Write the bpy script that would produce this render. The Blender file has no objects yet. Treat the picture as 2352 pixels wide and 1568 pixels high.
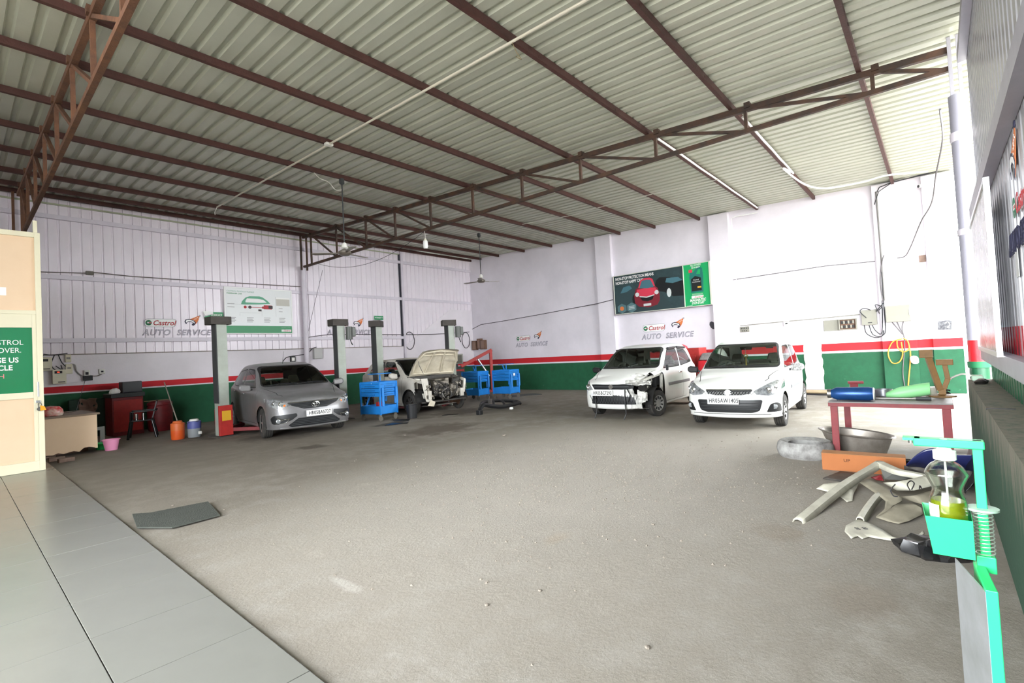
import bpy, bmesh, math, random
from mathutils import Vector, Matrix, Quaternion
from mathutils.bvhtree import BVHTree
from mathutils.noise import noise as pnoise
random.seed(7)
SC = bpy.context.scene
COL = SC.collection
R_ = math.radians

# ------------------------------------------------------------------ camera
FPX = 1124.0
YAW, TILT, ROLL, EYE = R_(41.0), R_(1.63), R_(-3.03), 1.48
fw = Vector((math.cos(YAW)*math.cos(TILT), math.sin(YAW)*math.cos(TILT), math.sin(TILT)))
rt0 = Vector((math.sin(YAW), -math.cos(YAW), 0)); up0 = rt0.cross(fw)
RT = rt0*math.cos(ROLL)+up0*math.sin(ROLL); UP = up0*math.cos(ROLL)-rt0*math.sin(ROLL)
cam_d = bpy.data.cameras.new('camera'); cam = bpy.data.objects.new('camera', cam_d); COL.objects.link(cam)
cam_d.sensor_fit = 'HORIZONTAL'; cam_d.sensor_width = 36.0; cam_d.lens = FPX/2352*36
cam_d.clip_start = .05; cam_d.clip_end = 300
M = Matrix((RT, UP, -fw)).transposed().to_4x4(); M.translation = (0, 0, EYE)
cam.matrix_world = M
SC.camera = cam
CAMP = Vector((0, 0, EYE))

# ------------------------------------------------------------------ world, sun, exposure
wd = bpy.data.worlds.new('world'); SC.world = wd; wd.use_nodes = True
nt = wd.node_tree; nt.nodes.clear()
bg = nt.nodes.new('ShaderNodeBackground'); ow = nt.nodes.new('ShaderNodeOutputWorld')
bg.inputs['Color'].default_value = (.92, .965, 1, 1); bg.inputs['Strength'].default_value = 5.0
nt.links.new(bg.outputs[0], ow.inputs[0])
sun_d = bpy.data.lights.new('sun', 'SUN'); sun = bpy.data.objects.new('sun', sun_d); COL.objects.link(sun)
sun_d.energy = 1.0; sun_d.angle = R_(14); sun_d.color = (1, .985, .96)
sun.rotation_euler = Vector((-.25, .38, -1)).to_track_quat('-Z', 'Y').to_euler()
SC.view_settings.view_transform = 'Standard'; SC.view_settings.look = 'None'
SC.view_settings.gamma = 1; SC.view_settings.use_curve_mapping = False
SC.view_settings.exposure = 2.52
def portal(loc, rot, sx, sy):
    l = bpy.data.lights.new('window_portal', 'AREA'); o = bpy.data.objects.new('window_portal', l); COL.objects.link(o)
    l.shape = 'RECTANGLE'; l.size = sx; l.size_y = sy; l.energy = 1
    l.cycles.is_portal = True
    o.location = loc; o.rotation_euler = rot

# ------------------------------------------------------------------ helpers
LW, RW = 16.4, 16.1            # left wall plane y, right wall plane x
def ray(px, py): return fw+RT*((px-1176)/FPX)-UP*((py-784)/FPX)
def onp(px, py, ax, v):
    d = ray(px, py); return CAMP+d*((v-CAMP[ax])/d[ax])
def FL(px, py, z=0): return onp(px, py, 2, z)
def WL(px, py, y=LW): return onp(px, py, 1, y)
def WR(px, py, x=RW): return onp(px, py, 0, x)

def tag(o, label=None, cat=None, group=None, kind=None):
    if label: o['label'] = label
    if cat: o['category'] = cat
    if group: o['group'] = group
    if kind: o['kind'] = kind
    return o
def empty(name, loc=(0, 0, 0), rz=0, label=None, cat=None, group=None, kind=None, rot=None):
    o = bpy.data.objects.new(name, None); COL.objects.link(o); o.empty_display_size = .1
    o.location = loc; o.rotation_euler = rot if rot else (0, 0, rz)
    return tag(o, label, cat, group, kind)
def frame(o, ex, ey, ez):
    o, ex, ey, ez = Vector(o), Vector(ex), Vector(ey), Vector(ez)
    return lambda u, v, w=0: o+ex*u+ey*v+ez*w
ID = frame((0, 0, 0), (1, 0, 0), (0, 1, 0), (0, 0, 1))

class MB:
    def __init__(s): s.v = []; s.f = []
    def add(s, vs, fs):
        n = len(s.v); s.v += [tuple(a) for a in vs]; s.f += [tuple(i+n for i in q) for q in fs]; return s
    def bx(s, x0, x1, y0, y1, z0, z1, F=ID):
        vs = [F(x, y, z) for z in (z0, z1) for y in (y0, y1) for x in (x0, x1)]
        return s.add(vs, [(0, 2, 3, 1), (4, 5, 7, 6), (0, 1, 5, 4), (2, 6, 7, 3), (0, 4, 6, 2), (1, 3, 7, 5)])
    def box(s, c, size, F=ID):
        a, b, d = [q/2 for q in size]; return s.bx(c[0]-a, c[0]+a, c[1]-b, c[1]+b, c[2]-d, c[2]+d, F)
    def taper(s, c, bot, top, h, F=ID):       # box tapering from bot (x,y) to top (x,y)
        vs = []
        for (w, d), z in ((bot, 0), (top, h)):
            for y in (-d/2, d/2):
                for x in (-w/2, w/2): vs.append(F(c[0]+x, c[1]+y, c[2]+z))
        return s.add(vs, [(0, 2, 3, 1), (4, 5, 7, 6), (0, 1, 5, 4), (2, 6, 7, 3), (0, 4, 6, 2), (1, 3, 7, 5)])
    def bar(s, p, q, w, h, up=(0, 0, 1)):      # rectangular bar between two points
        p, q = Vector(p), Vector(q); d = (q-p); L = d.length; d.normalize()
        u = Vector(up); x = d.cross(u)
        if x.length < 1e-4: x = d.cross(Vector((1, 0, 0)))
        x.normalize(); z = x.cross(d)
        F = frame(p, x, d, z); return s.bx(-w/2, w/2, 0, L, -h/2, h/2, F)
    def cyl(s, p, q, r0, r1=None, n=16, caps=True):
        r1 = r0 if r1 is None else r1
        p, q = Vector(p), Vector(q); d = (q-p).normalized()
        x = d.orthogonal().normalized(); y = d.cross(x); vs = []
        for c, r in ((p, r0), (q, r1)):
            for i in range(n):
                a = 2*math.pi*i/n; vs.append(c+x*(r*math.cos(a))+y*(r*math.sin(a)))
        fs = [(i, (i+1) % n, n+(i+1) % n, n+i) for i in range(n)]
        if caps: fs += [tuple(range(n))[::-1], tuple(range(n, 2*n))]
        return s.add(vs, fs)
    def tube(s, path, r, n=8, closed=False, caps=True):
        P = [Vector(p) for p in path]; m = len(P); vs = []; fs = []; prev = None
        for i in range(m):
            a = P[(i-1) % m] if (closed or i > 0) else P[i]; b = P[(i+1) % m] if (closed or i < m-1) else P[i]
            t = (b-a).normalized()
            if prev is None: x = t.orthogonal().normalized()
            else:
                x = prev-t*prev.dot(t)
                x = x.normalized() if x.length > 1e-5 else t.orthogonal().normalized()
            prev = x; y = t.cross(x); rr = r[i] if isinstance(r, (list, tuple)) else r
            for k in range(n):
                a_ = 2*math.pi*k/n; vs.append(P[i]+x*(rr*math.cos(a_))+y*(rr*math.sin(a_)))
        for i in range(m if closed else m-1):
            j = (i+1) % m
            fs += [(i*n+k, i*n+(k+1) % n, j*n+(k+1) % n, j*n+k) for k in range(n)]
        if caps and not closed: fs += [tuple(range(n))[::-1], tuple(range((m-1)*n, m*n))]
        return s.add(vs, fs)
    def lathe(s, prof, n=24, F=ID, sx=1, sy=1):
        vs = [F(r*math.cos(2*math.pi*i/n)*sx, r*math.sin(2*math.pi*i/n)*sy, z) for r, z in prof for i in range(n)]
        fs = [(j*n+i, j*n+(i+1) % n, (j+1)*n+(i+1) % n, (j+1)*n+i) for j in range(len(prof)-1) for i in range(n)]
        return s.add(vs, fs)
    def prism(s, poly, h0, h1, F=ID):
        n = len(poly)
        vs = [F(x, y, h0) for x, y in poly]+[F(x, y, h1) for x, y in poly]
        fs = [tuple(range(n))[::-1], tuple(range(n, 2*n))]+[(i, (i+1) % n, n+(i+1) % n, n+i) for i in range(n)]
        return s.add(vs, fs)
    def flat(s, poly, F=ID, h=0):
        return s.add([F(x, y, h) for x, y in poly], [tuple(range(len(poly)))])
    def grid(s, fn, nu, nv):
        vs = [fn(i/nu, j/nv) for j in range(nv+1) for i in range(nu+1)]
        return s.add(vs, [(j*(nu+1)+i, j*(nu+1)+i+1, (j+1)*(nu+1)+i+1, (j+1)*(nu+1)+i) for j in range(nv) for i in range(nu)])
    def build(s, name, mat, parent=None, smooth=False, bevel=0, solid=0, sub=0, **kw):
        me = bpy.data.meshes.new(name); me.from_pydata(s.v, [], s.f)
        bm = bmesh.new(); bm.from_mesh(me)
        bmesh.ops.recalc_face_normals(bm, faces=bm.faces)
        bm.to_mesh(me); bm.free()
        return mk(name, me, mat, parent, smooth, bevel, solid, sub, **kw)
def mk(name, me, mat, parent=None, smooth=False, bevel=0, solid=0, sub=0, loc=None, rot=None, label=None, cat=None, group=None, kind=None):
    o = bpy.data.objects.new(name, me); COL.objects.link(o)
    if mat and not me.materials: me.materials.append(mat)
    if parent: o.parent = parent
    if loc is not None: o.location = loc
    if rot is not None: o.rotation_euler = rot
    if smooth:
        me.polygons.foreach_set('use_smooth', [True]*len(me.polygons))
        if smooth != 2: me.set_sharp_from_angle(angle=R_(38))
    if solid:
        m = o.modifiers.new('solid', 'SOLIDIFY'); m.thickness = solid; m.offset = 0
    if bevel:
        m = o.modifiers.new('bevel', 'BEVEL'); m.width = bevel; m.segments = 2; m.limit_method = 'ANGLE'; m.angle_limit = R_(40)
    if sub:
        m = o.modifiers.new('sub', 'SUBSURF'); m.levels = sub; m.render_levels = sub
    return tag(o, label, cat, group, kind)

def text(s, size, mat, parent=None, loc=(0, 0, 0), rot=(0, 0, 0), shear=0, ext=.002, bold=0, sx=1, name='lettering', align='CENTER', outline=0, space=1):
    cu = bpy.data.curves.new(name, 'FONT'); cu.body = s; cu.size = size; cu.shear = shear; cu.extrude = ext
    cu.offset = bold; cu.align_x = align; cu.align_y = 'CENTER'; cu.space_character = space; cu.resolution_u = 3
    if outline: cu.fill_mode = 'NONE'; cu.bevel_depth = outline; cu.extrude = 0; cu.bevel_resolution = 0
    t = bpy.data.objects.new('tmp', cu); COL.objects.link(t)
    dg = bpy.context.evaluated_depsgraph_get(); me = bpy.data.meshes.new_from_object(t.evaluated_get(dg))
    bpy.data.objects.remove(t); bpy.data.curves.remove(cu)
    me.name = name; me.materials.clear()
    o = mk(name, me, mat, parent, loc=loc, rot=rot); o.scale = (sx, 1, 1); return o

def catmull(P, n=8, closed=False):
    P = [Vector(p) for p in P]; m = len(P); out = []
    for i in range(m if closed else m-1):
        g = (lambda k: P[k % m]) if closed else (lambda k: P[max(0, min(m-1, k))])
        a, b, c, d = g(i-1), g(i), g(i+1), g(i+2)
        for k in range(n):
            t = k/n; out.append(.5*((2*b)+(c-a)*t+(2*a-5*b+4*c-d)*t*t+(3*b-a-3*c+d)*t**3))
    if not closed: out.append(P[-1])
    return out
def hang(p, q, sag, n=12):
    p, q = Vector(p), Vector(q)
    return [p.lerp(q, i/n)-Vector((0, 0, 4*sag*(i/n)*(1-i/n))) for i in range(n+1)]

# ------------------------------------------------------------------ materials
MT = {}
def srgb(c):
    if isinstance(c, str): c = [int(c[i:i+2], 16)/255 for i in (0, 2, 4)]
    return tuple((x/12.92 if x <= .04045 else ((x+.055)/1.055)**2.4) for x in c)
def mat(name, col, rough=.6, metal=0, var=0, vs=6, col2=None, bump=0, bs=40, spec=.5, clear=0, trans=0, ior=1.45, emit=0, alpha=1):
    if name in MT: return MT[name]
    m = bpy.data.materials.new(name); m.use_nodes = True; N = m.node_tree; b = N.nodes['Principled BSDF']
    c = srgb(col); b.inputs['Base Color'].default_value = (*c, 1)
    b.inputs['Roughness'].default_value = rough; b.inputs['Metallic'].default_value = metal
    b.inputs['Specular IOR Level'].default_value = spec; b.inputs['Coat Weight'].default_value = clear
    b.inputs['Coat Roughness'].default_value = .08
    b.inputs['Transmission Weight'].default_value = trans; b.inputs['IOR'].default_value = ior; b.inputs['Alpha'].default_value = alpha
    if emit: b.inputs['Emission Color'].default_value = (*c, 1); b.inputs['Emission Strength'].default_value = emit
    if var or bump:
        tc = N.nodes.new('ShaderNodeTexCoord')
    if var:
        no = N.nodes.new('ShaderNodeTexNoise'); no.inputs['Scale'].default_value = vs; no.inputs['Detail'].default_value = 6; no.inputs['Roughness'].default_value = .65
        rp = N.nodes.new('ShaderNodeValToRGB'); rp.color_ramp.elements[0].position = .38; rp.color_ramp.elements[1].position = .72
        c2 = srgb(col2) if col2 else tuple(x*.55 for x in c)
        mx = N.nodes.new('ShaderNodeMix'); mx.data_type = 'RGBA'
        ml = N.nodes.new('ShaderNodeMath'); ml.operation = 'MULTIPLY'; ml.inputs[1].default_value = var
        N.links.new(tc.outputs['Object'], no.inputs['Vector']); N.links.new(no.outputs[0], rp.inputs[0]); N.links.new(rp.outputs[0], ml.inputs[0])
        N.links.new(ml.outputs[0], mx.inputs[0]); mx.inputs[6].default_value = (*c, 1); mx.inputs[7].default_value = (*c2, 1)
        N.links.new(mx.outputs[2], b.inputs['Base Color'])
    if bump:
        n2 = N.nodes.new('ShaderNodeTexNoise'); n2.inputs['Scale'].default_value = bs; n2.inputs['Detail'].default_value = 4
        bp = N.nodes.new('ShaderNodeBump'); bp.inputs['Strength'].default_value = bump; bp.inputs['Distance'].default_value = .02
        N.links.new(tc.outputs['Object'], n2.inputs['Vector']); N.links.new(n2.outputs[0], bp.inputs['Height']); N.links.new(bp.outputs[0], b.inputs['Normal'])
    MT[name] = m; return m

def nodes(m): return m.node_tree.nodes, m.node_tree.links
def mathn(N, L, op, a, b=None):
    n = N.new('ShaderNodeMath'); n.operation = op
    for i, x in enumerate((a, b)):
        if x is None: continue
        if isinstance(x, (int, float)): n.inputs[i].default_value = x
        else: L.new(x, n.inputs[i])
    return n.outputs[0]
def mixc(N, L, f, a, b):
    n = N.new('ShaderNodeMix'); n.data_type = 'RGBA'
    if isinstance(f, (int, float)): n.inputs[0].default_value = f
    else: L.new(f, n.inputs[0])
    for i, x in ((6, a), (7, b)):
        if isinstance(x, tuple): n.inputs[i].default_value = (*x, 1)
        else: L.new(x, n.inputs[i])
    return n.outputs[2]
def noisen(N, L, vec, scale, det=6, rough=.6):
    n = N.new('ShaderNodeTexNoise'); n.inputs['Scale'].default_value = scale; n.inputs['Detail'].default_value = det; n.inputs['Roughness'].default_value = rough
    L.new(vec, n.inputs['Vector']); return n.outputs[0]
def ramp(N, L, f, lo, hi):
    n = N.new('ShaderNodeMapRange'); n.inputs[1].default_value = lo; n.inputs[2].default_value = hi; n.inputs[3].default_value = 0; n.inputs[4].default_value = 1
    L.new(f, n.inputs[0]); return n.outputs[0]

def wall_paint(name, g, w, r, base='d9d2dc', green='185a3a', red='c8202a', rough=.75):
    """painted plaster: green dado up to g, white line up to w, red band up to r, pale wall above (object space = world space)"""
    m = bpy.data.materials.new(name); m.use_nodes = True; N, L = nodes(m); b = N['Principled BSDF']
    tc = N.new('ShaderNodeTexCoord'); sp = N.new('ShaderNodeSeparateXYZ'); L.new(tc.outputs['Object'], sp.inputs[0]); z = sp.outputs[2]
    n1 = noisen(N, L, tc.outputs['Object'], .8, 8, .6); n2 = noisen(N, L, tc.outputs['Object'], 5, 6)
    pale = mixc(N, L, ramp(N, L, n1, .4, .75), srgb(base), tuple(x*.86 for x in srgb(base)))
    gr = mixc(N, L, ramp(N, L, n2, .35, .8), srgb(green), tuple(x*.72 for x in srgb(green)))
    # pale salt marks low on the dado
    sc = mathn(N, L, 'MULTIPLY', ramp(N, L, noisen(N, L, tc.outputs['Object'], 2.4, 10, .75), .62, .72), ramp(N, L, z, .5, .15))
    gr = mixc(N, L, mathn(N, L, 'MULTIPLY', sc, .6), gr, srgb('b9c9bb'))
    c = mixc(N, L, mathn(N, L, 'GREATER_THAN', z, g), gr, pale)
    band = mathn(N, L, 'MULTIPLY', mathn(N, L, 'GREATER_THAN', z, w), mathn(N, L, 'LESS_THAN', z, r))
    c = mixc(N, L, band, c, srgb(red))
    L.new(c, b.inputs['Base Color']); b.inputs['Roughness'].default_value = rough
    bp = N.new('ShaderNodeBump'); bp.inputs['Strength'].default_value = .25; bp.inputs['Distance'].default_value = .01
    L.new(noisen(N, L, tc.outputs['Object'], 25, 5), bp.inputs['Height']); L.new(bp.outputs[0], b.inputs['Normal'])
    MT[name] = m; return m

def floor_mat():
    m = bpy.data.materials.new('dusty_concrete'); m.use_nodes = True; N, L = nodes(m); b = N['Principled BSDF']
    tc = N.new('ShaderNodeTexCoord'); v = tc.outputs['Object']
    sp = N.new('ShaderNodeSeparateXYZ'); L.new(v, sp.inputs[0])
    big = noisen(N, L, v, .35, 8, .6); med = noisen(N, L, v, 2.2, 10, .7); fine = noisen(N, L, v, 30, 8, .7); grit = noisen(N, L, v, 130, 4, .6)
    c = mixc(N, L, ramp(N, L, big, .3, .7), srgb('898379'), srgb('797268'))
    c = mixc(N, L, mathn(N, L, 'MULTIPLY', ramp(N, L, med, .45, .75), .5), c, srgb('b5b1aa'))
    c = mixc(N, L, mathn(N, L, 'MULTIPLY', ramp(N, L, fine, .5, .75), .28), c, srgb('9a948b'))
    c = mixc(N, L, mathn(N, L, 'MULTIPLY', ramp(N, L, grit, .55, .8), .22), c, srgb('7f786f'))
    # working bays at the back are browner with trodden oil and dirt
    bay = ramp(N, L, mathn(N, L, 'ADD', sp.outputs[1], mathn(N, L, 'MULTIPLY', sp.outputs[0], -.35)), 3.2, 8.5)
    bay = mathn(N, L, 'MULTIPLY', bay, mathn(N, L, 'ADD', mathn(N, L, 'MULTIPLY', med, .8), .25))
    c = mixc(N, L, mathn(N, L, 'MULTIPLY', bay, .75), c, srgb('7a7064'))
    def spot(cx, cy, rx, ry, col, amt, nz=1.0):
        nonlocal c
        dx = mathn(N, L, 'DIVIDE', mathn(N, L, 'SUBTRACT', sp.outputs[0], cx), rx); dy = mathn(N, L, 'DIVIDE', mathn(N, L, 'SUBTRACT', sp.outputs[1], cy), ry)
        d = mathn(N, L, 'SQRT', mathn(N, L, 'ADD', mathn(N, L, 'MULTIPLY', dx, dx), mathn(N, L, 'MULTIPLY', dy, dy)))
        d = mathn(N, L, 'ADD', d, mathn(N, L, 'MULTIPLY', mathn(N, L, 'SUBTRACT', med, .5), nz*2.2))
        c = mixc(N, L, mathn(N, L, 'MULTIPLY', ramp(N, L, d, 1.05, .55), amt), c, srgb(col))
    for p, rx, ry, col, amt in (((1010, 985), 1.0, .8, '5a4f45', .7), ((720, 1025), .3, .25, '4a4038', .7), ((900, 972), .6, .3, '2e2823', .7), ((640, 1000), .9, .9, '5a5047', .6),
                                ((1275, 1237), .16, .09, '8a7a64', .8), ((1790, 1222), .2, .22, '75695a', .8), ((1980, 1385), .25, .2, '7a6f62', .5), ((500, 1000), .8, .7, '4d443c', .7),
                                ((1060, 945), 1.6, .7, '54493f', .6), ((1580, 925), 1.2, .8, '8d8171', .6), ((790, 1340), .05, .22, 'b5b1ab', .5), ((690, 970), 1.4, 1.2, '5c5248', .55)):
        q = FL(*p); spot(q.x, q.y, rx, ry, col, amt)
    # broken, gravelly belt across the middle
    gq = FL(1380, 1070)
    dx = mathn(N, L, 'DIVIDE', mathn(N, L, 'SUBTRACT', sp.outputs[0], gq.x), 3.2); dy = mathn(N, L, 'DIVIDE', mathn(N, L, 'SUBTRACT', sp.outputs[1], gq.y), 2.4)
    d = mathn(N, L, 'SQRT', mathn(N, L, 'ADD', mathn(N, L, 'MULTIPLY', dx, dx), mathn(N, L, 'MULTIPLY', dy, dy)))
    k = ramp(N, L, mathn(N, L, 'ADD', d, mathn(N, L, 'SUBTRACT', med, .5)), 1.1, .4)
    c = mixc(N, L, mathn(N, L, 'MULTIPLY', ramp(N, L, mathn(N, L, 'ADD', d, mathn(N, L, 'SUBTRACT', med, .5)), 1.45, .5), .8), c, srgb('b9b2a8'))  # pale dust; brighter light on the mid floor is also put into this colour
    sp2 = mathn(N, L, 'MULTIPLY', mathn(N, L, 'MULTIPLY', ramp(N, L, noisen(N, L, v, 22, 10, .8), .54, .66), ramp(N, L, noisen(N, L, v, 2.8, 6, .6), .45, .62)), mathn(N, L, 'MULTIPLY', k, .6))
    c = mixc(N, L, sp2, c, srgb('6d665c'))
    L.new(c, b.inputs['Base Color']); b.inputs['Roughness'].default_value = .85; b.inputs['Specular IOR Level'].default_value = .25
    h = mathn(N, L, 'ADD', mathn(N, L, 'MULTIPLY', noisen(N, L, v, 42, 8, .75), mathn(N, L, 'ADD', mathn(N, L, 'MULTIPLY', k, 1.6), .2)), mathn(N, L, 'MULTIPLY', fine, .35))
    bp = N.new('ShaderNodeBump'); bp.inputs['Strength'].default_value = .55; bp.inputs['Distance'].default_value = .03
    L.new(h, bp.inputs['Height']); L.new(bp.outputs[0], b.inputs['Normal'])
    MT['floor'] = m; return m

m_rust = mat('rusty_red_oxide', '553530', .7, 0, .6, 3, '3a2a25', .3, 30)
m_rust2 = mat('brown_black_steel', '40352f', .65, .2, .6, 4, '6e4a34', .3, 30)
m_roof = mat('galvanised_roof_sheet', 'c6c8b8', .45, .25, .5, .7, 'adae9f', .1, 15)
m_clad = mat('lavender_painted_sheet', 'efe7ee', .4, .08, .35, .8, 'd6ced6')
m_lav = mat('lavender_paint', 'ded7e0', .5, 0, .3, 3, 'b3adb8')
m_grey = mat('grey_steel_paint', 'a9a6ae', .42, .3, .4, 4, '8b8890')
m_black = mat('black_plastic', '18181a', .5)
m_rubber = mat('tyre_rubber', '2b2a29', .85, 0, .5, 9, '57524b')
m_white = mat('white_plastic', 'e4e2dc', .4, 0, .3, 7, 'c9c5bb')
m_wire = mat('black_cable', '2a2a2e', .6)
m_wirew = mat('white_cable', 'd8d4cb', .5)
m_silver = mat('bright_aluminium', 'c9cacc', .3, .9)
m_chrome = mat('chrome', 'd6d8da', .12, 1)
m_steel = mat('bare_steel', '8f8c88', .35, .85, .5, 8, '66605a')
m_cgreen = mat('sign_green', '178a52', .4)
m_lwhite = mat('print_white', 'f2f2f0', .5)
m_red = mat('machine_red', 'b5302c', .5, 0, .4, 6, '7c231f')
m_dred = mat('dark_red_paint', '7d1f25', .5, 0, .5, 8, '4b181b')
m_green2 = mat('dado_green', '22744a', .6, 0, .4, 3, '1a5637')

# ------------------------------------------------------------------ floor and ground
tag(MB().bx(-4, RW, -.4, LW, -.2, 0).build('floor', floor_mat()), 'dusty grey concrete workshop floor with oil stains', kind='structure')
gm = mat('outdoor_dust', '8b8780', .9, 0, .4, 1, '76716a', .3, 20)
g = MB(); g.bx(-60, 60, -60, -.4, -.3, -.01); g.bx(-60, -4, -.4, 60, -.3, -.01); g.bx(RW, 60, -.4, 60, -.3, -.01); g.bx(-4, RW, LW, 60, -.3, -.01)
g.build('ground', gm, kind='structure')
portal((12.2, -1.0, 2.7), (R_(90), 0, R_(180)), 8, 5.6)
portal((-4.1, 2.5, 2.8), (R_(90), 0, R_(-90)), 6.0, 5.6)
cw_ = MB(); cw_.bx(5, 30, -7.3, -7.0, -.05, 3.3); cw_.bx(5, 30, -7.36, -6.94, 3.3, 3.4)  # unseen wall outside, added to cut sky light on the right wall
cw_.build('wall_sky_blocker', mat('sky_blocker_render', 'aaa59c', .9, 0, .4, 1, '8f8a82'), kind='structure')
wb_ = MB(); wb_.bx(-3.7, -3.45, 5.4, LW+.2, 0, 5.7)  # unseen wall behind the camera, added to narrow the light from that side
wb_.build('wall_back_blocker', mat('cream_back_blocker', 'd8d2c6', .8, 0, .3, 1), kind='structure')

# raised tiled walkway, one object per tile
tm = mat('vitrified_tile', '797973', .25, 0, .3, 2.5, '6e6e68')
tm2 = mat('tile_bed', '9a948a', .8, 0, .4, 8, '77716a')
walk = tag(MB().bx(-3.4, 1.112, 1.05, 12.3, 0.001, .014).build('floor_tiled_walkway', tm2), 'raised walkway of pale glossy tiles along the office', kind='structure')
tile_me = None
for ix in range(7):
    for iy in range(17):
        x1 = 1.112-ix*.622; y0 = 1.05+iy*.652
        if tile_me is None:
            o = MB().bx(.0025, .6195, .0025, .6495, 0, .014).build('floor_tile', tm, walk, bevel=.002); tile_me = o.data
        else:
            o = mk('floor_tile', tile_me, None, walk, bevel=.002)
        o.location = (x1-.622, y0, .014+random.uniform(-.0006, .0006))

# ------------------------------------------------------------------ roof
def zp(y): return 5.33+.038*y         # underside of purlins
def sheet(n, pitch, groove, depth):     # cross profile of a ribbed sheet: flat pans, narrow ribs going outward
    pts = []
    for i in range(n):
        u = i*pitch
        pts += [(u, 0), (u+pitch-groove*1.8, 0), (u+pitch-groove*1.35, depth), (u+pitch-groove*.45, depth)]
    pts += [(n*pitch, 0), (n*pitch+.05, .0015)]; return pts
ceil = empty('ceiling', (0, 0, 5.5), kind='structure', label='ribbed metal sheet roof over the workshop')
prof = sheet(5, .235, .055, .045)
ra, rb = -4.3, LW+.25  # ra: unseen overhang, lengthened to hold back sky light from the right wall
me0 = None
for i in range(18):
    x0 = -4.6+i*1.175
    if x0 > 15.9: break
    n = len(prof)
    if me0 is None:
        mb = MB(); mb.add([(u, y, zp(y)+.105+w-5.5) for y in (ra, rb) for u, w in prof], [(k, k+1, n+k+1, n+k) for k in range(n-1)])
        o = mb.build('roof_sheet', m_roof, ceil); me0 = o.data
    else: o = mk('roof_sheet', me0, None, ceil)
    o.location = (x0, 0, (i % 2)*.003)
PUR = [.65, 2.41, 3.89, 5.63, 7.16, 8.5, 10.08, 11.58, 13.02, 14.5, 15.6, 16.25]
WN = ['first', 'second', 'third', 'fourth', 'fifth', 'sixth', 'seventh', 'eighth', 'ninth', 'tenth', 'eleventh', 'twelfth']
for i, y in enumerate(PUR):
    z = zp(y); e = .006
    mb = MB(); x0, x1 = -4.4, RW-.02
    mb.bx(x0, x1, y-.03, y+.03, z, z+e); mb.bx(x0, x1, y-.03, y+.03, z+.1-e, z+.1); mb.bx(x0, x1, y-.03, y-.03+e, z+e, z+.1-e)
    for k in range(9): mb.bx(x0+1.3+k*2.1, x0+1.34+k*2.1, y-.034, y-.03, z+.02, z+.05)
    mb.build('purlin', m_rust, None, label='red brown steel roof purlin, %s counted from the open front side' % WN[i], cat='beam', group='roof purlins')
# purlin splice blocks and hook bolts are part of the purlins above

def truss(name, label, xa, ya, xb, yb, botz, nodes_, post, mr=None):
    mr = mr or m_rust2
    root = empty(name, (0, 0, 0), label=label, cat='truss', group='roof trusses')
    X = lambda y: xa+(xb-xa)*(y-ya)/(yb-ya)
    T = lambda y: Vector((X(y), y, zp(y)-.045)); B = lambda y: Vector((X(y), y, botz(y)))
    MB().bar(T(ya), T(yb), .07, .09).build('top_chord', mr, root)
    MB().bar(B(ya), B(yb), .06, .07).build('bottom_chord', mr, root)
    for i, y in enumerate(nodes_):
        MB().bar(B(y), T(y), .05, .05, (1, 0, 0)).build('strut', mr, root)
        MB().box((X(y), y-.04, zp(y)+.0), (.12, .09, .09)).build('purlin_cleat', mr, root)
        y2 = nodes_[i-1] if i else ya+.02
        MB().bar(T(y-.03), B(y2+.03), .045, .05, (1, 0, 0)).build('diagonal', mr, root)
    if post:
        for d in (-.1, .1): MB().bar((X(yb)+d, yb-.03, botz(yb)-.12), (X(yb)+d, yb-.03, zp(yb)), .05, .05, (0, 1, 0)).build('end_post', mr, root)
    return root
truss('roof_truss', 'long steel roof truss crossing the middle of the hall to the grey round column', 8.9, -.34, 8.0, 16.2, lambda y: 5.02-.0085*y,
      [.5, 2.2, 3.75, 5.35, 6.85, 8.35, 9.85, 11.3, 12.65, 14.2, 15.7], True)
truss('roof_truss', 'rusty steel roof truss above the cream office partition', 1.1, -.3, 1.12, 16.2, lambda y: 4.8,
      [2.6, 4.1, 5.55, 7.0, 8.4, 9.9, 11.35, 12.8, 14.2, 15.5], True, mat('flaking_rust', '6e4a34', .8, 0, .8, 5, '42302a', .4, 30))

# ------------------------------------------------------------------ left wall (sheet over masonry)
m_wl = wall_paint('left_wall_paint', 1.115, 1.15, 1.305, 'e9e2e8')
wl = MB()
wl.bx(-4, RW+.3, LW, LW+.25, 0, 2.085)
wl.prism([(12.2, 2.085), (12.72, 2.42), (14.78, 3.69), (RW+.3, 3.68), (RW+.3, 2.085)], -.25, 0, frame((0, LW, 0), (1, 0, 0), (0, 0, 1), (0, -1, 0)))
wall_left = wl.build('wall_left', m_wl, kind='structure')
prof = sheet(5, .2125, .03, .028); n = len(prof); me0 = me1 = None
for i in range(20):
    x0 = -4.1+i*1.0625; far = x0 > 12.0
    if x0 > 16: break
    if far:
        o = MB().add([(u, -w, z) for z in (2.08, zp(LW)+.075) for u, w in [(a, -b) for a, b in prof]], [(k, k+1, n+k+1, n+k) for k in range(n-1)]).build('cladding_sheet', m_clad, wall_left)
    elif me0 is None:
        o = MB().add([(u, w, z) for z in (2.07, zp(LW)+.16) for u, w in prof], [(k, k+1, n+k+1, n+k) for k in range(n-1)]).build('cladding_sheet', m_clad, wall_left); me0 = o.data
    else: o = mk('cladding_sheet', me0, None, wall_left)
    o.location = (x0, LW+(.01 if not far else .015), 0)
for z, h in ((5.52, .11), (4.02, .11), (2.44, .11)):
    x1 = 12.2 if z < 3 else RW
    MB().bx(-4, x1, LW-.06, LW+.006, z-h/2, z+h/2).build('girt', m_lav, wall_left)
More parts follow.
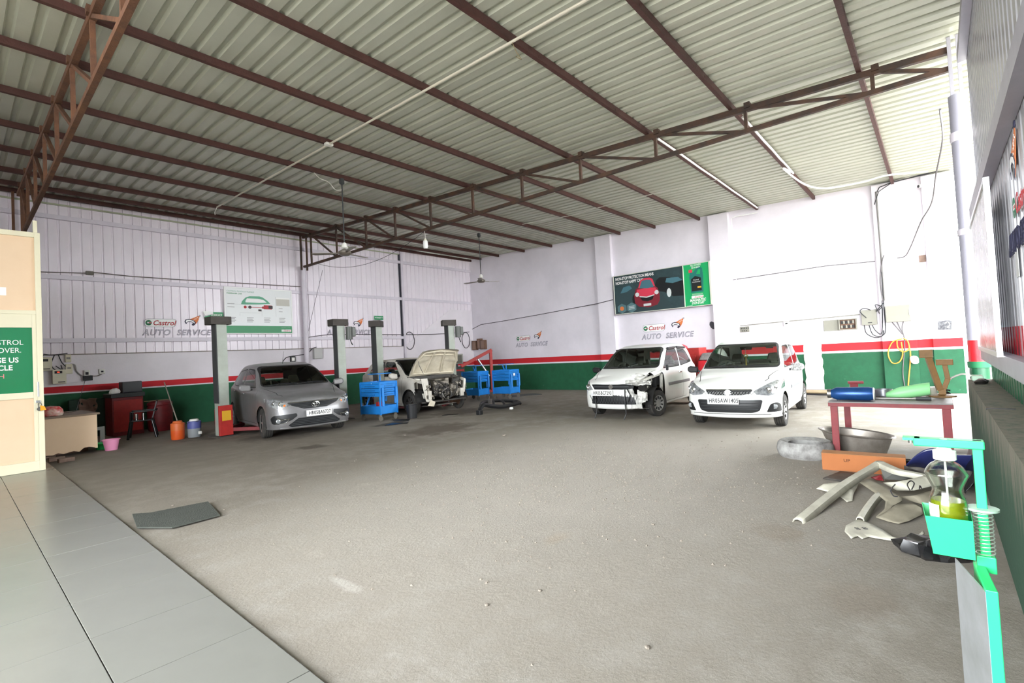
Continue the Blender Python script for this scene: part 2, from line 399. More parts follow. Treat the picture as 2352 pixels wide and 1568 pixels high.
MB().bx(-4, 12.2, LW-.02, LW+.01, 2.075, 2.1).build('sill_mortar', mat('grey_mortar', '8f877f', .9, 0, .5, 9), wall_left)
MB().bx(-4, 12.1, LW-.03, LW+.005, zp(LW)-.13, zp(LW)-.09).build('flashing', mat('pale_green_flashing', 'a9ad93', .5), wall_left)
# steel posts on the left wall
MB().cyl((8.0, LW-.14, 0), (8.0, LW-.14, 4.86), .085, n=20).build('wall_post', m_lav, smooth=True, label='round lavender steel post under the left end of the long truss', cat='post')
p = MB(); p.bx(12.12, 12.22, LW-.09, LW-.002, 0, zp(LW)+.05); p.build('wall_post', m_lav, label='square lavender steel post on the sheet wall behind the dismantled car', cat='post')
MB().bx(12.05, 12.12, LW-.03, LW-.002, 2.1, zp(LW)-.1).build('post_gap_strip', mat('dark_gap', '33323a', .9), wall_left)

# ------------------------------------------------------------------ right wall
m_wr = wall_paint('right_wall_paint', 1.07, 1.128, 1.338, 'e8e2ea')
wr = MB(); wr.bx(RW, RW+.25, -.45, LW+.25, 0, 5.36)
wr.add([(RW+a, y, z) for a in (0, .25) for y, z in ((-.45, 5.36), (LW+.25, 5.36), (LW+.25, zp(LW)+.12), (-.45, zp(0)+.11))], [(0, 1, 2, 3), (4, 5, 6, 7), (0, 1, 5, 4), (2, 3, 7, 6), (0, 3, 7, 4), (1, 2, 6, 5)])
wall_right = wr.build('wall_right', m_wr, kind='structure')
for y0, y1, d in ((8.86, 9.5, .16), (4.72, 5.33, .16), (.4, 1.1, .14), (-.45, .1, .14)):
    MB().bx(RW-d, RW-.001, y0, y1, 0, zp(y0)+.08).build('pillar', m_wr, wall_right, bevel=.006)
pw = mat('bare_plaster', 'd9d5d0', .85, 0, .5, 3, 'b9b3aa', .3, 20)
random.seed(3)
pp = [(2.48+random.uniform(-.02, .02), i*.1) for i in range(15)]+[(2.92+random.uniform(-.02, .02), i*.1) for i in range(14, -1, -1)]
MB().prism(pp, 0, .012, frame((RW, 0, 0), (0, 1, 0), (0, 0, 1), (-1, 0, 0))).build('plaster_patch', pw, wall_right)

# ------------------------------------------------------------------ parapet and sheet wall beside the camera, steel column

def parapet_mat():
    m = bpy.data.materials.new('parapet_cement'); m.use_nodes = True; N, L = nodes(m); b = N['Principled BSDF']
    tc = N.new('ShaderNodeTexCoord'); sp = N.new('ShaderNodeSeparateXYZ'); L.new(tc.outputs['Object'], sp.inputs[0])
    mp = N.new('ShaderNodeMapping'); mp.inputs['Scale'].default_value = (7, 7, .6); L.new(tc.outputs['Object'], mp.inputs[0])
    st = noisen(N, L, mp.outputs[0], 1.6, 8, .7)
    f = mathn(N, L, 'ADD', ramp(N, L, sp.outputs[2], .35, .95), mathn(N, L, 'MULTIPLY', mathn(N, L, 'SUBTRACT', st, .5), 2.2))
    c = mixc(N, L, ramp(N, L, f, .3, .9), srgb('1f4530'), srgb('716d5f'))
    L.new(c, b.inputs['Base Color']); b.inputs['Roughness'].default_value = .85
    bp = N.new('ShaderNodeBump'); bp.inputs['Strength'].default_value = .4; bp.inputs['Distance'].default_value = .02
    L.new(noisen(N, L, tc.outputs['Object'], 18, 6), bp.inputs['Height']); L.new(bp.outputs[0], b.inputs['Normal']); return m
wf = MB().bx(-3.0, 8.4, -.55, -.25, 0, .88).build('wall_front', parapet_mat(), kind='structure')
MB().bx(5.2, 5.24, -.405, -.245, .872, .884).build('ledge_crack_line', m_black, wf)
def front_sheet_mat():
    m = bpy.data.materials.new('front_sheet_paint'); m.use_nodes = True; N, L = nodes(m); b = N['Principled BSDF']
    tc = N.new('ShaderNodeTexCoord'); sp = N.new('ShaderNodeSeparateXYZ'); L.new(tc.outputs['Object'], sp.inputs[0]); z = sp.outputs[2]
    c = mixc(N, L, mathn(N, L, 'GREATER_THAN', z, 1.16), srgb('1d4d34'), srgb('a9a8ac'))
    band = mathn(N, L, 'MULTIPLY', mathn(N, L, 'GREATER_THAN', z, 1.2), mathn(N, L, 'LESS_THAN', z, 1.5))
    c = mixc(N, L, band, c, srgb('93202a')); L.new(c, b.inputs['Base Color'])
    b.inputs['Roughness'].default_value = .3; b.inputs['Metallic'].default_value = .45; return m
m_fs = front_sheet_mat()
prof = sheet(5, .19, .04, .03); n = len(prof); me0 = None
for i in range(13):
    if me0 is None:
        o = MB().add([(-u, -w, z) for z in (.88, 5.6) for u, w in prof], [(k, k+1, n+k+1, n+k) for k in range(n-1)]).build('cladding_sheet', m_fs, wf); me0 = o.data
    else: o = mk('cladding_sheet', me0, None, wf)
    o.location = (8.38-i*.95, -.47, 0)
for z0, z1 in ((1.13, 1.27), (2.86, 3.0), (4.86, 4.97)):
    MB().bx(-3, 8.38, -.468, -.385, z0, z1).build('girt', m_grey, wf)
col = empty('steel_column', (8.85, -.385, 0), label='grey round steel column with red and green bands at the end of the parapet', cat='column')
cm = wall_paint('column_paint', 1.0, 1.08, 1.36, 'a3a1ad', rough=.4)
cb = MB().cyl((0, 0, 0), (0, 0, 4.62), .1, n=24).build('shaft', cm, col, smooth=True)
MB().cyl((0, 0, 1.0), (0, 0, 1.08), .115, n=24).build('band', m_green2, col, smooth=True)
MB().cyl((0, 0, 4.0), (0, 0, 4.12), .112, n=24).build('collar', m_lav, col, smooth=True)
MB().cyl((0, 0, 2.75), (0, 0, 2.83), .112, n=24).build('collar', m_lav, col, smooth=True)
MB().bx(-.03, .04, -.06, -.02, 4.35, 5.42).build('head_plate', m_grey, col)
MB().bx(-.03, .04, .03, .07, 4.35, 5.42).build('head_plate', m_grey, col)

# ================================================================== cars
def pchip(pts):
    xs = [p[0] for p in pts]; ys = [p[1] for p in pts]; n = len(xs)
    h = [xs[i+1]-xs[i] for i in range(n-1)]; d = [(ys[i+1]-ys[i])/h[i] for i in range(n-1)]; m = [0]*n
    for i in range(1, n-1):
        if d[i-1]*d[i] > 0:
            w1, w2 = 2*h[i]+h[i-1], h[i]+2*h[i-1]; m[i] = (w1+w2)/(w1/d[i-1]+w2/d[i])
    m[0], m[-1] = d[0], d[-1]
    def f(x):
        x = max(xs[0], min(xs[-1], x)); i = 0
        while i < n-2 and x > xs[i+1]: i += 1
        t = (x-xs[i])/h[i]; a = (1+2*t)*(1-t)**2; b = t*(1-t)**2; c = t*t*(3-2*t); e = t*t*(t-1)
        return a*ys[i]+b*h[i]*m[i]+c*ys[i+1]+e*h[i]*m[i+1]
    return f

def car_shell(C):
    """lofted half body mirrored to a full shell; x back, y left, z up; returns bmesh"""
    hw, L, zb = C['hw'], C['L'], C['zb']
    zc, zbelt, wr, rf = pchip(C['zc']), pchip(C['belt']), pchip(C['wr']), pchip(C['rf'])
    wm = pchip(C['wm']); xn = pchip(C['nose']); xz = pchip(C['nosez']); xs_ = C['xs']
    def res(P, n=4): return catmull(P, n)
    rows = []
    NA = 12
    for k in range(NA):
        a = k/NA; y = hw*math.sin(a*math.pi/2)**.9 if k else 0.0
        zs = [zb, zb, zb+.05, .40, .55, zbelt(xs_)-.13, zbelt(.12)]
        ys = [0, max(0, y-.08), max(0, y-.01), y, y, y*.995, y*.97]
        P = []
        for i in range(7):
            zz = zs[i] if i < 5 else (zs[5]+(zbelt(.12)-.1-zs[5])*(1-a) if i == 5 else zbelt(.1)+(zbelt(xs_)-zbelt(.1))*a*a)
            P.append(Vector((min(xs_, xn(y/hw)+xz(zz)*(1-a*.6)), ys[i], zz)))
        b = P[6]; xc = xz(b.z)+.02+(xs_-xz(b.z)-.02)*a**1.6
        c = Vector((xc, 0, zc(xc)))
        if k == 0: c = b+Vector((.012, 0, .01))
        for t in (.2, .45, .75, 1.0):
            q = b.lerp(c, t); q.z = b.z+(c.z-b.z)*math.sin(t*math.pi/2); P.append(q)
        rows.append(res(P))
    nx = 66; xst = []
    for i in range(nx+1): xst.append(xs_+(L-.0-xs_)*i/nx)
    xst += C.get('extra', [])
    xst = sorted(set(round(x, 4) for x in xst))
    for x in xst:
        w = wm(x); bl = zbelt(x); c = max(zc(x), bl+.01); r = min(wr(x), w-.06); zr = bl+rf(x)*(c-bl)
        wb = w-C.get('tuck', .05)
        P = [(0, zb), (w-.12, zb), (w-.035, zb+.07), (w-.004, .42), (w, .6), (w-.012, bl-.09), (wb, bl),
             ((wb+r)/2+.018, (bl+zr)/2), (r, zr), (r*.72, zr+(c-zr)*.75), (0, c)]
        rows.append(res([Vector((x, y, z)) for y, z in P]))
    bm = bmesh.new(); n = len(rows[0])
    for sgn in (1, -1):
        vs = [[bm.verts.new((p.x, p.y*sgn, p.z)) for p in r] for r in rows]
        for i in range(len(rows)-1):
            for j in range(n-1):
                q = [vs[i][j], vs[i+1][j], vs[i+1][j+1], vs[i][j+1]]
                try: bm.faces.new(q if sgn < 0 else q[::-1])
                except ValueError: pass
        try: bm.faces.new(vs[-1] if sgn > 0 else vs[-1][::-1])
        except ValueError: pass
    bmesh.ops.remove_doubles(bm, verts=bm.verts, dist=.0004)
    bmesh.ops.dissolve_degenerate(bm, dist=.0003, edges=bm.edges)
    bmesh.ops.recalc_face_normals(bm, faces=bm.faces)
    return bm

def cut(bm, poly, ax, cond):
    """split the shell along the edges of a convex polygon seen along axis ax; return the faces inside"""
    u, v = [(1, 2), (0, 2), (0, 1)][ax]
    cx = sum(p[0] for p in poly)/len(poly); cy = sum(p[1] for p in poly)/len(poly)
    u0, u1 = min(p[0] for p in poly)-.02, max(p[0] for p in poly)+.02; v0, v1 = min(p[1] for p in poly)-.02, max(p[1] for p in poly)+.02
    def near():
        out = []
        for f in bm.faces:
            c = f.calc_center_median()
            if not cond(c, f.normal): continue
            us = [w.co[u] for w in f.verts]; vs = [w.co[v] for w in f.verts]
            if max(us) >= u0 and min(us) <= u1 and max(vs) >= v0 and min(vs) <= v1: out.append(f)
        return out
    n = len(poly)
    for i in range(n):
        a, b = poly[i], poly[(i+1) % n]
        no = Vector((0, 0, 0)); no[u] = b[1]-a[1]; no[v] = -(b[0]-a[0])
        if no.length < 1e-6: continue
        co = Vector((0, 0, 0)); co[u] = a[0]; co[v] = a[1]
        if i == 0: fs = near()
        es = list({e for f in fs for e in f.edges}); vs = list({w for f in fs for w in f.verts})
        ret = bmesh.ops.bisect_plane(bm, geom=fs+es+vs, dist=1e-5, plane_co=co, plane_no=no)
        fs = list({g for g in ret['geom'] if isinstance(g, bmesh.types.BMFace) and g.is_valid})
    def inside(p):
        s = 0
        for i in range(n):
            a, b = poly[i], poly[(i+1) % n]
            c = (b[0]-a[0])*(p[1]-a[1])-(b[1]-a[1])*(p[0]-a[0])
            if abs(c) < 1e-9: continue
            if s == 0: s = 1 if c > 0 else -1
            elif (c > 0) != (s > 0): return False
        return True
    return [f for f in near() if inside((f.calc_center_median()[u], f.calc_center_median()[v]))]
def take(bm, faces, keep=False):
    """copy faces to a new mesh (and delete from the shell)"""
    me = bpy.data.meshes.new('panel'); idx = {}; vs = []; fs = []
    for f in faces:
        q = []
        for w in f.verts:
            if w not in idx: idx[w] = len(vs); vs.append(tuple(w.co))
            q.append(idx[w])
        fs.append(q)
    me.from_pydata(vs, [], fs)
    if not keep: bmesh.ops.delete(bm, geom=list(faces), context='FACES')
    return me
def rnd(poly, r=.03, n=3):
    """round the corners of a polygon"""
    out = []; m = len(poly)
    for i in range(m):
        a, b, c = Vector(poly[i-1]), Vector(poly[i]), Vector(poly[(i+1) % m])
        d1, d2 = (a-b), (c-b); k = min(r, d1.length*.45, d2.length*.45); p, q = b+d1.normalized()*k, b+d2.normalized()*k
        for j in range(n+1):
            t = j/n; out.append(tuple(p*(1-t)**2+b*2*t*(1-t)+q*t*t))
    return out
def circ(cx, cy, r, n=20, a0=0, a1=2*math.pi, ry=None):
    return [(cx+r*math.cos(a0+(a1-a0)*i/n), cy+(ry or r)*math.sin(a0+(a1-a0)*i/n)) for i in range(n)]

m_cwhite = mat('white_car_paint', 'e9eae6', .28, 0, .3, 2.2, 'd3d2ca', clear=.6)
m_cwhite2 = mat('dusty_white_paint', 'cfcac0', .5, 0, .6, 2.5, 'a39a8c')
m_csilver = mat('dusty_silver_paint', '7f7e80', .42, .4, .6, 2.5, '6b6763', clear=.3)
def thin_glass(name, tint, refl):
    m = bpy.data.materials.new(name); m.use_nodes = True; N, L = nodes(m); N.remove(N['Principled BSDF'])
    t = N.new('ShaderNodeBsdfTransparent'); t.inputs[0].default_value = (*tint, 1); g_ = N.new('ShaderNodeBsdfGlossy'); g_.inputs['Roughness'].default_value = .03
    fr = N.new('ShaderNodeFresnel'); fr.inputs[0].default_value = refl; mx = N.new('ShaderNodeMixShader')
    L.new(fr.outputs[0], mx.inputs[0]); L.new(t.outputs[0], mx.inputs[1]); L.new(g_.outputs[0], mx.inputs[2]); L.new(mx.outputs[0], N['Material Output'].inputs[0]); return m
m_glass = thin_glass('tinted_car_glass', (.62, .7, .66), 1.5)
m_lamp = mat('headlamp_lens', 'c4c8cb', .12, .55, .9, 16, '3c3f44', clear=1)
m_grille = mat('grille_black', '1c1d1f', .45)
m_seat = mat('grey_seat_fabric', '6a675f', .85)
m_seatb = mat('beige_seat_cover', 'cfc5ae', .8)
m_inter = mat('dark_interior', '2a2a2b', .8)
m_amber = mat('amber_lens', 'd8702a', .2, 0, clear=1)
m_gap = mat('panel_gap', '1f1e1d', .9)
m_rim = mat('wheel_silver', 'b9b9b7', .35, .7, .4, 8, '85817a')
m_plate = mat('number_plate_white', 'eeeeea', .45)

def wheel(parent, x, y, r, w, side, rim=m_rim, spokes=8, steer=0, hub='disc'):
    g = empty('wheel', (x, y, r), rot=(0, 0, steer)); g.parent = parent
    F = frame((0, 0, 0), (1, 0, 0), (0, 0, 1), (0, side, 0))     # lathe axis points outward
    h = w/2; ri = r*.62
    MB().lathe([(ri, -h), (r*.93, -h), (r*.985, -h*.85), (r, -h*.6), (r, h*.6), (r*.985, h*.85), (r*.93, h), (ri, h), (ri*.97, h*.9), (ri*.97, -h)], 36, F).build('tyre', m_rubber, g, smooth=True)
    tr = MB()
    for z in (-.45, 0, .45): tr.lathe([(r*1.001, h*(z-.07)), (r*1.003, h*(z-.05)), (r*1.003, h*(z+.05)), (r*1.001, h*(z+.07))], 36, F)
    tr.build('tread_groove', m_gap, g)
    if hub == 'disc':
        MB().lathe([(0, h*.75), (r*.12, h*.78), (r*.3, h*.62), (r*.52, h*.8), (ri, h*.92)], 36, F).build('wheel_cover', rim, g, smooth=True)
        for i in range(spokes):
            s = MB()
            a = 2*math.pi*(i+.5)/spokes; ca, sa = math.cos(a), math.sin(a)
            G = frame(F(ca*r*.42, sa*r*.42, h*.775), F(ca, sa, 0), F(-sa, ca, 0), F(0, 0, 1))
            s.prism([(-r*.1, -.008), (r*.1, -.018), (r*.1, .018), (-r*.1, .008)], -.004, .01, G)
            s.build('cover_slot', m_gap, g)
    else:
        MB().lathe([(ri, h*.9), (ri*.95, h*.85), (ri*.93, -h*.3), (0, -h*.3)], 32, F).build('rim_well', m_gap, g, smooth=True)
        s = MB(); s.lathe([(0, h*.8), (r*.13, h*.78), (r*.15, h*.4), (0, h*.3)], 20, F); s.lathe([(ri*.9, h*.85), (ri, h*.95), (ri*1.0, h*.7)], 36, F)
        for i in range(spokes):
            a = 2*math.pi*i/spokes; ca, sa = math.cos(a), math.sin(a)
            G = frame(F(0, 0, h*.55), F(ca, sa, 0), F(-sa, ca, 0), F(0, 0, 1))
            s.prism([(r*.1, -.022), (ri*.95, -.014), (ri*.95, .014), (r*.1, .022)], -.01, .02, G)
        s.build('alloy_rim', rim, g, smooth=True)
    return g

def interior(root, C, seatm, rear=True, dash=True, wheelm=m_inter):
    xc = C['cowl']; hw = C['hw']; xt = C['wst']
    t = MB(); t.bx(xc-.02, C['L']-.12, -hw+.1, hw-.1, C['zb']+.03, C['zb']+.09); t.bx(xc-.06, xc, -hw+.12, hw-.12, C['zb']+.05, .8); t.build('cabin_floor', m_inter, root)
    d = MB(); d.prism([(xc+.02, .62), (xc+.05, C['zcowl']-.07), (xc+.35, C['zcowl']-.05), (xc+.46, C['zcowl']-.13), (xc+.4, .62)], -hw+.13, hw-.13, frame((0, 0, 0), (1, 0, 0), (0, 0, 1), (0, 1, 0)))
    d.build('dashboard', m_inter, root, bevel=.02)
    for sy in (1, -1):
        y = .34*sy*hw/.757
        s = MB(); s.taper((xt+.42, y, .35), (.5, .46), (.5, .44), .14)
        F = frame((xt+.62, y, .46), Vector((math.cos(.3), 0, -math.sin(.3))), (0, 1, 0), Vector((math.sin(.3), 0, math.cos(.3))))
        s.taper((0, 0, 0), (.14, .46), (.11, .36), .55, F); s.box((0, 0, .62), (.03, .12, .1), F)
        o = s.build('front_seat', seatm, root, bevel=.035, smooth=True)
        h = MB(); h.taper((0, 0, .62), (.1, .27), (.08, .2), .17, F); h.build('headrest', seatm, o, bevel=.03, smooth=True)
    if rear:
        s = MB(); s.bx(C['L']-1.0, C['L']-.75, -hw+.16, hw-.16, .5, 1.0); s.taper((C['L']-.85, .3, 1.0), (.1, .22), (.08, .16), .13); s.taper((C['L']-.85, -.3, 1.0), (.1, .22), (.08, .16), .13)
        s.build('rear_seat', seatm, root, bevel=.03, smooth=True)
    y = .36*hw/.757
    F = frame((xc+.52, y, C['zcowl']-.04), (0, 1, 0), Vector((-math.sin(R_(62)), 0, math.cos(R_(62)))).cross(Vector((0, 1, 0))), Vector((-math.cos(R_(28)), 0, -math.sin(R_(28)))))
    sw = MB(); sw.tube([F(.18*math.cos(a*math.pi/10), .18*math.sin(a*math.pi/10), 0) for a in range(20)], .016, 8, closed=True)
    sw.bar(F(-.17, 0, 0), F(.17, 0, 0), .03, .02); sw.bar(F(0, -.17, 0), F(0, 0, 0), .03, .02); sw.bar(F(0, 0, 0), F(0, 0, .25), .05, .05)
    sw.build('steering_wheel', mat('grey_wheel_rim', '77736c', .6), root, smooth=True)
    MB().taper((xt+.02, 0, C['H']-.17), (.03, .2), (.03, .22), .06).build('rear_view_mirror', m_inter, root, bevel=.01)

def mirror_obj(root, x, y, z, sgn, m, s=1):
    F = frame((x, y, z), (1, 0, 0), (0, sgn, 0), (0, 0, 1))
    G = frame((x, y+sgn*.1*s, z), (1, 0, 0), (0, sgn, .06), (0, 0, 1))
    mb = MB(); mb.prism([(-.1*s, -.055*s), (.06*s, -.065*s), (.105*s, -.03*s), (.1*s, .04*s), (.05*s, .068*s), (-.09*s, .055*s)], -.045*s, .03*s, frame(G(0, 0, 0), (0, sgn, .06), (0, 0, 1), (1, 0, 0)))
    o = mb.build('door_mirror', m, root, smooth=True, bevel=.022*s)
    MB().bar((x, y-sgn*.03, z-.04), (x, y+sgn*.05, z-.02), .03, .04).build('mirror_arm', m_black, o)
    return o
def plate(root, x, y, z, w, h, txt, tiltx=0, rz=0):
    o = MB().bx(-w/2, w/2, -h/2, h/2, -.004, .004).build('number_plate', m_plate, root, bevel=.003, loc=(x, y, z), rot=(R_(90)+tiltx, 0, R_(-90)+rz))
    text(txt, h*.82, m_black, o, loc=(.012*w/.5, -.002, .006), sx=.84*w/.5*.12/h*.88, ext=.001, bold=.0018, space=1.1, name='plate_lettering')
    text('IND', h*.16, mat('plate_blue', '2545a0', .5), o, loc=(-w*.46, -h*.2, .006), ext=.0005, name='plate_lettering')
    return o

def std_car(C, root, paint, seatm):
    """common shell work: glass, arches, gaps. Returns the bmesh to go on cutting."""
    bm = car_shell(C); hw = C['hw']; L = C['L']
    par = {}
    xc, xt, zc_, H = C['cowl'], C['wst'], C['zcowl'], C['H']
    def panel(nm, faces, m, keep=False, parent=root, **kw):
        if not faces: return None
        me = take(bm, faces, keep); return mk(nm, me, m, parent, smooth=2, **kw)
    par['panel'] = panel
    # windscreen
    wsb, wstp = C['wsw']
    f = cut(bm, rnd([(-wsb, zc_+.025), (wsb, zc_+.025), (wstp, H-.07), (-wstp, H-.07)], .07, 4), 0, lambda c, n: xc-.15 < c.x < xt+.3 and n.z > .1 and n.x < -.1)
    ws = panel('windscreen', f, m_glass)
    # black band round the screen
    f = cut(bm, rnd([(-wsb-.025, zc_+.002), (wsb+.025, zc_+.002), (wstp+.022, H-.048), (-wstp-.022, H-.048)], .08, 4), 0, lambda c, n: xc-.15 < c.x < xt+.3 and n.z > .1 and n.x < -.1)
    panel('screen_seal', f, m_gap)
    # rear screen
    xr0 = C['rearx']
    f = cut(bm, rnd([(-.5, C['rz'][0]), (.5, C['rz'][0]), (.44, C['rz'][1]), (-.44, C['rz'][1])], .05), 0, lambda c, n: c.x > xr0 and n.x > .15)
    panel('rear_window', f, m_glass)
    for sg in (1, -1):
        cond = lambda c, n, sg=sg: c.y*sg > .3 and n.y*sg > .25
        for nm, poly in C['sidewin']:
            f = cut(bm, rnd(poly, .05, 3), 1, cond)
            panel(nm, f, m_glass if nm != 'quarter_panel' else m_gap)
            cx = sum(p[0] for p in poly)/len(poly); cy = sum(p[1] for p in poly)/len(poly)
            f = cut(bm, rnd([(cx+(p[0]-cx)*1.05, cy+(p[1]-cy)*1.09) for p in poly], .06, 3), 1, cond)
            panel('window_seal', f, m_gap)
        for ax_ in C['axles']:
            f = cut(bm, circ(ax_, C['wr_']+.0, C['arch'], 26), 1, lambda c, n, sg=sg: c.y*sg > hw*.55)
            if f: bmesh.ops.delete(bm, geom=f, context='FACES')
            ar = C['arch']+.003
            w = MB(); w.add([(ax_+ar*math.cos(a*math.pi/16), sg*y, C['wr_']+ar*math.sin(a*math.pi/16)) for y in (hw-.025, hw-.3) for a in range(17)], [(a, a+1, 18+a, 17+a) for a in range(16)])
            w.flat([(ax_+ar*math.cos(a*math.pi/12), C['wr_']+ar*math.sin(a*math.pi/12)) for a in range(13)], frame((0, sg*(hw-.3), 0), (1, 0, 0), (0, 0, 1), (0, 1, 0)))
            w.build('wheel_arch_liner', m_gap, root)
        for poly in C['gaps']:
            f = cut(bm, poly, 1, lambda c, n, sg=sg: c.y*sg > hw*.5 and abs(n.y) > .3)
            panel('panel_gap', f, m_gap)
        for (hx, hz) in C['handles']:
            w_ = pchip(C['wm'])(hx)
            MB().box((hx, sg*(w_-.002), hz), (.17, .03, .035)).build('door_handle', C.get('handlem', paint), root, bevel=.012)
    return bm, par
def strip(x0, z0, x1, z1, w=.007):
    d = Vector((x1-x0, z1-z0)).normalized(); nrm = Vector((-d.y, d.x))*w/2
    return [(x0-nrm.x, z0-nrm.y), (x1-nrm.x, z1-nrm.y), (x1+nrm.x, z1+nrm.y), (x0+nrm.x, z0+nrm.y)]

FRONT = lambda xm: (lambda c, n: c.x < xm and n.x < -.05)

def alto_base(L=3.5, hw=.757, H=1.475, cowl=.92, wst=1.55, fa=.70, wb=2.42, nose=.5):
    C = dict(L=L, hw=hw, H=H, zb=.2, cowl=cowl, wst=wst, zcowl=.985, rearx=L-.6, rz=(1.06, 1.33), wsw=(.64, .535), xs=.46,
             zc=[(0, .70), (.12, .765), (.3, .84), (.6, .925), (cowl-.05, .975), (cowl, .99), (wst-.12, 1.385), (wst+.05, 1.45), (2.0, H+.035), (2.6, H+.03), (L-.35, H-.07), (L-.17, 1.2), (L-.06, .98), (L, .95)],
             belt=[(0, .66), (.12, .70), (.46, .80), (cowl, .90), (1.6, .935), (2.5, .97), (L, .99)],
             wr=[(0, .3), (.46, .58), (cowl, .66), (wst, .565), (2.1, .57), (2.9, .55), (L, .5)],
             rf=[(0, .6), (cowl-.05, .62), (cowl+.25, .8), (wst, .87), (L-.4, .9), (L, .7)],
             wm=[(0, hw-.02), (.46, hw-.012), (1.2, hw), (2.6, hw), (L-.35, hw-.03), (L-.1, hw-.08), (L, hw-.17)],
             nose=[(0, 0), (.45, .025), (.7, .075), (.86, .15), (.95, .245), (.99, .36), (1, .46)],
             nosez=[(.2, .05), (.3, .005), (.45, 0), (.58, .03), (.66, .06), (.75, .12), (.85, .2)],
             wr_=.27, arch=.325, axles=(fa, fa+wb), tuck=.055)
    C['sidewin'] = [('front_side_window', [(cowl+.28, .98), (wst+.13, 1.345), (wst+.62, 1.36), (wst+.62, .985)]),
                    ('rear_side_window', [(wst+.7, .99), (wst+.7, 1.36), (L-.72, 1.335), (L-.42, 1.05)])]
    C['gaps'] = [strip(cowl+.14, .28, cowl+.12, .93), strip(wst+.65, .26, wst+.66, .98), strip(L-.75, .62, L-.55, .98), strip(cowl+.14, .27, L-1.05, .27)]
    C['handles'] = [(wst+.5, .84), (wst+1.22, .87)]
    return C

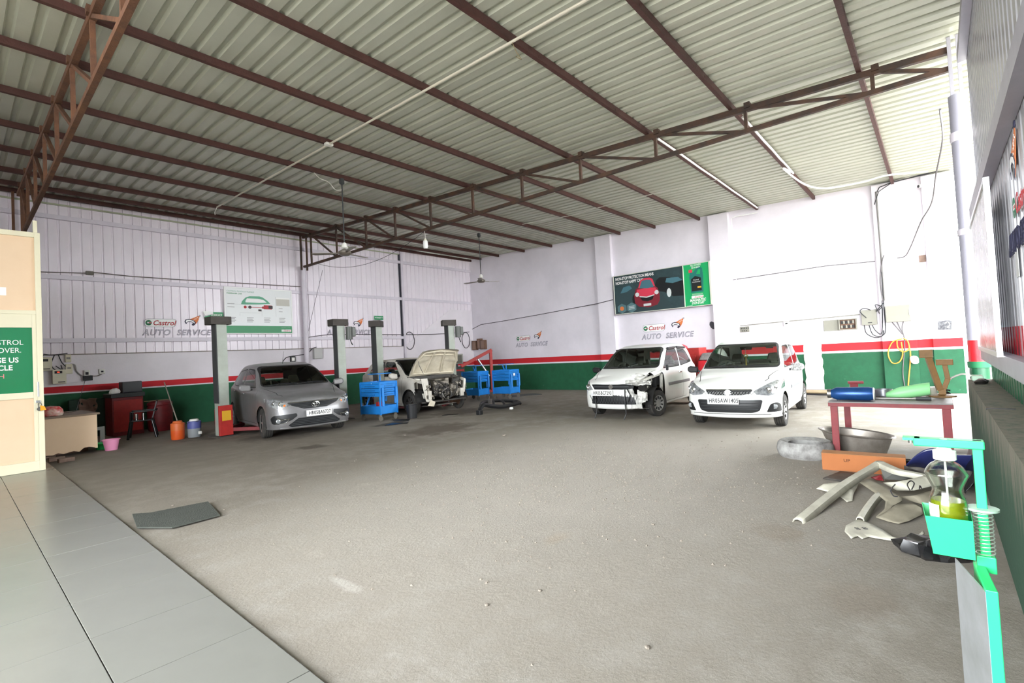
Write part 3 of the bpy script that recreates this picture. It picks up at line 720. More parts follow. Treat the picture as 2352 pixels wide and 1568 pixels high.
# ------------------------------------------------------------ white hatchback with intact front (right)
def make_k10():
    C = alto_base()
    root = empty('hatchback_car', (8.82, 2.8, 0), R_(3.5), 'clean white hatchback parked by the meter boxes, number plate HR05AW1405', 'car')
    root.scale = (1.03,)*3
    bm, P = std_car(C, root, m_cwhite, m_seat); pn = P['panel']
    for s in (1, -1):
        f = cut(bm, [(s*.37, .655), (s*.43, .585), (s*.60, .565), (s*.72, .59), (s*.755, .68), (s*.753, .85), (s*.64, .785), (s*.50, .715)][::s], 0, lambda c, n, s=s: c.x < .8 and c.y*s > 0 and n.x < .2)
        h = pn('headlamp', f, m_lamp)
        for yy, zz, r in ((.60, .655, .048), (.685, .69, .036)):
            F = frame((.0, s*yy, zz), (0, 1, 0), (0, 0, 1), (-1, 0, 0))
            xf = pchip(C['nose'])(yy/C['hw'])+pchip(C['nosez'])(zz)*.5
            MB().lathe([(r, -.03-xf), (r, .0-xf), (r*.8, .006-xf), (r*.7, -.004-xf), (0, .004-xf)], 20, F).build('reflector', m_chrome, h, smooth=True)
        f = cut(bm, rnd([(s*.56, .30), (s*.745, .30), (s*.74, .42), (s*.70, .455), (s*.62, .43)][::s], .02), 0, lambda c, n, s=s: c.x < .5 and c.y*s > 0 and n.x < .2)
        fg = pn('fog_lamp_recess', f, m_grille)
        xf = pchip(C['nose'])(.66/C['hw'])
        MB().cyl((xf-.0, s*.67, .385), (xf+.06, s*.67, .385), .04).build('fog_lamp', m_lamp, fg, smooth=True)
        f = cut(bm, [(s*.41, .627), (s*.455, .602), (s*.505, .598), (s*.50, .66)][::s], 0, lambda c, n, s=s: c.x < .8 and c.y*s > 0 and n.x < .2)
    f = cut(bm, rnd([(-.375, .665), (-.34, .60), (-.2, .575), (.2, .575), (.34, .60), (.375, .665), (.2, .668), (-.2, .668)], .012), 0, FRONT(.4))
    gr = pn('grille', f, m_grille)
    xg = lambda y, z: pchip(C['nose'])(abs(y)/C['hw'])+pchip(C['nosez'])(z)*.8
    mh = MB()
    for i in range(17):
        for sl in (-1, 1):
            y = -.36+i*.045; mh.bar((xg(y, .59)-.008, y, .585), (xg(y, .64)-.008, y+sl*.04, .635), .006, .006)
    mh.build('grille_mesh', m_silver, gr)
    MB().tube([(xg(y/50, .668)-.012, y/50, .667) for y in range(-18, 19)], .012, 6).build('grille_bar', m_chrome, gr, smooth=True)
    em = MB(); F = frame((xg(0, .62)-.02, 0, .622), (0, -1, 0), (0, 0, 1), (-1, 0, 0))
    for k in (1, -1): em.prism([(k*a, k*b) for a, b in ((0, .055), (.062, .02), (.035, .005), (.005, .022), (-.012, .012), (.03, -.012), (.0, -.028), (-.06, .012))], -.004, .008, F)
    em.build('badge', m_chrome, gr)
    f = cut(bm, rnd([(-.52, .50), (-.47, .32), (-.36, .285), (.36, .285), (.47, .32), (.52, .50)], .035), 0, FRONT(.4))
    it = pn('lower_intake', f, m_grille)
    b = MB()
    for z in (.345, .395, .445): b.tube([(xg(y/20, z)-.006, y/20, z) for y in range(-9, 10)], .006, 5)
    b.build('intake_bar', mat('dark_grey_plastic', '3a3c3e', .5), it)
    f = cut(bm, strip(-.62, .262, .62, .262, .01), 0, FRONT(.5)); pn('panel_gap', f, m_gap)
    for s in (1, -1):
        f = cut(bm, [(.3, s*.52), (.305, s*.535), (C['cowl']-.06, s*.655), (C['cowl']-.065, s*.645)][::s], 2, lambda c, n: c.z > .6 and n.z > .3); pn('panel_gap', f, m_gap)
    mk('body', take(bm, list(bm.faces), True), m_cwhite, root, smooth=2); bm.free()
    for a in C['axles']:
        for s in (1, -1): wheel(root, a, s*(C['hw']-.09), .27, .16, s, spokes=8, rim=mat('white_silver_cover', 'd3d3d0', .4, .3))
    interior(root, C, m_seat)
    mirror_obj(root, 1.16, .80, .97, 1, m_black); o = mirror_obj(root, 1.16, -.80, .97, -1, mat('scuffed_mirror_cover', 'b5b5b3', .5, 0, 1, 30, '27282a'))
    plate(root, -.03, .075, .49, .5, .12, 'HR05AW1405', 0)
    for s in (1, -1):
        MB().box((1.95, s*.758, .62), (1.25, .03, .06)).build('side_moulding', mat('grey_moulding', '6d6e70', .5), root, bevel=.012, rot=(0, 0, 0))
    for y0, y1 in ((.62, .02), (.08, -.5)): MB().tube([(.9, y0, 1.0), (.96, (y0+y1)/2, 1.03), (.95, y1, 1.025)], .011, 6).build('wiper', m_black, root)
    MB().tube([(1.5, 0, 1.33), (1.5, 0, 1.22)], .004).build('charm_string', m_wirew, root)
    c = MB(); c.tube([(1.5, .03*math.cos(a), 1.19+.03*math.sin(a)) for a in [k*.628 for k in range(10)]], .01, 6, closed=True); c.cyl((1.5, 0, 1.15), (1.5, 0, 1.0), .008, .016)
    c.build('hanging_charm', mat('brass_beads', 'b59a4a', .4, .4), root, smooth=True)
    f = MB().bx(1.4, 1.41, -.5, -.38, 1.32, 1.345).build('permit_sticker', mat('sticker_cyan', '9fd0d6', .5), root)
    return root
make_k10()

# ------------------------------------------------------------ white hatchback with smashed corner
def make_alto():
    C = alto_base(L=3.45, hw=.745, H=1.475, cowl=.86, wst=1.5, fa=.69, wb=2.4)
    C['handlem'] = m_chrome
    root = empty('hatchback_car', (9.33, 5.36, 0), R_(3), 'white hatchback with torn fender and smashed front corner, number plate HR05BC7293', 'car')
    root.scale = (1.05,)*3
    bm, P = std_car(C, root, m_cwhite, m_seat); pn = P['panel']
    hw = C['hw']
    xg = lambda y, z: pchip(C['nose'])(abs(y)/C['hw'])+pchip(C['nosez'])(z)*.8
    # intact headlamp on the image left
    f = cut(bm, [(.42, .60), (.60, .57), (.70, .60), (.735, .70), (.73, .86), (.66, .79), (.55, .70)], 0, lambda c, n: c.x < .8 and c.y > 0 and n.x < .25)
    h = pn('headlamp', f, m_lamp)
    F = frame((xg(.6, .64)-.0, .6, .645), (0, 1, 0), (0, 0, 1), (-1, 0, 0)); MB().lathe([(.062, -.08), (.062, .012), (.05, .02), (.04, .0), (0, .012)], 24, F).build('reflector', m_chrome, h, smooth=True)
    f = cut(bm, [(.20, .60), (.42, .60), (.52, .70), (.40, .705), (.20, .70)], 0, FRONT(.4)); pn('grille', f, m_grille)
    f = cut(bm, [(-.45, .62), (-.30, .60), (.20, .60), (.20, .70), (-.30, .70), (-.45, .69)], 0, FRONT(.5)); gr = pn('grille', f, m_grille)
    MB().tube([(xg(y/20, .655)-.008, y/20, .655) for y in range(-7, 10)], .008, 6).build('grille_bar', mat('grey_bar', '55585a', .4), gr)
    em = MB(); F = frame((xg(0, .65)-.02, 0.02, .655), (0, -1, 0), (0, 0, 1), (-1, 0, 0))
    for k in (1, -1): em.prism([(k*a, k*b) for a, b in ((0, .05), (.056, .018), (.032, .005), (.005, .02), (-.01, .011), (.027, -.011), (.0, -.025), (-.054, .011))], -.004, .008, F)
    em.build('badge', m_steel, gr)
    f = cut(bm, rnd([(-.44, .52), (-.50, .30), (.50, .30), (.46, .50), (.40, .53), (.1, .50), (-.1, .50)], .02), 0, FRONT(.45)); it = pn('lower_intake', f, m_grille)
    ms = MB()
    for i in range(16):
        for sl in (1, -1):
            y = -.47+i*.062; ms.bar((xg(y, .35)-.005, y, .32), (xg(y, .5)-.005, y+sl*.07, .49), .008, .006)
    ms.build('intake_mesh', mat('dark_grey_plastic', '3a3c3e', .5), it)
    # torn away fender, lamp and bumper corner on the image right
    for poly, ax in (([(.18, .50), (1.0, .34), (1.02, .89), (.60, .84), (.22, .76)], 1),):
        f = cut(bm, poly, 1, lambda c, n: c.y < -.42); bmesh.ops.delete(bm, geom=f, context='FACES')
    f = cut(bm, [(-.78, .50), (-.46, .54), (-.44, .74), (-.78, .90)], 0, lambda c, n: c.x < .55 and c.y < -.4); bmesh.ops.delete(bm, geom=f, context='FACES')
    for v in bm.verts:
        k = max(0, 1-(v.co-Vector((.25, -.62, .6))).length/.48)
        if k > 0:
            q = v.co*9
            v.co += Vector((abs(pnoise(q))*.16, pnoise(q+Vector((7, 3, 1)))*.11+.03, pnoise(q+Vector((2, 9, 4)))*.12-.015))*k**.7
    bmesh.ops.delete(bm, geom=[f for f in bm.faces if f.calc_center_median().x < .62 and f.calc_center_median().y < -.585 and f.calc_center_median().z < .95], context='FACES')
    crushed = [f for f in bm.faces if f.calc_center_median().x < .5 and f.calc_center_median().y < -.36]
    pn('crushed_bumper_corner', crushed, mat('scraped_white_paint', 'e2e1da', .45, 0, .9, 9, '4c4a47'))
    for s in (1, -1):
        f = cut(bm, [(.28, s*.50), (.285, s*.515), (C['cowl']-.06, s*.645), (C['cowl']-.065, s*.635)][::s], 2, lambda c, n: c.z > .6 and n.z > .3); pn('panel_gap', f, m_gap)
    mk('body', take(bm, list(bm.faces), True), m_cwhite, root, smooth=2); bm.free()
    # what the torn fender shows
    ip = MB(); ip.grid(lambda u, v: Vector((.3+u*.62, -.53-.03*math.sin(u*9)*math.cos(v*7), .36+v*.44-.1*(1-u)*v)), 14, 8); ip.build('inner_apron', mat('primer_white', 'cfcdc4', .6, 0, .7, 8, '6f6a60'), root, solid=.01, smooth=True)
    ip = MB(); ip.bar((.28, -.56, .76), (.95, -.66, .86), .07, .05); ip.bar((.22, -.5, .5), (.3, -.56, .76), .05, .05); ip.bar((.95, -.68, .4), (.98, -.69, .86), .06, .04); ip.build('fender_rail', mat('primer_white', 'cfcdc4'), root, bevel=.008)
    dk = MB(); dk.box((.26, -.57, .63), (.12, .14, .14)); dk.cyl((.69, -.55, .4), (.69, -.5, .82), .06); dk.tube([(.2, -.5, .62), (.3, -.62, .56), (.36, -.66, .62), (.3, -.7, .7)], .014); dk.box((.42, -.6, .70), (.16, .08, .1)); dk.build('exposed_mechanics', m_gap, root, bevel=.012)
    random.seed(11)
    ts = MB(); pts = []
    def shard(c, sx, sz, t):
        ts.grid(lambda u, v: Vector((c[0]+.05*pnoise(Vector((u*4, v*4, t)))+u*.12, c[1]-(u-.5)*sx, c[2]+(v-.5)*sz*(1-.5*u)+.04*pnoise(Vector((u*5, t, v*3))))), 8, 6)
    shard((.1, -.58, .72), .36, .11, 1.3); shard((.1, -.6, .44), .16, .3, 5.1); shard((.05, -.5, .76), .4, .07, 9.7)
    ts.build('torn_panel_shard', mat('scraped_white_paint', 'e2e1da'), root, solid=.006, smooth=True)
    st = MB()
    for y in (.36, -.30): st.tube([(.0, y, .60 if y < 0 else .46), (-.025, y, .4), (-.02, y-.01, .12), (-.05, y+.03, .008)], .012, 6)
    st.build('tie_strap', m_black, root)
    st = MB().tube([(.02, -.34, .62), (-.02, -.42, .5), (-.015, -.36, .36)], .012, 6).build('tie_strap', m_black, root)
    for a in C['axles']:
        for s in (1, -1): wheel(root, a, s*(C['hw']-.09), .27, .155, s, spokes=10, steer=R_(-16) if (a < 1 and s < 0) else 0)
    interior(root, C, m_seat)
    o = mirror_obj(root, 1.1, .79, .96, 1, m_black)
    MB().box((1.12, -.775, .98), (.05, .05, .12)).build('broken_mirror_base', m_black, root, bevel=.015)
    plate(root, -.03, .2, .535, .48, .12, 'HR05BC7293')
    for s in (1, -1):
        MB().box((1.9, s*.747, .62), (1.35, .03, .065)).build('side_moulding', mat('grey_moulding', '6d6e70', .5), root, bevel=.012)
        for a, b in (((1.62, 1.385), (2.1, 1.405)), ((2.2, 1.405), (2.75, 1.385))): MB().bar((a[0], s*.615, a[1]), (b[0], s*.61, b[1]), .05, .05).build('rain_visor', m_grille, root, bevel=.012)
    for y0, y1 in ((.6, .02), (.08, -.5)): MB().tube([(.85, y0, 1.0), (.91, (y0+y1)/2, 1.03), (.9, y1, 1.025)], .011, 6).build('wiper', m_black, root)
    return root
make_alto()

# ------------------------------------------------------------ silver hatchback on the first lift
def make_etios():
    L, hw, H = 3.85, .83, 1.51; cowl, wst = 1.02, 1.72
    C = dict(L=L, hw=hw, H=H, zb=.19, cowl=cowl, wst=wst, zcowl=1.02, rearx=L-.6, rz=(1.08, 1.36), wsw=(.70, .575), xs=.55,
             zc=[(0, .74), (.14, .80), (.35, .88), (.7, .96), (cowl-.05, 1.015), (cowl, 1.025), (wst-.12, 1.42), (wst+.05, 1.48), (2.3, H+.035), (3.0, H+.015), (L-.35, H-.11), (L-.17, 1.22), (L-.06, 1.0), (L, .97)],
             belt=[(0, .68), (.14, .74), (.55, .84), (cowl, .93), (1.7, .96), (2.7, 1.0), (L, 1.04)],
             wr=[(0, .3), (.55, .62), (cowl, .72), (wst, .60), (2.3, .61), (3.1, .58), (L, .52)],
             rf=[(0, .6), (cowl-.05, .62), (cowl+.25, .8), (wst, .87), (L-.4, .88), (L, .7)],
             wm=[(0, hw-.02), (.55, hw-.012), (1.3, hw), (2.8, hw), (L-.35, hw-.03), (L-.1, hw-.09), (L, hw-.19)],
             nose=[(0, 0), (.45, .025), (.7, .08), (.86, .16), (.95, .27), (.99, .42), (1, .55)],
             nosez=[(.19, .06), (.3, .01), (.45, 0), (.6, .03), (.7, .07), (.78, .12), (.9, .2)],
             wr_=.30, arch=.355, axles=(.79, 3.3), tuck=.055)
    C['sidewin'] = [('front_side_window', [(cowl+.36, 1.02), (wst+.16, 1.38), (wst+.6, 1.405), (wst+.62, 1.02)]),
                    ('rear_side_window', [(wst+.70, 1.02), (wst+.68, 1.405), (L-.8, 1.36), (L-.62, 1.23), (L-.6, 1.06)])]
    C['gaps'] = [strip(cowl+.2, .28, cowl+.16, .96), strip(wst+.65, .26, wst+.66, 1.01), strip(L-1.0, .7, L-.62, 1.02), strip(cowl+.2, .27, L-1.1, .27)]
    C['handles'] = [(wst+.46, .88), (wst+1.22, .92)]
    # heading taken from the tyre contact points
    root = empty('hatchback_car', (5.08, 10.01, 0), R_(90-7.5), 'dusty silver hatchback on the first lift, number plate HR05BA5727', 'car')
    root.scale = (1.05,)*3
    bm, P = std_car(C, root, m_csilver, m_seatb); pn = P['panel']
    xg = lambda y, z: pchip(C['nose'])(abs(y)/C['hw'])+pchip(C['nosez'])(z)*.8
    for s in (1, -1):
        f = cut(bm, [(s*.45, .665), (s*.60, .61), (s*.72, .615), (s*.795, .66), (s*.81, .74), (s*.80, .80), (s*.70, .79)][::s], 0, lambda c, n, s=s: c.x < .8 and c.y*s > 0 and n.x < .25)
        h = pn('headlamp', f, m_lamp)
        for yy, zz, r in ((.62, .69, .05), (.715, .71, .045)):
            F = frame((xg(yy, zz)-.0, s*yy, zz), (0, 1, 0), (0, 0, 1), (-1, 0, 0)); MB().lathe([(r, -.06), (r, .0), (r*.8, .008), (r*.6, -.01), (0, .0)], 20, F).build('reflector', m_chrome, h, smooth=True)
        F = frame((xg(.56, .66)-.004, s*.56, .655), (0, 1, 0), (0, 0, 1), (-1, 0, 0)); MB().lathe([(.03, -.03), (.028, .0), (0, .004)], 14, F).build('indicator', m_amber, h, smooth=True)
        f = cut(bm, rnd([(s*.36, .50), (s*.755, .475), (s*.79, .42), (s*.77, .31), (s*.56, .30), (s*.46, .37), (s*.36, .40)][::s], .03), 0, lambda c, n, s=s: c.x < .6 and c.y*s > 0 and n.x < .3)
        fr = pn('fog_lamp_recess', f, m_grille)
        F = frame((xg(.68, .36)-.01, s*.68, .365), (0, 1, 0), (0, 0, 1), (-1, 0, 0)); MB().lathe([(.045, -.03), (.045, .0), (.03, .008), (0, .006)], 18, F).build('fog_lamp', m_lamp, fr, smooth=True)
        MB().tube([(xg(y, z)-.008, s*y, z) for y, z in ((.50, .40), (.60, .385), (.70, .425), (.62, .32), (.56, .325))][:3], .01, 6).build('fog_trim', m_chrome, fr)
        MB().tube([(xg(y, z)-.006, s*y, z) for y, z in ((.56, .325), (.50, .40), (.58, .40), (.74, .31), (.56, .325))], .008, 6).build('fog_trim', m_chrome, fr)
    f = cut(bm, [(-.52, .70), (-.46, .655), (-.22, .57), (.22, .57), (.46, .655), (.52, .70), (.52, .715), (.25, .70), (-.25, .70), (-.52, .715)][0:6]+[(.3, .705), (-.3, .705)], 0, FRONT(.5))
    gr = pn('grille', f, m_grille); sl = MB()
    for z, w in ((.60, .25), (.63, .34), (.66, .42), (.685, .48)): sl.tube([(xg(w*k/8, z)-.005, w*k/8, z) for k in range(-8, 9)], .006, 5)
    sl.build('grille_slat', mat('dark_grey_plastic', '3a3c3e', .5), gr)
    MB().tube([(xg(y/20, .70+.02*abs(y)/10)-.008, y/20, .705) for y in range(-10, 11)], .01, 6).build('grille_bar', m_chrome, gr)
    e = MB(); F = frame((xg(0, .645)-.02, 0, .645), (0, -1, 0), (0, 0, 1), (-1, 0, 0))
    for rx, ry, oy in ((.075, .05, 0), (.022, .047, 0), (.055, .02, .022)): e.tube([F(rx*math.cos(a*.3142), ry*math.sin(a*.3142)+oy, 0) for a in range(20)], .008, 6, closed=True)
    e.build('badge', m_chrome, gr, smooth=True)
    f = cut(bm, rnd([(-.34, .40), (-.52, .27), (-.46, .235), (.46, .235), (.52, .27), (.34, .40)], .02), 0, FRONT(.5)); it = pn('lower_intake', f, m_grille); b = MB()
    for z, w in ((.27, .46), (.30, .44), (.33, .40), (.36, .36)): b.tube([(xg(w*k/8, z)-.004, w*k/8, z) for k in range(-8, 9)], .006, 5)
    b.build('intake_bar', mat('dark_grey_plastic', '3a3c3e', .5), it)
    MB().tube([(xg(y/20, .22)-.012, y/20, .218+.003*abs(y)/12) for y in range(-13, 14)], .012, 6).build('chin_trim', m_silver, root)
    for s in (1, -1):
        f = cut(bm, [(.34, s*.52), (.345, s*.535), (C['cowl']-.06, s*.715), (C['cowl']-.065, s*.705)][::s], 2, lambda c, n: c.z > .6 and n.z > .3); pn('panel_gap', f, m_gap)
    mk('body', take(bm, list(bm.faces), True), m_csilver, root, smooth=2); bm.free()
    for a in C['axles']:
        for s in (1, -1): wheel(root, a, s*(C['hw']-.1), .30, .185, s, spokes=5, hub='alloy', steer=R_(-6) if a < 1 else 0)
    interior(root, C, m_seatb)
    for s in (1, -1):
        o = mirror_obj(root, 1.3, s*.875, 1.02, s, m_csilver, 1.15)
    plate(root, -.03, -.05, .475, .5, .12, 'HR05BA5727')
    MB().tube([(1.9, .05, 1.49), (1.78, .05, 1.78)], [.006, .002], 6).build('aerial', m_black, root)
    for y0, y1 in ((.68, .02), (.08, -.56)): MB().tube([(1.0, y0, 1.035), (1.06, (y0+y1)/2, 1.07), (1.05, y1, 1.06)], .011, 6).build('wiper', m_black, root)
    return root
make_etios()

# ------------------------------------------------------------ dismantled white hatchback on the second lift
def make_stripped():
    L, hw, H = 3.85, .845, 1.53; cowl, wst = 1.0, 1.72
    C = dict(L=L, hw=hw, H=H, zb=.2, cowl=cowl, wst=wst, zcowl=1.02, rearx=L-.6, rz=(1.1, 1.36), wsw=(.70, .575), xs=.55,
             zc=[(0, .74), (.14, .82), (.35, .91), (.7, .985), (cowl-.05, 1.02), (cowl, 1.03), (wst-.12, 1.43), (wst+.05, 1.49), (2.3, H), (3.0, H-.02), (L-.35, H-.1), (L-.17, 1.25), (L-.06, 1.0), (L, .97)],
             belt=[(0, .68), (.14, .76), (.55, .87), (cowl, .96), (1.7, .98), (2.7, 1.04), (L, 1.08)],
             wr=[(0, .3), (.55, .62), (cowl, .72), (wst, .60), (2.3, .61), (3.1, .58), (L, .52)],
             rf=[(0, .6), (cowl-.05, .62), (cowl+.25, .8), (wst, .87), (L-.4, .88), (L, .7)],
             wm=[(0, hw-.02), (.55, hw-.012), (1.3, hw), (2.8, hw), (L-.35, hw-.03), (L-.1, hw-.09), (L, hw-.19)],
             nose=[(0, 0), (.45, .025), (.7, .08), (.86, .16), (.95, .27), (.99, .42), (1, .55)],
             nosez=[(.19, .06), (.3, .01), (.45, 0), (.6, .03), (.7, .07), (.78, .12), (.9, .2)],
             wr_=.31, arch=.37, axles=(.8, 3.28), tuck=.055)
    C['sidewin'] = [('front_side_window', [(cowl+.34, 1.03), (wst+.14, 1.40), (wst+.6, 1.42), (wst+.62, 1.03)]),
                    ('rear_side_window', [(wst+.70, 1.04), (wst+.68, 1.42), (L-.8, 1.375), (L-.6, 1.1)])]
    C['gaps'] = [strip(cowl+.2, .28, cowl+.16, .98), strip(wst+.65, .26, wst+.66, 1.02), strip(L-1.0, .7, L-.62, 1.04), strip(cowl+.2, .27, L-1.1, .27)]
    C['handles'] = [(wst+.46, .9), (wst+1.22, .95)]
    root = empty('hatchback_car', (9.02, 10.12, 0), R_(90-7), 'dismantled white hatchback on the second lift, bonnet up and engine exposed', 'car')
    root.scale = (1.03,)*3
    bm, P = std_car(C, root, m_cwhite2, m_seat); pn = P['panel']
    f = cut(bm, [(.1, -.55), (.1, .55), (.5, .70), (cowl-.03, .735), (cowl-.03, -.735), (.5, -.70)], 2, lambda c, n: c.z > .6 and n.z > .35)
    hood_me = take(bm, f)
    f = [q for q in bm.faces if q.calc_center_median().x < .5]; bmesh.ops.delete(bm, geom=f, context='FACES')
    mk('body', take(bm, list(bm.faces), True), m_cwhite2, root, smooth=2); bm.free()
    # raised bonnet turning on its rear hinge
    hx, hz = cowl-.03, 1.02
    cream = mat('bonnet_underside', 'cfc6b2', .6, 0, .6, 4, '9c8d74')
    hg = empty('bonnet', (hx, 0, hz), rot=(0, R_(66), 0)); hg.parent = root
    for v in hood_me.vertices: v.co = v.co-Vector((hx, 0, hz))
    mk('outer_skin', hood_me, m_cwhite2, hg, smooth=2)
    inn = bpy.data.meshes.new('inner_skin'); inn = hood_me.copy(); inn.materials.clear()
    for v in inn.vertices: v.co = Vector((v.co.x*.985, v.co.y*.985, v.co.z-.02))
    mk('inner_skin', inn, cream, hg, smooth=2)
    rb = MB()
    zi = lambda x: pchip(C['zc'])(x)-hz-.04
    def rib(pts, w): rb.tube([(x-hx, y, zi(x)-.05*abs(y)**2) for x, y in pts], w, 8)
    rib([(.2, -.48), (.17, 0), (.2, .48), (.5, .64), (.88, .66), (.9, 0), (.88, -.66), (.5, -.64), (.2, -.48)], .028)
    rib([(.2, .17), (.5, .2), (.88, .26)], .022); rib([(.2, -.17), (.5, -.2), (.88, -.26)], .022); rib([(.32, -.55), (.3, 0), (.32, .55)], .018)
    rb.build('inner_frame', cream, hg, smooth=True)
    MB().tube([(-.55, .62, zi(.42)), (-.4, .6, -.25), (-.28, .6, -.5)], .008).build('stay_rod', m_steel, hg)
    # engine bay
    eng = empty('engine_bay', (0, 0, 0)); eng.parent = root
    alu = mat('dirty_aluminium', '8c857a', .5, .6, .7, 9, '4a443c'); dirty = mat('oily_black', '2b2825', .55, 0, .5, 10, '4d463e'); rst = mat('rusty_casting', '6b4e3b', .75, .2, .7, 10, '3c2f27')
    MB().bx(.35, .98, -.72, .72, .3, .34).build('undertray', dirty, eng)
    MB().bx(.93, .98, -.76, .76, .3, 1.0).build('firewall', dirty, eng)
    b = MB(); b.bx(.42, .8, -.22, .28, .45, .86); b.bx(.4, .78, -.2, .26, .86, .92); b.build('engine_block', alu, eng, bevel=.02)
    b = MB(); b.bx(.4, .72, -.5, -.24, .4, .72); b.cyl((.5, -.52, .55), (.5, -.6, .55), .12); b.build('gearbox', alu, eng, bevel=.03)
    b = MB(); b.cyl((.4, .1, .5), (.33, .1, .5), .09); b.cyl((.4, -.08, .72), (.34, -.08, .72), .06); b.cyl((.4, .22, .72), (.34, .22, .72), .05); b.build('pulley', dirty, eng, smooth=True)
    b = MB(); b.tube(catmull([(.36, .2, .85), (.28, .1, .78), (.32, -.05, .62), (.28, -.02, .48), (.36, .1, .4)], 5), .03); b.tube(catmull([(.4, -.3, .8), (.28, -.38, .7), (.3, -.3, .5), (.36, -.16, .38)], 5), .026); b.build('radiator_hose', dirty, eng, smooth=True)
    b = MB(); b.tube(catmull([(.34, -.05, .78), (.26, -.02, .66), (.28, .12, .55), (.26, .05, .38), (.32, -.1, .34)], 5), .014); b.tube(catmull([(.3, .32, .78), (.26, .3, .6), (.3, .2, .5)], 5), .012); b.tube(catmull([(.42, -.45, .82), (.3, -.5, .74), (.34, -.6, .6)], 5), .01); b.build('metal_pipe', m_steel, eng, smooth=True)
    b = MB(); b.bx(.5, .76, .36, .6, .66, .88); b.build('battery', dirty, eng, bevel=.01)
    b = MB(); b.bx(.45, .7, -.62, -.34, .76, .92); b.cyl((.55, -.45, .92), (.55, -.45, .98), .08); b.build('air_box', dirty, eng, bevel=.02)
    for s in (1, -1):
        b = MB(); b.bx(.3, .96, s*.56-.05, s*.56+.05, .42, .55); b.cyl((.8, s*.62, .5), (.8, s*.56, .94), .09); b.bar((.3, s*.66, .84), (.95, s*.74, .93), .06, .07); b.bar((.3, s*.6, .5), (.3, s*.66, .84), .05, .06); b.build('chassis_leg', m_cwhite2, eng, bevel=.01)
        b = MB(); b.bx(.24, .3, s*.52-.05, s*.52+.05, .4, .62); b.bx(.225, .24, s*.52-.02, s*.52+.02, .48, .56); b.build('crash_mount', m_cwhite2, eng, bevel=.01)
        b = MB(); b.cyl((.8, s*.5, .31), (.8, s*.74, .31), .12); b.bar((.8, s*.7, .3), (.7, s*.2, .28), .06, .05); b.build('suspension_hub', rst, eng)
    MB().tube([(.27, -.55, .93), (.25, 0, .95), (.27, .55, .93)], .016).build('bonnet_slam_bar', dirty, eng)
    random.seed(5)
    for k in range(26):
        b = MB()
        x, y, z = random.uniform(.27, .42), random.uniform(-.6, .6), random.uniform(.36, .9); s = random.uniform(.03, .07)
        if k % 3: b.box((x, y, z), (s, s*random.uniform(.7, 1.8), s*random.uniform(.7, 1.6)))
        else: b.cyl((x, y, z), (x-.05, y+.01, z), s*.6, n=10)
        b.build('ancillary_unit', alu, eng, bevel=.006)
    b = MB()
    for k in range(12):
        y, z = random.uniform(-.6, .6), random.uniform(.45, .9); b.tube(catmull([(.4, y, z), (.26, y+random.uniform(-.2, .2), z-.08), (.28, y+random.uniform(-.25, .25), z-.2), (.4, y+random.uniform(-.2, .2), z-.12)], 4), .007, 5)
    b.build('wiring_loom', m_wire, eng)
    b = MB(); b.prism([(.55, .95), (.75, .95), (.62, .35), (.45, .3), (.5, .6)], -.005, .005, frame((.3, 0, 0), (0, 1, 0), (0, 0, 1), (1, 0, 0))); b.build('hanging_guard', m_cwhite2, eng)
    MB().prism([(.36, .32), (.5, .38), (.6, .24), (.42, .2)], 0, .01, frame((.25, 0, 0), (0, 1, 0), (0, 0, 1), (1, 0, 0))).build('loose_flap', cream, eng)
    wheel(root, .8, hw-.1, .31, .19, 1, spokes=7, hub='alloy', rim=mat('dark_alloy', '4d4b49', .5, .4)); wheel(root, .8, -hw+.1, .29, .06, -1, spokes=0, rim=rst)
    for s in (1, -1): wheel(root, 3.28, s*(hw-.1), .31, .19, s, spokes=7, hub='alloy')
    interior(root, C, m_inter)
    mirror_obj(root, 1.3, .885, 1.04, 1, m_cwhite2, 1.25)
    return root
make_stripped()

# ================================================================== wall mounted things: local x = right, y = up, z = out of the wall
ROT = {'L': (R_(90), 0, 0), 'R': (R_(90), 0, R_(-90)), 'F': (R_(90), 0, R_(180))}
def wroot(name, pos, wall, label, cat, group=None): return empty(name, pos, rot=ROT[wall], label=label, cat=cat, group=group)
m_logo_r = mat('logo_red', 'b22a32', .6); m_logo_g = mat('logo_green', '1f6e47', .6); m_logo_o = mat('logo_orange', 'd97a42', .6); m_logo_k = mat('logo_navy', '34344a', .6); m_logo_w = mat('logo_grey_line', '8d8a98', .7)
def brand(parent, cx, cy, h, z=.004, box=True):
    """pill with green disc and red script"""
    w = h*3.1
    def put(o): o.location = (cx, cy, z); return o
    if box:
        o = MB().prism(rnd([(-w*.55, -h*.5), (w*.5, -h*.5), (w*.55, h*.5), (-w*.55, h*.5)], h*.42, 6), -.001, .001).build('logo_plate', m_lwhite, parent); put(o)
        t = [Vector((p[0], p[1], .0025)) for p in rnd([(-w*.55, -h*.5), (w*.5, -h*.5), (w*.55, h*.5), (-w*.55, h*.5)], h*.42, 6)]
        put(MB().tube(t, h*.022, 4, closed=True).build('logo_outline', m_logo_w, parent))
    put(MB().prism(circ(-w*.42, 0, h*.33, 24), .001, .003).build('logo_disc', m_logo_g, parent))
    put(MB().prism([(-w*.47, -h*.07), (-w*.33, -h*.07), (-w*.33, h*.1), (-w*.47, h*.1)], .003, .004).build('logo_bar', m_lwhite, parent))
    put(MB().prism([(-w*.41, -h*.05), (-w*.32, -h*.05), (-w*.32, h*.05), (-w*.41, h*.05)], .004, .005).build('logo_tongue', m_logo_r, parent))
    text('Castrol', h*.86, m_logo_r, parent, loc=(cx+w*.1, cy-h*.03, z+.002), shear=.28, bold=h*.012, ext=.001, sx=.94)
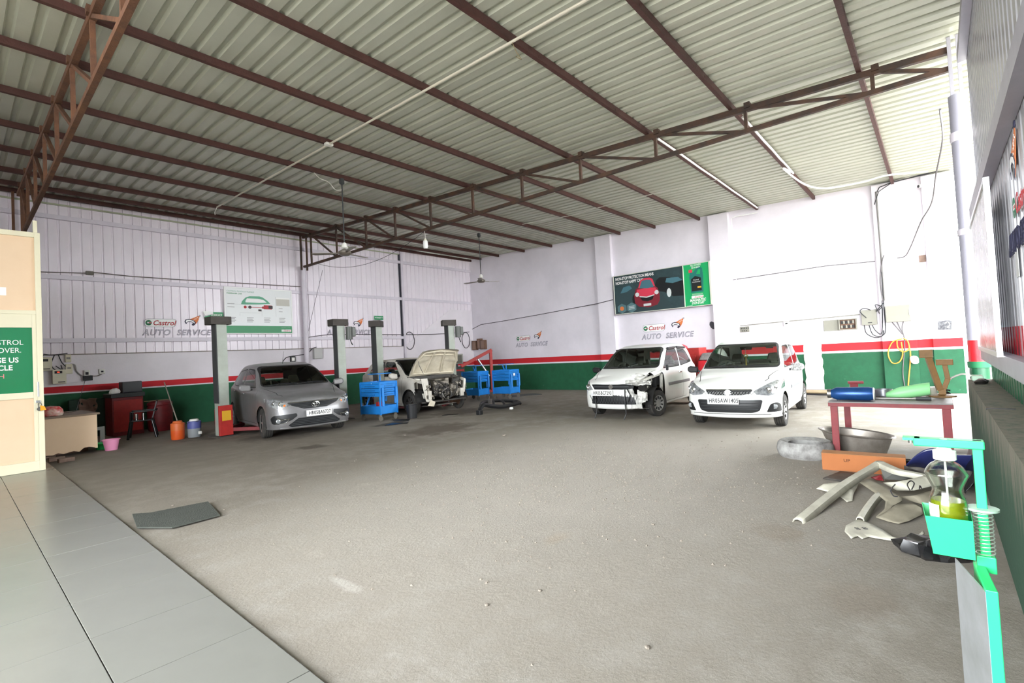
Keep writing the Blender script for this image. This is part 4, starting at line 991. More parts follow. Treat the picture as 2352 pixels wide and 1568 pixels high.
def tiger(parent, cx, cy, s, z=.004):
    def P(pts): return [(cx+x*s, cy+y*s) for x, y in pts]
    MB().prism(P([(-.3, .12), (.0, .22), (.42, .42), (.5, .38), (.42, .1), (.3, -.12), (.12, -.3), (.16, -.05), (-.05, .05)]), z-.001, z+.001).build('logo_flame', m_logo_o, parent)
    MB().prism(P([(-.5, -.02), (-.42, .14), (-.2, .18), (.08, .1), (.24, -.06), (.2, -.22), (.06, -.34), (-.04, -.26), (.06, -.1), (-.12, -.04), (-.3, -.06), (-.4, -.22)]), z, z+.002).build('logo_head', m_logo_k, parent)
    MB().prism(P([(-.42, .0), (-.36, .1), (-.18, .12), (.05, .05), (.16, -.06), (.14, -.16), (.08, -.08), (-.1, .01), (-.28, .0), (-.38, -.1)]), z+.001, z+.003).build('logo_face', m_lwhite, parent)
    sp = MB()
    for k in range(7): a = k*.9; sp.prism(P([(.1+.05*k+dx*.03, .08+.04*(k % 3)+.03*k+dy*.02) for dx, dy in ((-1, -1), (1, -.4), (.6, 1), (-.6, .6))]), z+.001, z+.003)
    sp.build('logo_stripe', m_lwhite, parent); tag(sp and parent.children[-1], kind='stuff')
    MB().tube([(cx+(.52+.05*math.cos(a*.7854))*s, cy+(.44+.05*math.sin(a*.7854))*s, z+.002) for a in range(8)], .012*s, 4, closed=True).build('logo_ring', m_logo_k, parent)
def wall_logo(pos, wall, w, label):
    root = wroot('painted_logo', pos, wall, label, 'logo', 'painted workshop logos')
    k = w/1.75
    brand(root, -.42*k, .3*k, .24*k); tiger(root, .4*k, .36*k, .42*k)
    text('AUTO  SERVICE', .25*k, m_logo_w, root, loc=(0, .0, .006), shear=.25, sx=.93, outline=.0055*k, space=1.12)
    return root
p = WR(1220, 791); wall_logo((RW-.003, p.y, p.z), 'R', 1.66, 'painted red and green logo lettering on the right wall above the blue trolleys')
p = WR(1531, 771); wall_logo((RW-.003, p.y, p.z), 'R', 1.78, 'painted red and green logo lettering under the wide red car banner')
p = WL(408, 764); wall_logo((p.x, LW-.002, p.z), 'L', 1.62, 'painted logo lettering on the sheet wall left of the first lift post')
p = WL(802, 763); wall_logo((p.x, LW-.002, p.z), 'L', 1.7, 'painted logo lettering on the sheet wall behind the lift post with hanging motor')

# ------------------------------------------------------------ product board on the sheet wall
root = wroot('product_board', (6.55, LW-.075, 3.32), 'L', 'white framed product range board with green foot on the sheet wall', 'board')
bw, bh = 2.04, 1.42; F0 = lambda *a: None
MB().bx(-bw/2, bw/2, -bh/2, bh/2, -.015, 0).build('board', mat('board_white', 'e6e8e8', .35), root)
for a in ((-bw/2-.02, bw/2+.02, bh/2-.012, bh/2+.02), (-bw/2-.02, bw/2+.02, -bh/2-.02, -bh/2+.012), (-bw/2-.02, -bw/2+.012, -bh/2, bh/2), (bw/2-.012, bw/2+.02, -bh/2, bh/2)): MB().bx(a[0], a[1], a[2], a[3], -.02, .014).build('frame_bar', m_lwhite, root)
MB().bx(-bw/2+.013, bw/2-.013, -bh/2+.013, -bh/2+.24, .0005, .002).build('green_footer', m_cgreen, root)
text('CASTROL PRODUCT RANGE', .062, mat('pale_green_ink', '7cae97', .6), root, loc=(-.96, .60, .003), align='LEFT', ext=.0005)
text('PASSENGER CAR', .058, m_cgreen, root, loc=(-.96, .53, .003), align='LEFT', ext=.0005, bold=.001)
cg = mat('car_green_tint', '6fb293', .6); MB().prism([(-.56, .2), (-.53, .3), (-.42, .42), (-.3, .47), (0, .48), (.1, .45), (.24, .35), (.33, .26), (.3, .25), (.0, .22), (-.42, .2)], .0005, .002).build('car_outline', cg, root)
MB().prism([(-.43, .31), (-.38, .40), (-.05, .40), (.12, .37), (.22, .29), (0, .27), (-.42, .27)], .002, .003).build('car_window', m_lwhite, root)
kd = mat('dark_grey_ink', '4a4446', .6); kr = mat('red_ink', 'c0434a', .6)
MB().bx(-.38, .3, .115, .13, .001, .003).build('drive_shaft', kr, root)
for x, s, m in ((-.44, .045, kr), (-.3, .05, kd), (.1, .04, kr)): MB().prism(circ(x, .122, s, 12), .002, .004).build('drive_part', m, root)
MB().bx(.12, .38, .07, .2, .002, .004).build('engine_drawing', kr, root); MB().bx(.27, .4, .09, .19, .003, .005).build('engine_drawing', kd, root); MB().bx(-.05, .05, .0, .06, .002, .004).build('gear_drawing', kd, root)
MB().bx(.52, .96, .2, .47, .001, .0025).build('spec_table', mat('beige_ink', 'c9c6bd', .6), root); MB().bx(.52, .96, .42, .47, .002, .003).build('spec_header', m_lwhite, root)
sm = MB()
for x in (-.92, -.4, .12, .6):
    for k in range(4): sm.bx(x, x+.2-.03*(k % 2), -.22-.045*k, -.205-.045*k, .001, .0025)
for y in (.2, .1): sm.bx(-.95, -.75, y, y+.015, .001, .0025); sm.bx(.6, .72, y-.1, y-.085, .001, .0025)
tag(sm.build('small_print', mat('grey_ink', '8f8f90', .6), root), kind='stuff')
ln = MB()
for a in ((-.75, -.55, .2, .203), (-.6, .0, -.06, -.057), (.06, .063, -.16, .05), (.5, .503, -.16, .5), (-.6, -.597, -.16, -.06)): ln.bx(a[0], a[1], a[2], a[3], .001, .002)
tag(ln.build('leader_line', mat('grey_ink', '8f8f90', .6), root), kind='stuff')
MB().bx(.66, .98, -.655, -.585, .002, .004).build('logo_plate', m_lwhite, root); text('Castrol', .075, m_logo_r, root, loc=(.84, -.62, .005), shear=.25, bold=.001, ext=.0005)
text('CASTROL.CO.IN', .04, mat('pale_green_ink', '7cae97'), root, loc=(.8, -.52, .003), ext=.0005)

# ------------------------------------------------------------ wide banner on the right wall
root = wroot('banner_board', (RW-.2, 7.06, 3.45), 'R', 'wide poster board of a smiling red car and a green oil can panel', 'banner')
bw, bh = 3.43, 1.4; xl = -bw/2; xs = xl+2.58
MB().bx(xl, bw/2, -bh/2, bh/2, -.09, -.001).build('back_box', mat('board_back', '8b8f8d', .6), root)
MB().bx(xl+.02, xs-.012, -bh/2+.02, bh/2-.02, 0, .006).build('picture_panel', mat('dark_teal_print', '27393d', .35, 0, .7, 1.6, '3d5557'), root)
MB().bx(xs+.012, bw/2-.02, -bh/2+.02, bh/2-.02, 0, .006).build('green_panel', mat('bright_green_print', '11a05c', .35), root)
for a in ((xl, bw/2, bh/2-.02, bh/2), (xl, bw/2, -bh/2, -bh/2+.02), (xl, xl+.02, -bh/2, bh/2), (bw/2-.02, bw/2+.03, -bh/2, bh/2), (xs-.012, xs+.012, -bh/2, bh/2)): MB().bx(a[0], a[1], a[2], a[3], -.01, .03).build('frame_bar', mat('frame_cream', 'cfd0c4', .4), root)
text('NON-STOP PROTECTION MEANS', .148, m_lwhite, root, loc=(xl+.08, .57, .008), align='LEFT', sx=.66, bold=.003, ext=.0005)
text('NON-STOP HAPPY CARS', .148, m_lwhite, root, loc=(xl+.08, .42, .008), align='LEFT', sx=.66, bold=.003, ext=.0005)
def blob(nm, pts, m, z, ox=0, oy=0, s=1): return MB().prism([(ox+x*s, oy+y*s) for x, y in pts], .0061, z).build(nm, m, root)
pr1, pr2, pk, pt, pg, pl = mat('print_red', 'd33b52', .35), mat('print_maroon', '7c2330', .35), mat('print_black', '15191b', .35), mat('print_teal', '46707c', .35), mat('print_slate', '33474b', .35), mat('print_light', 'c9d0d0', .35)
MB().prism([(xl+.4, -.68), (xl+2.2, -.68), (xl+1.8, -.1), (xl+.9, -.1)], .0061, .0066).build('printed_road', mat('print_road', '2f4144', .4), root)
# side cars of the picture
blob('printed_car', [(.05, -.2), (.1, .05), (.3, .28), (.7, .32), (.85, .2), (1.0, .05), (1.0, -.25), (.8, -.5), (.5, -.5), (.1, -.42)], pg, .0075, xl, 0)
blob('printed_window', [(.25, .05), (.38, .25), (.62, .29), (.72, .18), (.5, .07)], pt, .0085, xl, 0)
blob('printed_wheel', circ(.78, -.22, .075, 14, ry=.16), pk, .0085, xl, 0)
blob('printed_car', [(1.55, .1), (1.62, .32), (1.75, .42), (2.1, .38), (2.3, .3), (2.56, .2), (2.56, -.3), (2.2, -.28), (1.9, -.1), (1.6, -.02)], pk, .0075, xl, 0)
blob('printed_window', [(1.95, .22), (2.0, .36), (2.4, .34), (2.54, .22), (2.2, .16)], pt, .0085, xl, 0)
blob('printed_wheel', circ(2.06, -.14, .08, 14, ry=.15), pl, .0085, xl, 0)
# red car of the picture
blob('printed_body', [(.78, -.1), (.85, .12), (1.0, .2), (1.5, .2), (1.66, .08), (1.72, -.12), (1.72, -.36), (1.62, -.5), (1.3, -.56), (.95, -.5), (.8, -.36)], pr2, .0095, xl, 0)
blob('printed_roof', [(.95, .15), (1.05, .42), (1.2, .47), (1.4, .46), (1.5, .4), (1.58, .14)], pr1, .0105, xl, 0)
blob('printed_windscreen', [(1.0, .14), (1.1, .38), (1.25, .41), (1.42, .39), (1.54, .13), (1.3, .1)], pt, .0115, xl, 0)
blob('printed_bonnet', [(.9, .1), (1.25, .12), (1.58, .1), (1.66, -.05), (1.5, -.2), (1.25, -.24), (1.02, -.18), (.88, -.04)], pr1, .011, xl, 0)
blob('printed_grille', [(1.0, -.17), (1.25, -.22), (1.52, -.17), (1.46, -.3), (1.27, -.35), (1.08, -.3)], pk, .0125, xl, 0)
blob('printed_lip', [(.98, -.13), (1.25, -.18), (1.54, -.13), (1.52, -.17), (1.25, -.22), (1.0, -.17)], pl, .0135, xl, 0)
for x in (.9, 1.62): blob('printed_lamp', circ(x, -.07, .075, 14), pl, .0125, xl, 0)
blob('printed_plate', [(1.12, -.5), (1.4, -.5), (1.4, -.42), (1.12, -.42)], pl, .0125, xl, 0)
for x, t in ((.28, 0), (.66, 1)):
    blob('printed_badge', circ(x, -.5, .2, 6, R_(30), R_(390), .18), mat('print_badge', '55757a', .4), .009, xl, 0)
blob('printed_badge_centre', circ(.28, -.5, .08, 8), m_logo_o, .0105, xl, 0)
sm = MB()
for k in range(3): sm.bx(xl+.55, xl+.77, -.46-.05*k, -.44-.05*k, .009, .011)
tag(sm.build('small_print', pl, root), kind='stuff')
# oil can
cx = xs+.42
blob('printed_can', [(-.2, -.3), (.2, -.3), (.22, .2), (.2, .46), (.1, .52), (-.02, .45), (-.1, .36), (-.2, .36), (-.23, .2)], mat('print_can_teal', '1f6f66', .3), .0085, cx, .05)
blob('printed_handle_hole', [(.0, .3), (.12, .28), (.14, .42), (.08, .45)], mat('bright_green_print', '11a05c'), .0095, cx, .05)
blob('printed_can_cap', [(-.24, .36), (-.12, .36), (-.12, .46), (-.24, .46)], pr1, .0095, cx, .05)
blob('printed_can_label', [(-.17, -.25), (.15, -.25), (.15, .16), (-.04, .24), (-.18, .14)], pk, .0095, cx, .05)
blob('printed_can_flash', [(.02, -.16), (.14, -.16), (.14, -.11), (.02, -.11)], mat('print_yellow', 'd6a431', .4), .0105, cx, .05)
text('Castrol', .06, m_lwhite, root, loc=(cx-.02, .16, .011), shear=.2, ext=.0005); text('MAGNATEC', .05, m_lwhite, root, loc=(cx-.01, .09, .011), shear=.2, ext=.0005)
text('FULL SYNTHETIC', .075, m_lwhite, root, loc=(cx, .635, .008), sx=.6, bold=.001, ext=.0005); text('BS-VI READY', .075, m_lwhite, root, loc=(cx, .56, .008), sx=.66, bold=.001, ext=.0005)
MB().prism([(cx-.19, -.435), (cx+.17, -.435), (cx+.2, -.355), (cx-.19, -.355)], .0061, .0085).build('logo_plate', m_lwhite, root); text('Castrol', .09, m_logo_r, root, loc=(cx+.03, -.4, .0095), shear=.25, bold=.001, ext=.0005)
text('MAGNATEC', .12, m_lwhite, root, loc=(cx, -.5, .008), shear=.2, sx=.78, bold=.003, ext=.0005); text('STOP-START', .1, m_lwhite, root, loc=(cx, -.595, .008), shear=.2, sx=.72, bold=.002, ext=.0005)
sm = MB()
for k in range(2): sm.bx(cx-.17, cx+.17, -.3-.03*k, -.29-.03*k, .0061, .0075)
sm.bx(xs+.05, xs+.24, -.665, -.655, .0061, .0075)
tag(sm.build('small_print', pl, root), kind='stuff')

# ------------------------------------------------------------ small green signs
p = WL(488, 723); root = wroot('torn_sign', (p.x, LW-.06, p.z), 'L', 'torn white and green sign behind the top of the first lift post', 'sign')
MB().prism([(-.27, .1), (.0, .1), (.0, .02), (-.22, -.03), (-.25, .03)], 0, .008).build('torn_paper', m_lwhite, root); MB().prism([(-.24, -.1), (.27, -.1), (.27, .08), (.0, .08), (-.05, .0), (-.23, -.06)], -.006, .004).build('sign_panel', m_cgreen, root); MB().bx(-.22, .27, -.13, -.1, -.006, .004).build('lower_edge', m_lwhite, root)
text('WORKSHOP', .09, m_lwhite, root, loc=(.09, -.01, .005), ext=.0005, sx=.6)
p = WL(868, 730); root = wroot('bay_sign', (p.x, LW-.06, p.z), 'L', 'small green bay sign above the lift post with the tilted cap', 'sign')
MB().bx(-.2, .2, -.075, .075, -.006, .004).build('sign_panel', m_cgreen, root); text('WORKBAY 4', .085, m_lwhite, root, loc=(0, 0, .005), ext=.0005, sx=.75, bold=.001)

# ------------------------------------------------------------ two-post lifts
m_lift = mat('pale_grey_green_paint', 'a5aca2', .5, 0, .5, 3, '888779'); m_lcap = mat('dusty_dark_cap', '4d4844', .8, 0, .6, 5, '332f2c'); m_ldark = mat('lift_dark_side', '3b3d3e', .6)
def lift_post(loc, rz, label, side, cap_rz=0, motor=None, cover=False):
    r = empty('lift_post', loc, rz, label, 'car lift', 'posts of the car lifts')
    MB().bx(-.22, .22, -.26, .26, 0, .02).build('base_plate', m_lcap, r)
    c = MB(); c.bx(-.11, .11, -.12, -.1, .02, 2.55); c.bx(-.11, -.095, -.1, .12, .02, 2.55); c.bx(.095, .11, -.1, .12, .02, 2.55); c.build('column', m_lift, r, bevel=.006)
    MB().bx(-.085, .085, -.09, .1, .03, 2.5).build('inner_rail', m_ldark, r)
    MB().bx(-.13, -.112, -.13, .1, .75, 2.55).build('side_channel', m_ldark, r)
    MB().bx(-.24, .2, -.17, .17, 2.53, 2.71).build('top_cap', m_lcap, r, bevel=.008, rot=(0, 0, cap_rz))
    ca = MB(); ca.bx(-.1, .14, -.05, .18, .22, .62); ca.build('carriage', m_dred, r, bevel=.01)
    for s in (-1, 1):
        a = MB(); a.bar((side*.1, s*.1, .14), (side*.75, s*.75, .12), .09, .08); a.cyl((side*.75, s*.75, .1), (side*.75, s*.75, .2), .06); a.build('lift_arm', m_dred, r, bevel=.006)
    if cover:
        cv = MB().bx(-.14, .14, -.2, -.125, .03, .70).build('red_cover', m_red, r, bevel=.006); MB().bx(-.09, .1, -.206, -.201, .36, .58).build('warning_label', mat('label_yellow', 'd9a52c', .6), cv)
    if motor:
        mo = MB().cyl((motor*.2, -.18, 2.15), (motor*.2, -.18, 2.5), .09, n=18).build('motor', mat('motor_grey', '5d5f5c', .5, .3), r, smooth=True); MB().box((motor*.32, -.16, 2.36), (.12, .14, .26)).build('tank', mat('motor_grey', '5d5f5c'), r, bevel=.02)
        MB().tube(catmull([(motor*.22, -.2, 2.15), (motor*.24, -.22, 2.05), (motor*.28, -.2, 2.0), (motor*.26, -.16, 2.08)], 4), .012).build('motor_hose', m_wire, r)
    return r
lift_post((4.05, 12.35, 0), R_(4), 'car lift post with red cover and yellow label left of the silver car', 1, cover=True)
lift_post((6.98, 12.3, 0), R_(-4), 'car lift post with black motor under its cap, right of the silver car', -1, motor=1)
lift_post((8.3, 12.5, 0), R_(2), 'car lift post with tilted cap behind the single blue trolley', 1, cap_rz=R_(40))
lift_post((10.5, 11.75, 0), R_(-12), 'car lift post with grey power unit behind the raised bonnet', -1, cap_rz=R_(-20), motor=1)

# ------------------------------------------------------------ blue tool trolleys
m_blue = mat('trolley_blue', '1f7fd0', .45, 0, .35, 5, '1a5fa0'); m_blued = mat('trolley_deep_blue', '1c5f9c', .5)
m_cast = mat('castor_grey', '6a655c', .7)
def trolley(loc, rz, label, w=.56, d=.72, lid=1):
    r = empty('tool_trolley', loc, rz, label, 'trolley', 'blue tool trolleys')
    x, y = w/2, d/2
    for sx in (-1, 1):
        for sy in (-1, 1):
            MB().bx(sx*x-.018, sx*x+.018, sy*y-.018, sy*y+.018, .16, .98).build('upright', m_blue, r)
            g = MB(); g.cyl((sx*x*.9-.015, sy*y*.9, .065), (sx*x*.9+.015, sy*y*.9, .065), .065, n=18); g.bx(sx*x*.9-.025, sx*x*.9+.025, sy*y*.9-.02, sy*y*.9+.03, .1, .17); g.build('castor', m_cast, r, smooth=True)
    t = MB(); t.bx(-x, x, -y, y, .17, .185)
    for a in ((-x, x, -y, -y+.012), (-x, x, y-.012, y), (-x, -x+.012, -y, y), (x-.012, x, -y, y)): t.bx(a[0], a[1], a[2], a[3], .17, .38)
    t.build('lower_tray', m_blue, r)
    for k in range(3):
        q = MB(); q.bx(-x-.004, x+.004, -y-.004, y+.004, .62+k*.105, .715+k*.105); o = q.build('drawer', m_blue if k != 1 else m_blue, r, bevel=.006)
        MB().bx(-x-.02, -x-.004, -y*.5, y*.5, .66+k*.105, .675+k*.105).build('drawer_pull', m_blued, o); MB().bx(-x*.5, x*.5, -y-.02, -y-.004, .66+k*.105, .675+k*.105).build('drawer_pull', m_blued, o)
    t = MB()
    for a in ((-x-.01, x+.01, -y-.01, -y+.01), (-x-.01, x+.01, y-.01, y+.01), (-x-.01, -x+.01, -y, y), (x-.01, x+.01, -y, y)): t.bx(a[0], a[1], a[2], a[3], .93, .99)
    t.bx(-x, x, -y, y, .93, .94); t.build('top_tray', m_blue, r)
    for hx, hy, h0 in ((-x+.06, -y-.045, .38), (x-.04, -y-.045, .42), (x+.045, -y+.1, .4), (x+.045, .1, .45)):
        MB().cyl((hx, hy, h0), (hx, hy, .84), .034, n=14).build('tube_holder', m_blue, r, smooth=True)
    if lid:
        MB().bar((x*.2, 0, .99), (x*.2, 0, 1.16), .03, .03).build('lid_post', m_blue, r)
        MB().box((x*.2, 0, 1.19), (.5, .34, .018)).build('tilted_board', m_blue, r, rot=None)
        r.children[-1].rotation_euler = (0, R_(28)*lid, 0); r.children[-1].location = (-1.19*math.sin(R_(28)*lid)+x*.02*lid, 0, 1.19*(1-math.cos(R_(28))))
    return r
t1 = trolley((7.3, 11.02, 0), R_(8), 'blue tool trolley standing between the silver car and the dismantled car')
trolley((12.85, 11.55, 0), R_(6), 'blue tool trolley with white sticker, right one of the pair near the engine crane', lid=-1)
MB().bx(-.05, .05, -.37, -.366, .76, .86).build('sticker', m_lwhite, bpy.data.objects['tool_trolley.001'])
trolley((12.12, 12.34, 0), R_(6), 'blue tool trolley behind the car with raised bonnet, left one of the pair', lid=-1)
# contents of trolleys
p = t1.location
MB().lathe([(0, .0), (.1, .01), (.14, .06), (.15, .07), (.14, .075), (.09, .02)], 18).build('plastic_bowl', mat('mint_plastic', '9fd0b8', .5), None, smooth=True, loc=(p.x+.12, p.y-.15, .187), label='mint green bowl in the lower tray of the single blue trolley', cat='bowl')
MB().bx(-.06, .06, -.06, .06, 0, .26).build('oil_tin', m_red, None, bevel=.01, loc=(p.x+.1, p.y+.15, .187), label='red oil tin in the lower tray of the single blue trolley', cat='tin')
random.seed(21)
for k in range(7):
    a = random.uniform(0, 3.1); q = Vector((p.x-.12+random.uniform(-.1, .16), p.y+random.uniform(-.22, .22), .952+.012*(k % 3)))
    MB().bar((-.08, 0, 0), (.08, 0, 0), .02, .014).build('spanner', m_steel, None, loc=q, rot=(0, 0, a), label='loose steel spanner in the top tray of the single blue trolley', cat='spanner', group='tools on the single trolley')
for nm, px, lab in (('box_end_spanner_case', (12.85, 11.55), 'red tool case on the lower tray of the right paired trolley'), ('box_end_spanner_case', (12.12, 12.34), 'red tool case on the lower tray of the left paired trolley')):
    MB().box((0, 0, .05), (.36, .4, .1)).build('tool_case', mat('salmon_case', 'c2604c', .5), None, bevel=.01, loc=(px[0], px[1], .187), label=lab, cat='case')

# ------------------------------------------------------------ engine crane, gas analyser behind the trolleys
r = empty('engine_crane', (14.4, 13.7, 0), R_(150), 'red folding engine crane behind the blue trolleys', 'hoist')
MB().bar((0, 0, .1), (0, 0, 1.75), .11, .11).build('mast', m_red, r, bevel=.008); MB().bar((-.05, 0, 1.75), (1.25, 0, 1.15), .1, .12).build('boom', m_red, r, bevel=.008)
MB().cyl((.1, 0, .7), (.55, 0, 1.4), .035).build('ram', m_silver, r, smooth=True)
for s in (-1, 1): MB().bar((0, s*.1, .1), (1.1, s*.45, .1), .08, .08).build('crane_leg', m_red, r)
for x, y in ((0, 0), (1.1, .45), (1.1, -.45)): MB().cyl((x, y-.02, .05), (x, y+.02, .05), .05).build('castor', m_cast, r, smooth=True)
p = FL(1088, 905); r = empty('gas_analyser', (13.9, 15.25, 0), R_(-40), 'red gas analyser cabinet with grey monitor on top in the far corner', 'machine')
MB().bx(-.32, .32, -.3, .3, .06, 1.02).build('cabinet', m_red, r, bevel=.015); MB().bx(-.34, .34, -.32, .32, 1.02, 1.1).build('worktop', m_ldark, r, bevel=.01); MB().bx(-.3, .3, -.315, -.3, .72, .95).build('keyboard_panel', m_ldark, r)
mo = MB().bx(-.3, .3, -.1, .14, 1.24, 1.66).build('monitor', mat('monitor_grey', '8d8b83', .5), r, bevel=.02); MB().bx(-.25, .25, -.105, -.1, 1.29, 1.61).build('screen', mat('screen_dark', '5c5a50', .2), mo); MB().bx(-.08, .08, -.06, .1, 1.1, 1.24).build('monitor_foot', m_ldark, r)
for x in (-.25, .25):
    for y in (-.22, .22): MB().cyl((x-.02, y, .04), (x+.02, y, .04), .04).build('castor', m_cast, r)
p = FL(1052, 905); r = empty('parts_bin', (11.6, 13.2, 0), R_(20), 'orange lamp clusters piled on a dark stand behind the raised bonnet', 'stand')
MB().bx(-.2, .2, -.2, .2, .9, .94).build('shelf', m_ldark, r)
for x in (-.17, .17):
    for y in (-.17, .17): MB().bar((x, y, 0), (x, y, .9), .03, .03).build('leg', m_ldark, r)
for k, (x, z, c) in enumerate(((0, 1.05, 'c07038'), (.03, 1.28, 'b5673a'))): MB().box((x, -.1, z), (.26, .16, .2)).build('lamp_cluster', mat('orange_lens_%d' % k, c, .3), None, bevel=.04, loc=(11.6, 13.2, 0), label='orange car lamp unit, %s of the two on the dark stand' % ('lower', 'upper')[k], cat='lamp unit')

# ------------------------------------------------------------ three wall cabinets in the corner, air hose loops
m_wood = mat('brown_cabinet', '7a5a48', .6, 0, .5, 8, '5a4236')
for k, (px, py, w, h, lab) in enumerate(((1094, 793, .26, .42, 'left'), (1105, 789, .24, .46, 'middle'), (1113, 791, .3, .42, 'right'))):
    q = WR(px, py); r = wroot('wall_cabinet', (RW-.002, q.y, q.z), 'R', 'small brown glass fronted cabinet in the far corner, %s of three' % lab, 'cabinet', 'corner wall cabinets')
    MB().bx(-w/2, w/2, -h/2, h/2, 0, .16).build('case', m_wood, r, bevel=.006); MB().bx(-w/2+.04, w/2-.04, -h/2+.04, h/2-.04, .16, .165).build('glass_front', mat('brown_glass', '8f7466', .15), r)
for px, py, lab in ((942, 782, 'left one beside the square post'), (1071, 781, 'right one close to the corner')):
    q = WL(px, py, LW-.05); mb = MB(); mb.tube([(q.x+.24*math.cos(a*.2618), LW-.03+.006*(a % 3), q.z+.36*math.sin(a*.2618)) for a in range(24)], .014, 6, closed=True)
    mb.build('air_hose', m_wire, None, smooth=True, label='black air hose loop hung on the sheet wall, %s' % lab, cat='hose', group='air hose loops')

# ================================================================== office partition at the left
m_cream = mat('cream_aluminium', 'e3dcc0', .4, 0, .2, 4, 'd2c9aa'); m_peach = mat('peach_laminate', 'e6c9a8', .55, 0, .25, 3, 'd9b893')
r = empty('office_partition', (0, 11.07, 0), label='cream framed office partition with peach panels and green lettered pane', cat='partition')
def bar_(x0, x1, z0, z1, nm='frame_bar', y0=-.04, y1=.05): return MB().bx(x0, x1, y0, y1, z0, z1).build(nm, m_cream, r, bevel=.004)
bar_(.93, 1.0, .03, 3.9); bar_(-2.2, .93, 3.82, 3.9); bar_(-2.2, .93, 2.56, 2.62); bar_(-2.2, .93, .03, .19); bar_(-2.2, -2.12, .19, 3.82)
bar_(.88, .93, .19, 2.56, 'door_stile', -.03, .04); bar_(-2.12, .88, 2.34, 2.56, 'door_rail', -.03, .04); bar_(-2.12, .88, 1.2, 1.3, 'door_rail', -.03, .04); bar_(.92, .97, 3.9, 4.1, 'top_stub')
MB().bx(-2.12, .93, -.005, .02, 2.62, 3.82).build('upper_panel', m_peach, r); MB().bx(-2.12, .88, -.005, .02, .19, 1.2).build('lower_panel', m_peach, r)
gp = MB().bx(-2.12, .88, -.008, .012, 1.3, 2.34).build('green_pane', mat('green_film_glass', '1f7f52', .12, 0, clear=1), r)
for s_, z, b in (('STROL', 2.10, 0), ('OVER.', 1.975, 0), ('SE US', 1.82, .002), ('CLE', 1.70, .002)):
    text(s_, .112, m_lwhite, gp, loc=(.485, -.011, z), rot=(R_(90), 0, 0), align='LEFT', ext=.001, bold=b, sx=.88)
text('H', .1, mat('pink_letter', 'e08a8a', .5), gp, loc=(.49, -.011, 1.57), rot=(R_(90), 0, 0), align='LEFT', ext=.001)
MB().bx(-.3, .6, -.009, -.007, 2.85, 2.98).build('notice', m_lwhite, r); MB().bx(-.3, .53, -.012, -.009, 2.88, 2.95).build('notice_print', m_cgreen, r)
la = MB(); la.bx(.925, .945, -.055, -.04, 1.22, 1.46); la.bx(.9, .96, -.06, -.04, 1.12, 1.16); la.build('latch', m_silver, r, bevel=.004)
pk = MB(); pk.cyl((.945, -.07, 1.02), (.945, -.045, 1.02), .035, n=16); pk.tube([(.925, -.058, 1.04), (.925, -.058, 1.1), (.945, -.058, 1.12), (.965, -.058, 1.1), (.965, -.058, 1.04)], .006, 6); pk.build('padlock', m_steel, r, smooth=True)
MB().prism([(.95, .99), (1.02, 1.0), (1.0, 1.06), (.95, 1.08)], -.075, -.07, frame((0, 0, 0), (1, 0, 0), (0, 0, 1), (0, 1, 0))).build('key_tag', mat('orange_tag', 'e0a020', .5), r)

# ------------------------------------------------------------ counter and clutter along the left wall
random.seed(9)
r = empty('counter', (1.02, 12.62, 0), R_(2), 'peach laminate counter with chipped foot beside the partition', 'counter')
edge = [(0, .75)]+[(0, .1)]+[(x/12*.9, .06+.035*random.random()+(0 if x < 9 else .05)) for x in range(1, 12)]+[(.88, .09), (.88, .75)]
MB().prism(edge, 0, .03, frame((0, 0, 0), (1, 0, 0), (0, 0, 1), (0, 1, 0))).build('front_panel', m_peach, r)
MB().bx(.85, .88, .03, 1.5, .09, .75).build('end_panel', m_peach, r); MB().bx(0, .03, .03, 1.5, .05, .75).build('end_panel', m_peach, r); MB().bx(-.03, .92, -.04, 1.55, .75, .785).build('top', mat('brown_laminate', '8c7a66', .4, 0, .4, 4, '6d5b49'), r, bevel=.004)
MB().bx(.06, .82, .5, 1.4, 0, .1).build('plinth', m_wood, r)
m_brick = mat('dusty_brick', '8a7468', .9, 0, .6, 12, '6c5a50', .4, 40)
for k, (px, py, a) in enumerate(((108, 1052, 8), (130, 1058, 4), (152, 1060, 10))):
    q = FL(px, py); MB().bx(-.11, .11, -.05, .05, 0, .07).build('loose_brick', m_brick, None, bevel=.006, loc=(q.x, q.y, .0), rot=(0, 0, R_(a)), label='loose brick lying in front of the counter, %s of three' % ('left', 'middle', 'right')[k], cat='brick', group='bricks by the counter')
q = FL(118, 955, .79); pkt = MB(); pkt.lathe([(0, 0), (.9, .02), (1, .25), (.95, .6), (.7, .9), (0, 1)], 14, frame((0, 0, 0), (.19, 0, 0), (0, .13, 0), (0, 0, .2)))
pkt = pkt.build('snack_packet', mat('red_white_packet', 'c9353b', .35, 0, 1, 9, 'e3dccb'), None, smooth=True, loc=(1.25, 12.85, .787), rot=(0, 0, R_(-20)), label='crumpled red and white packet on the counter', cat='packet')
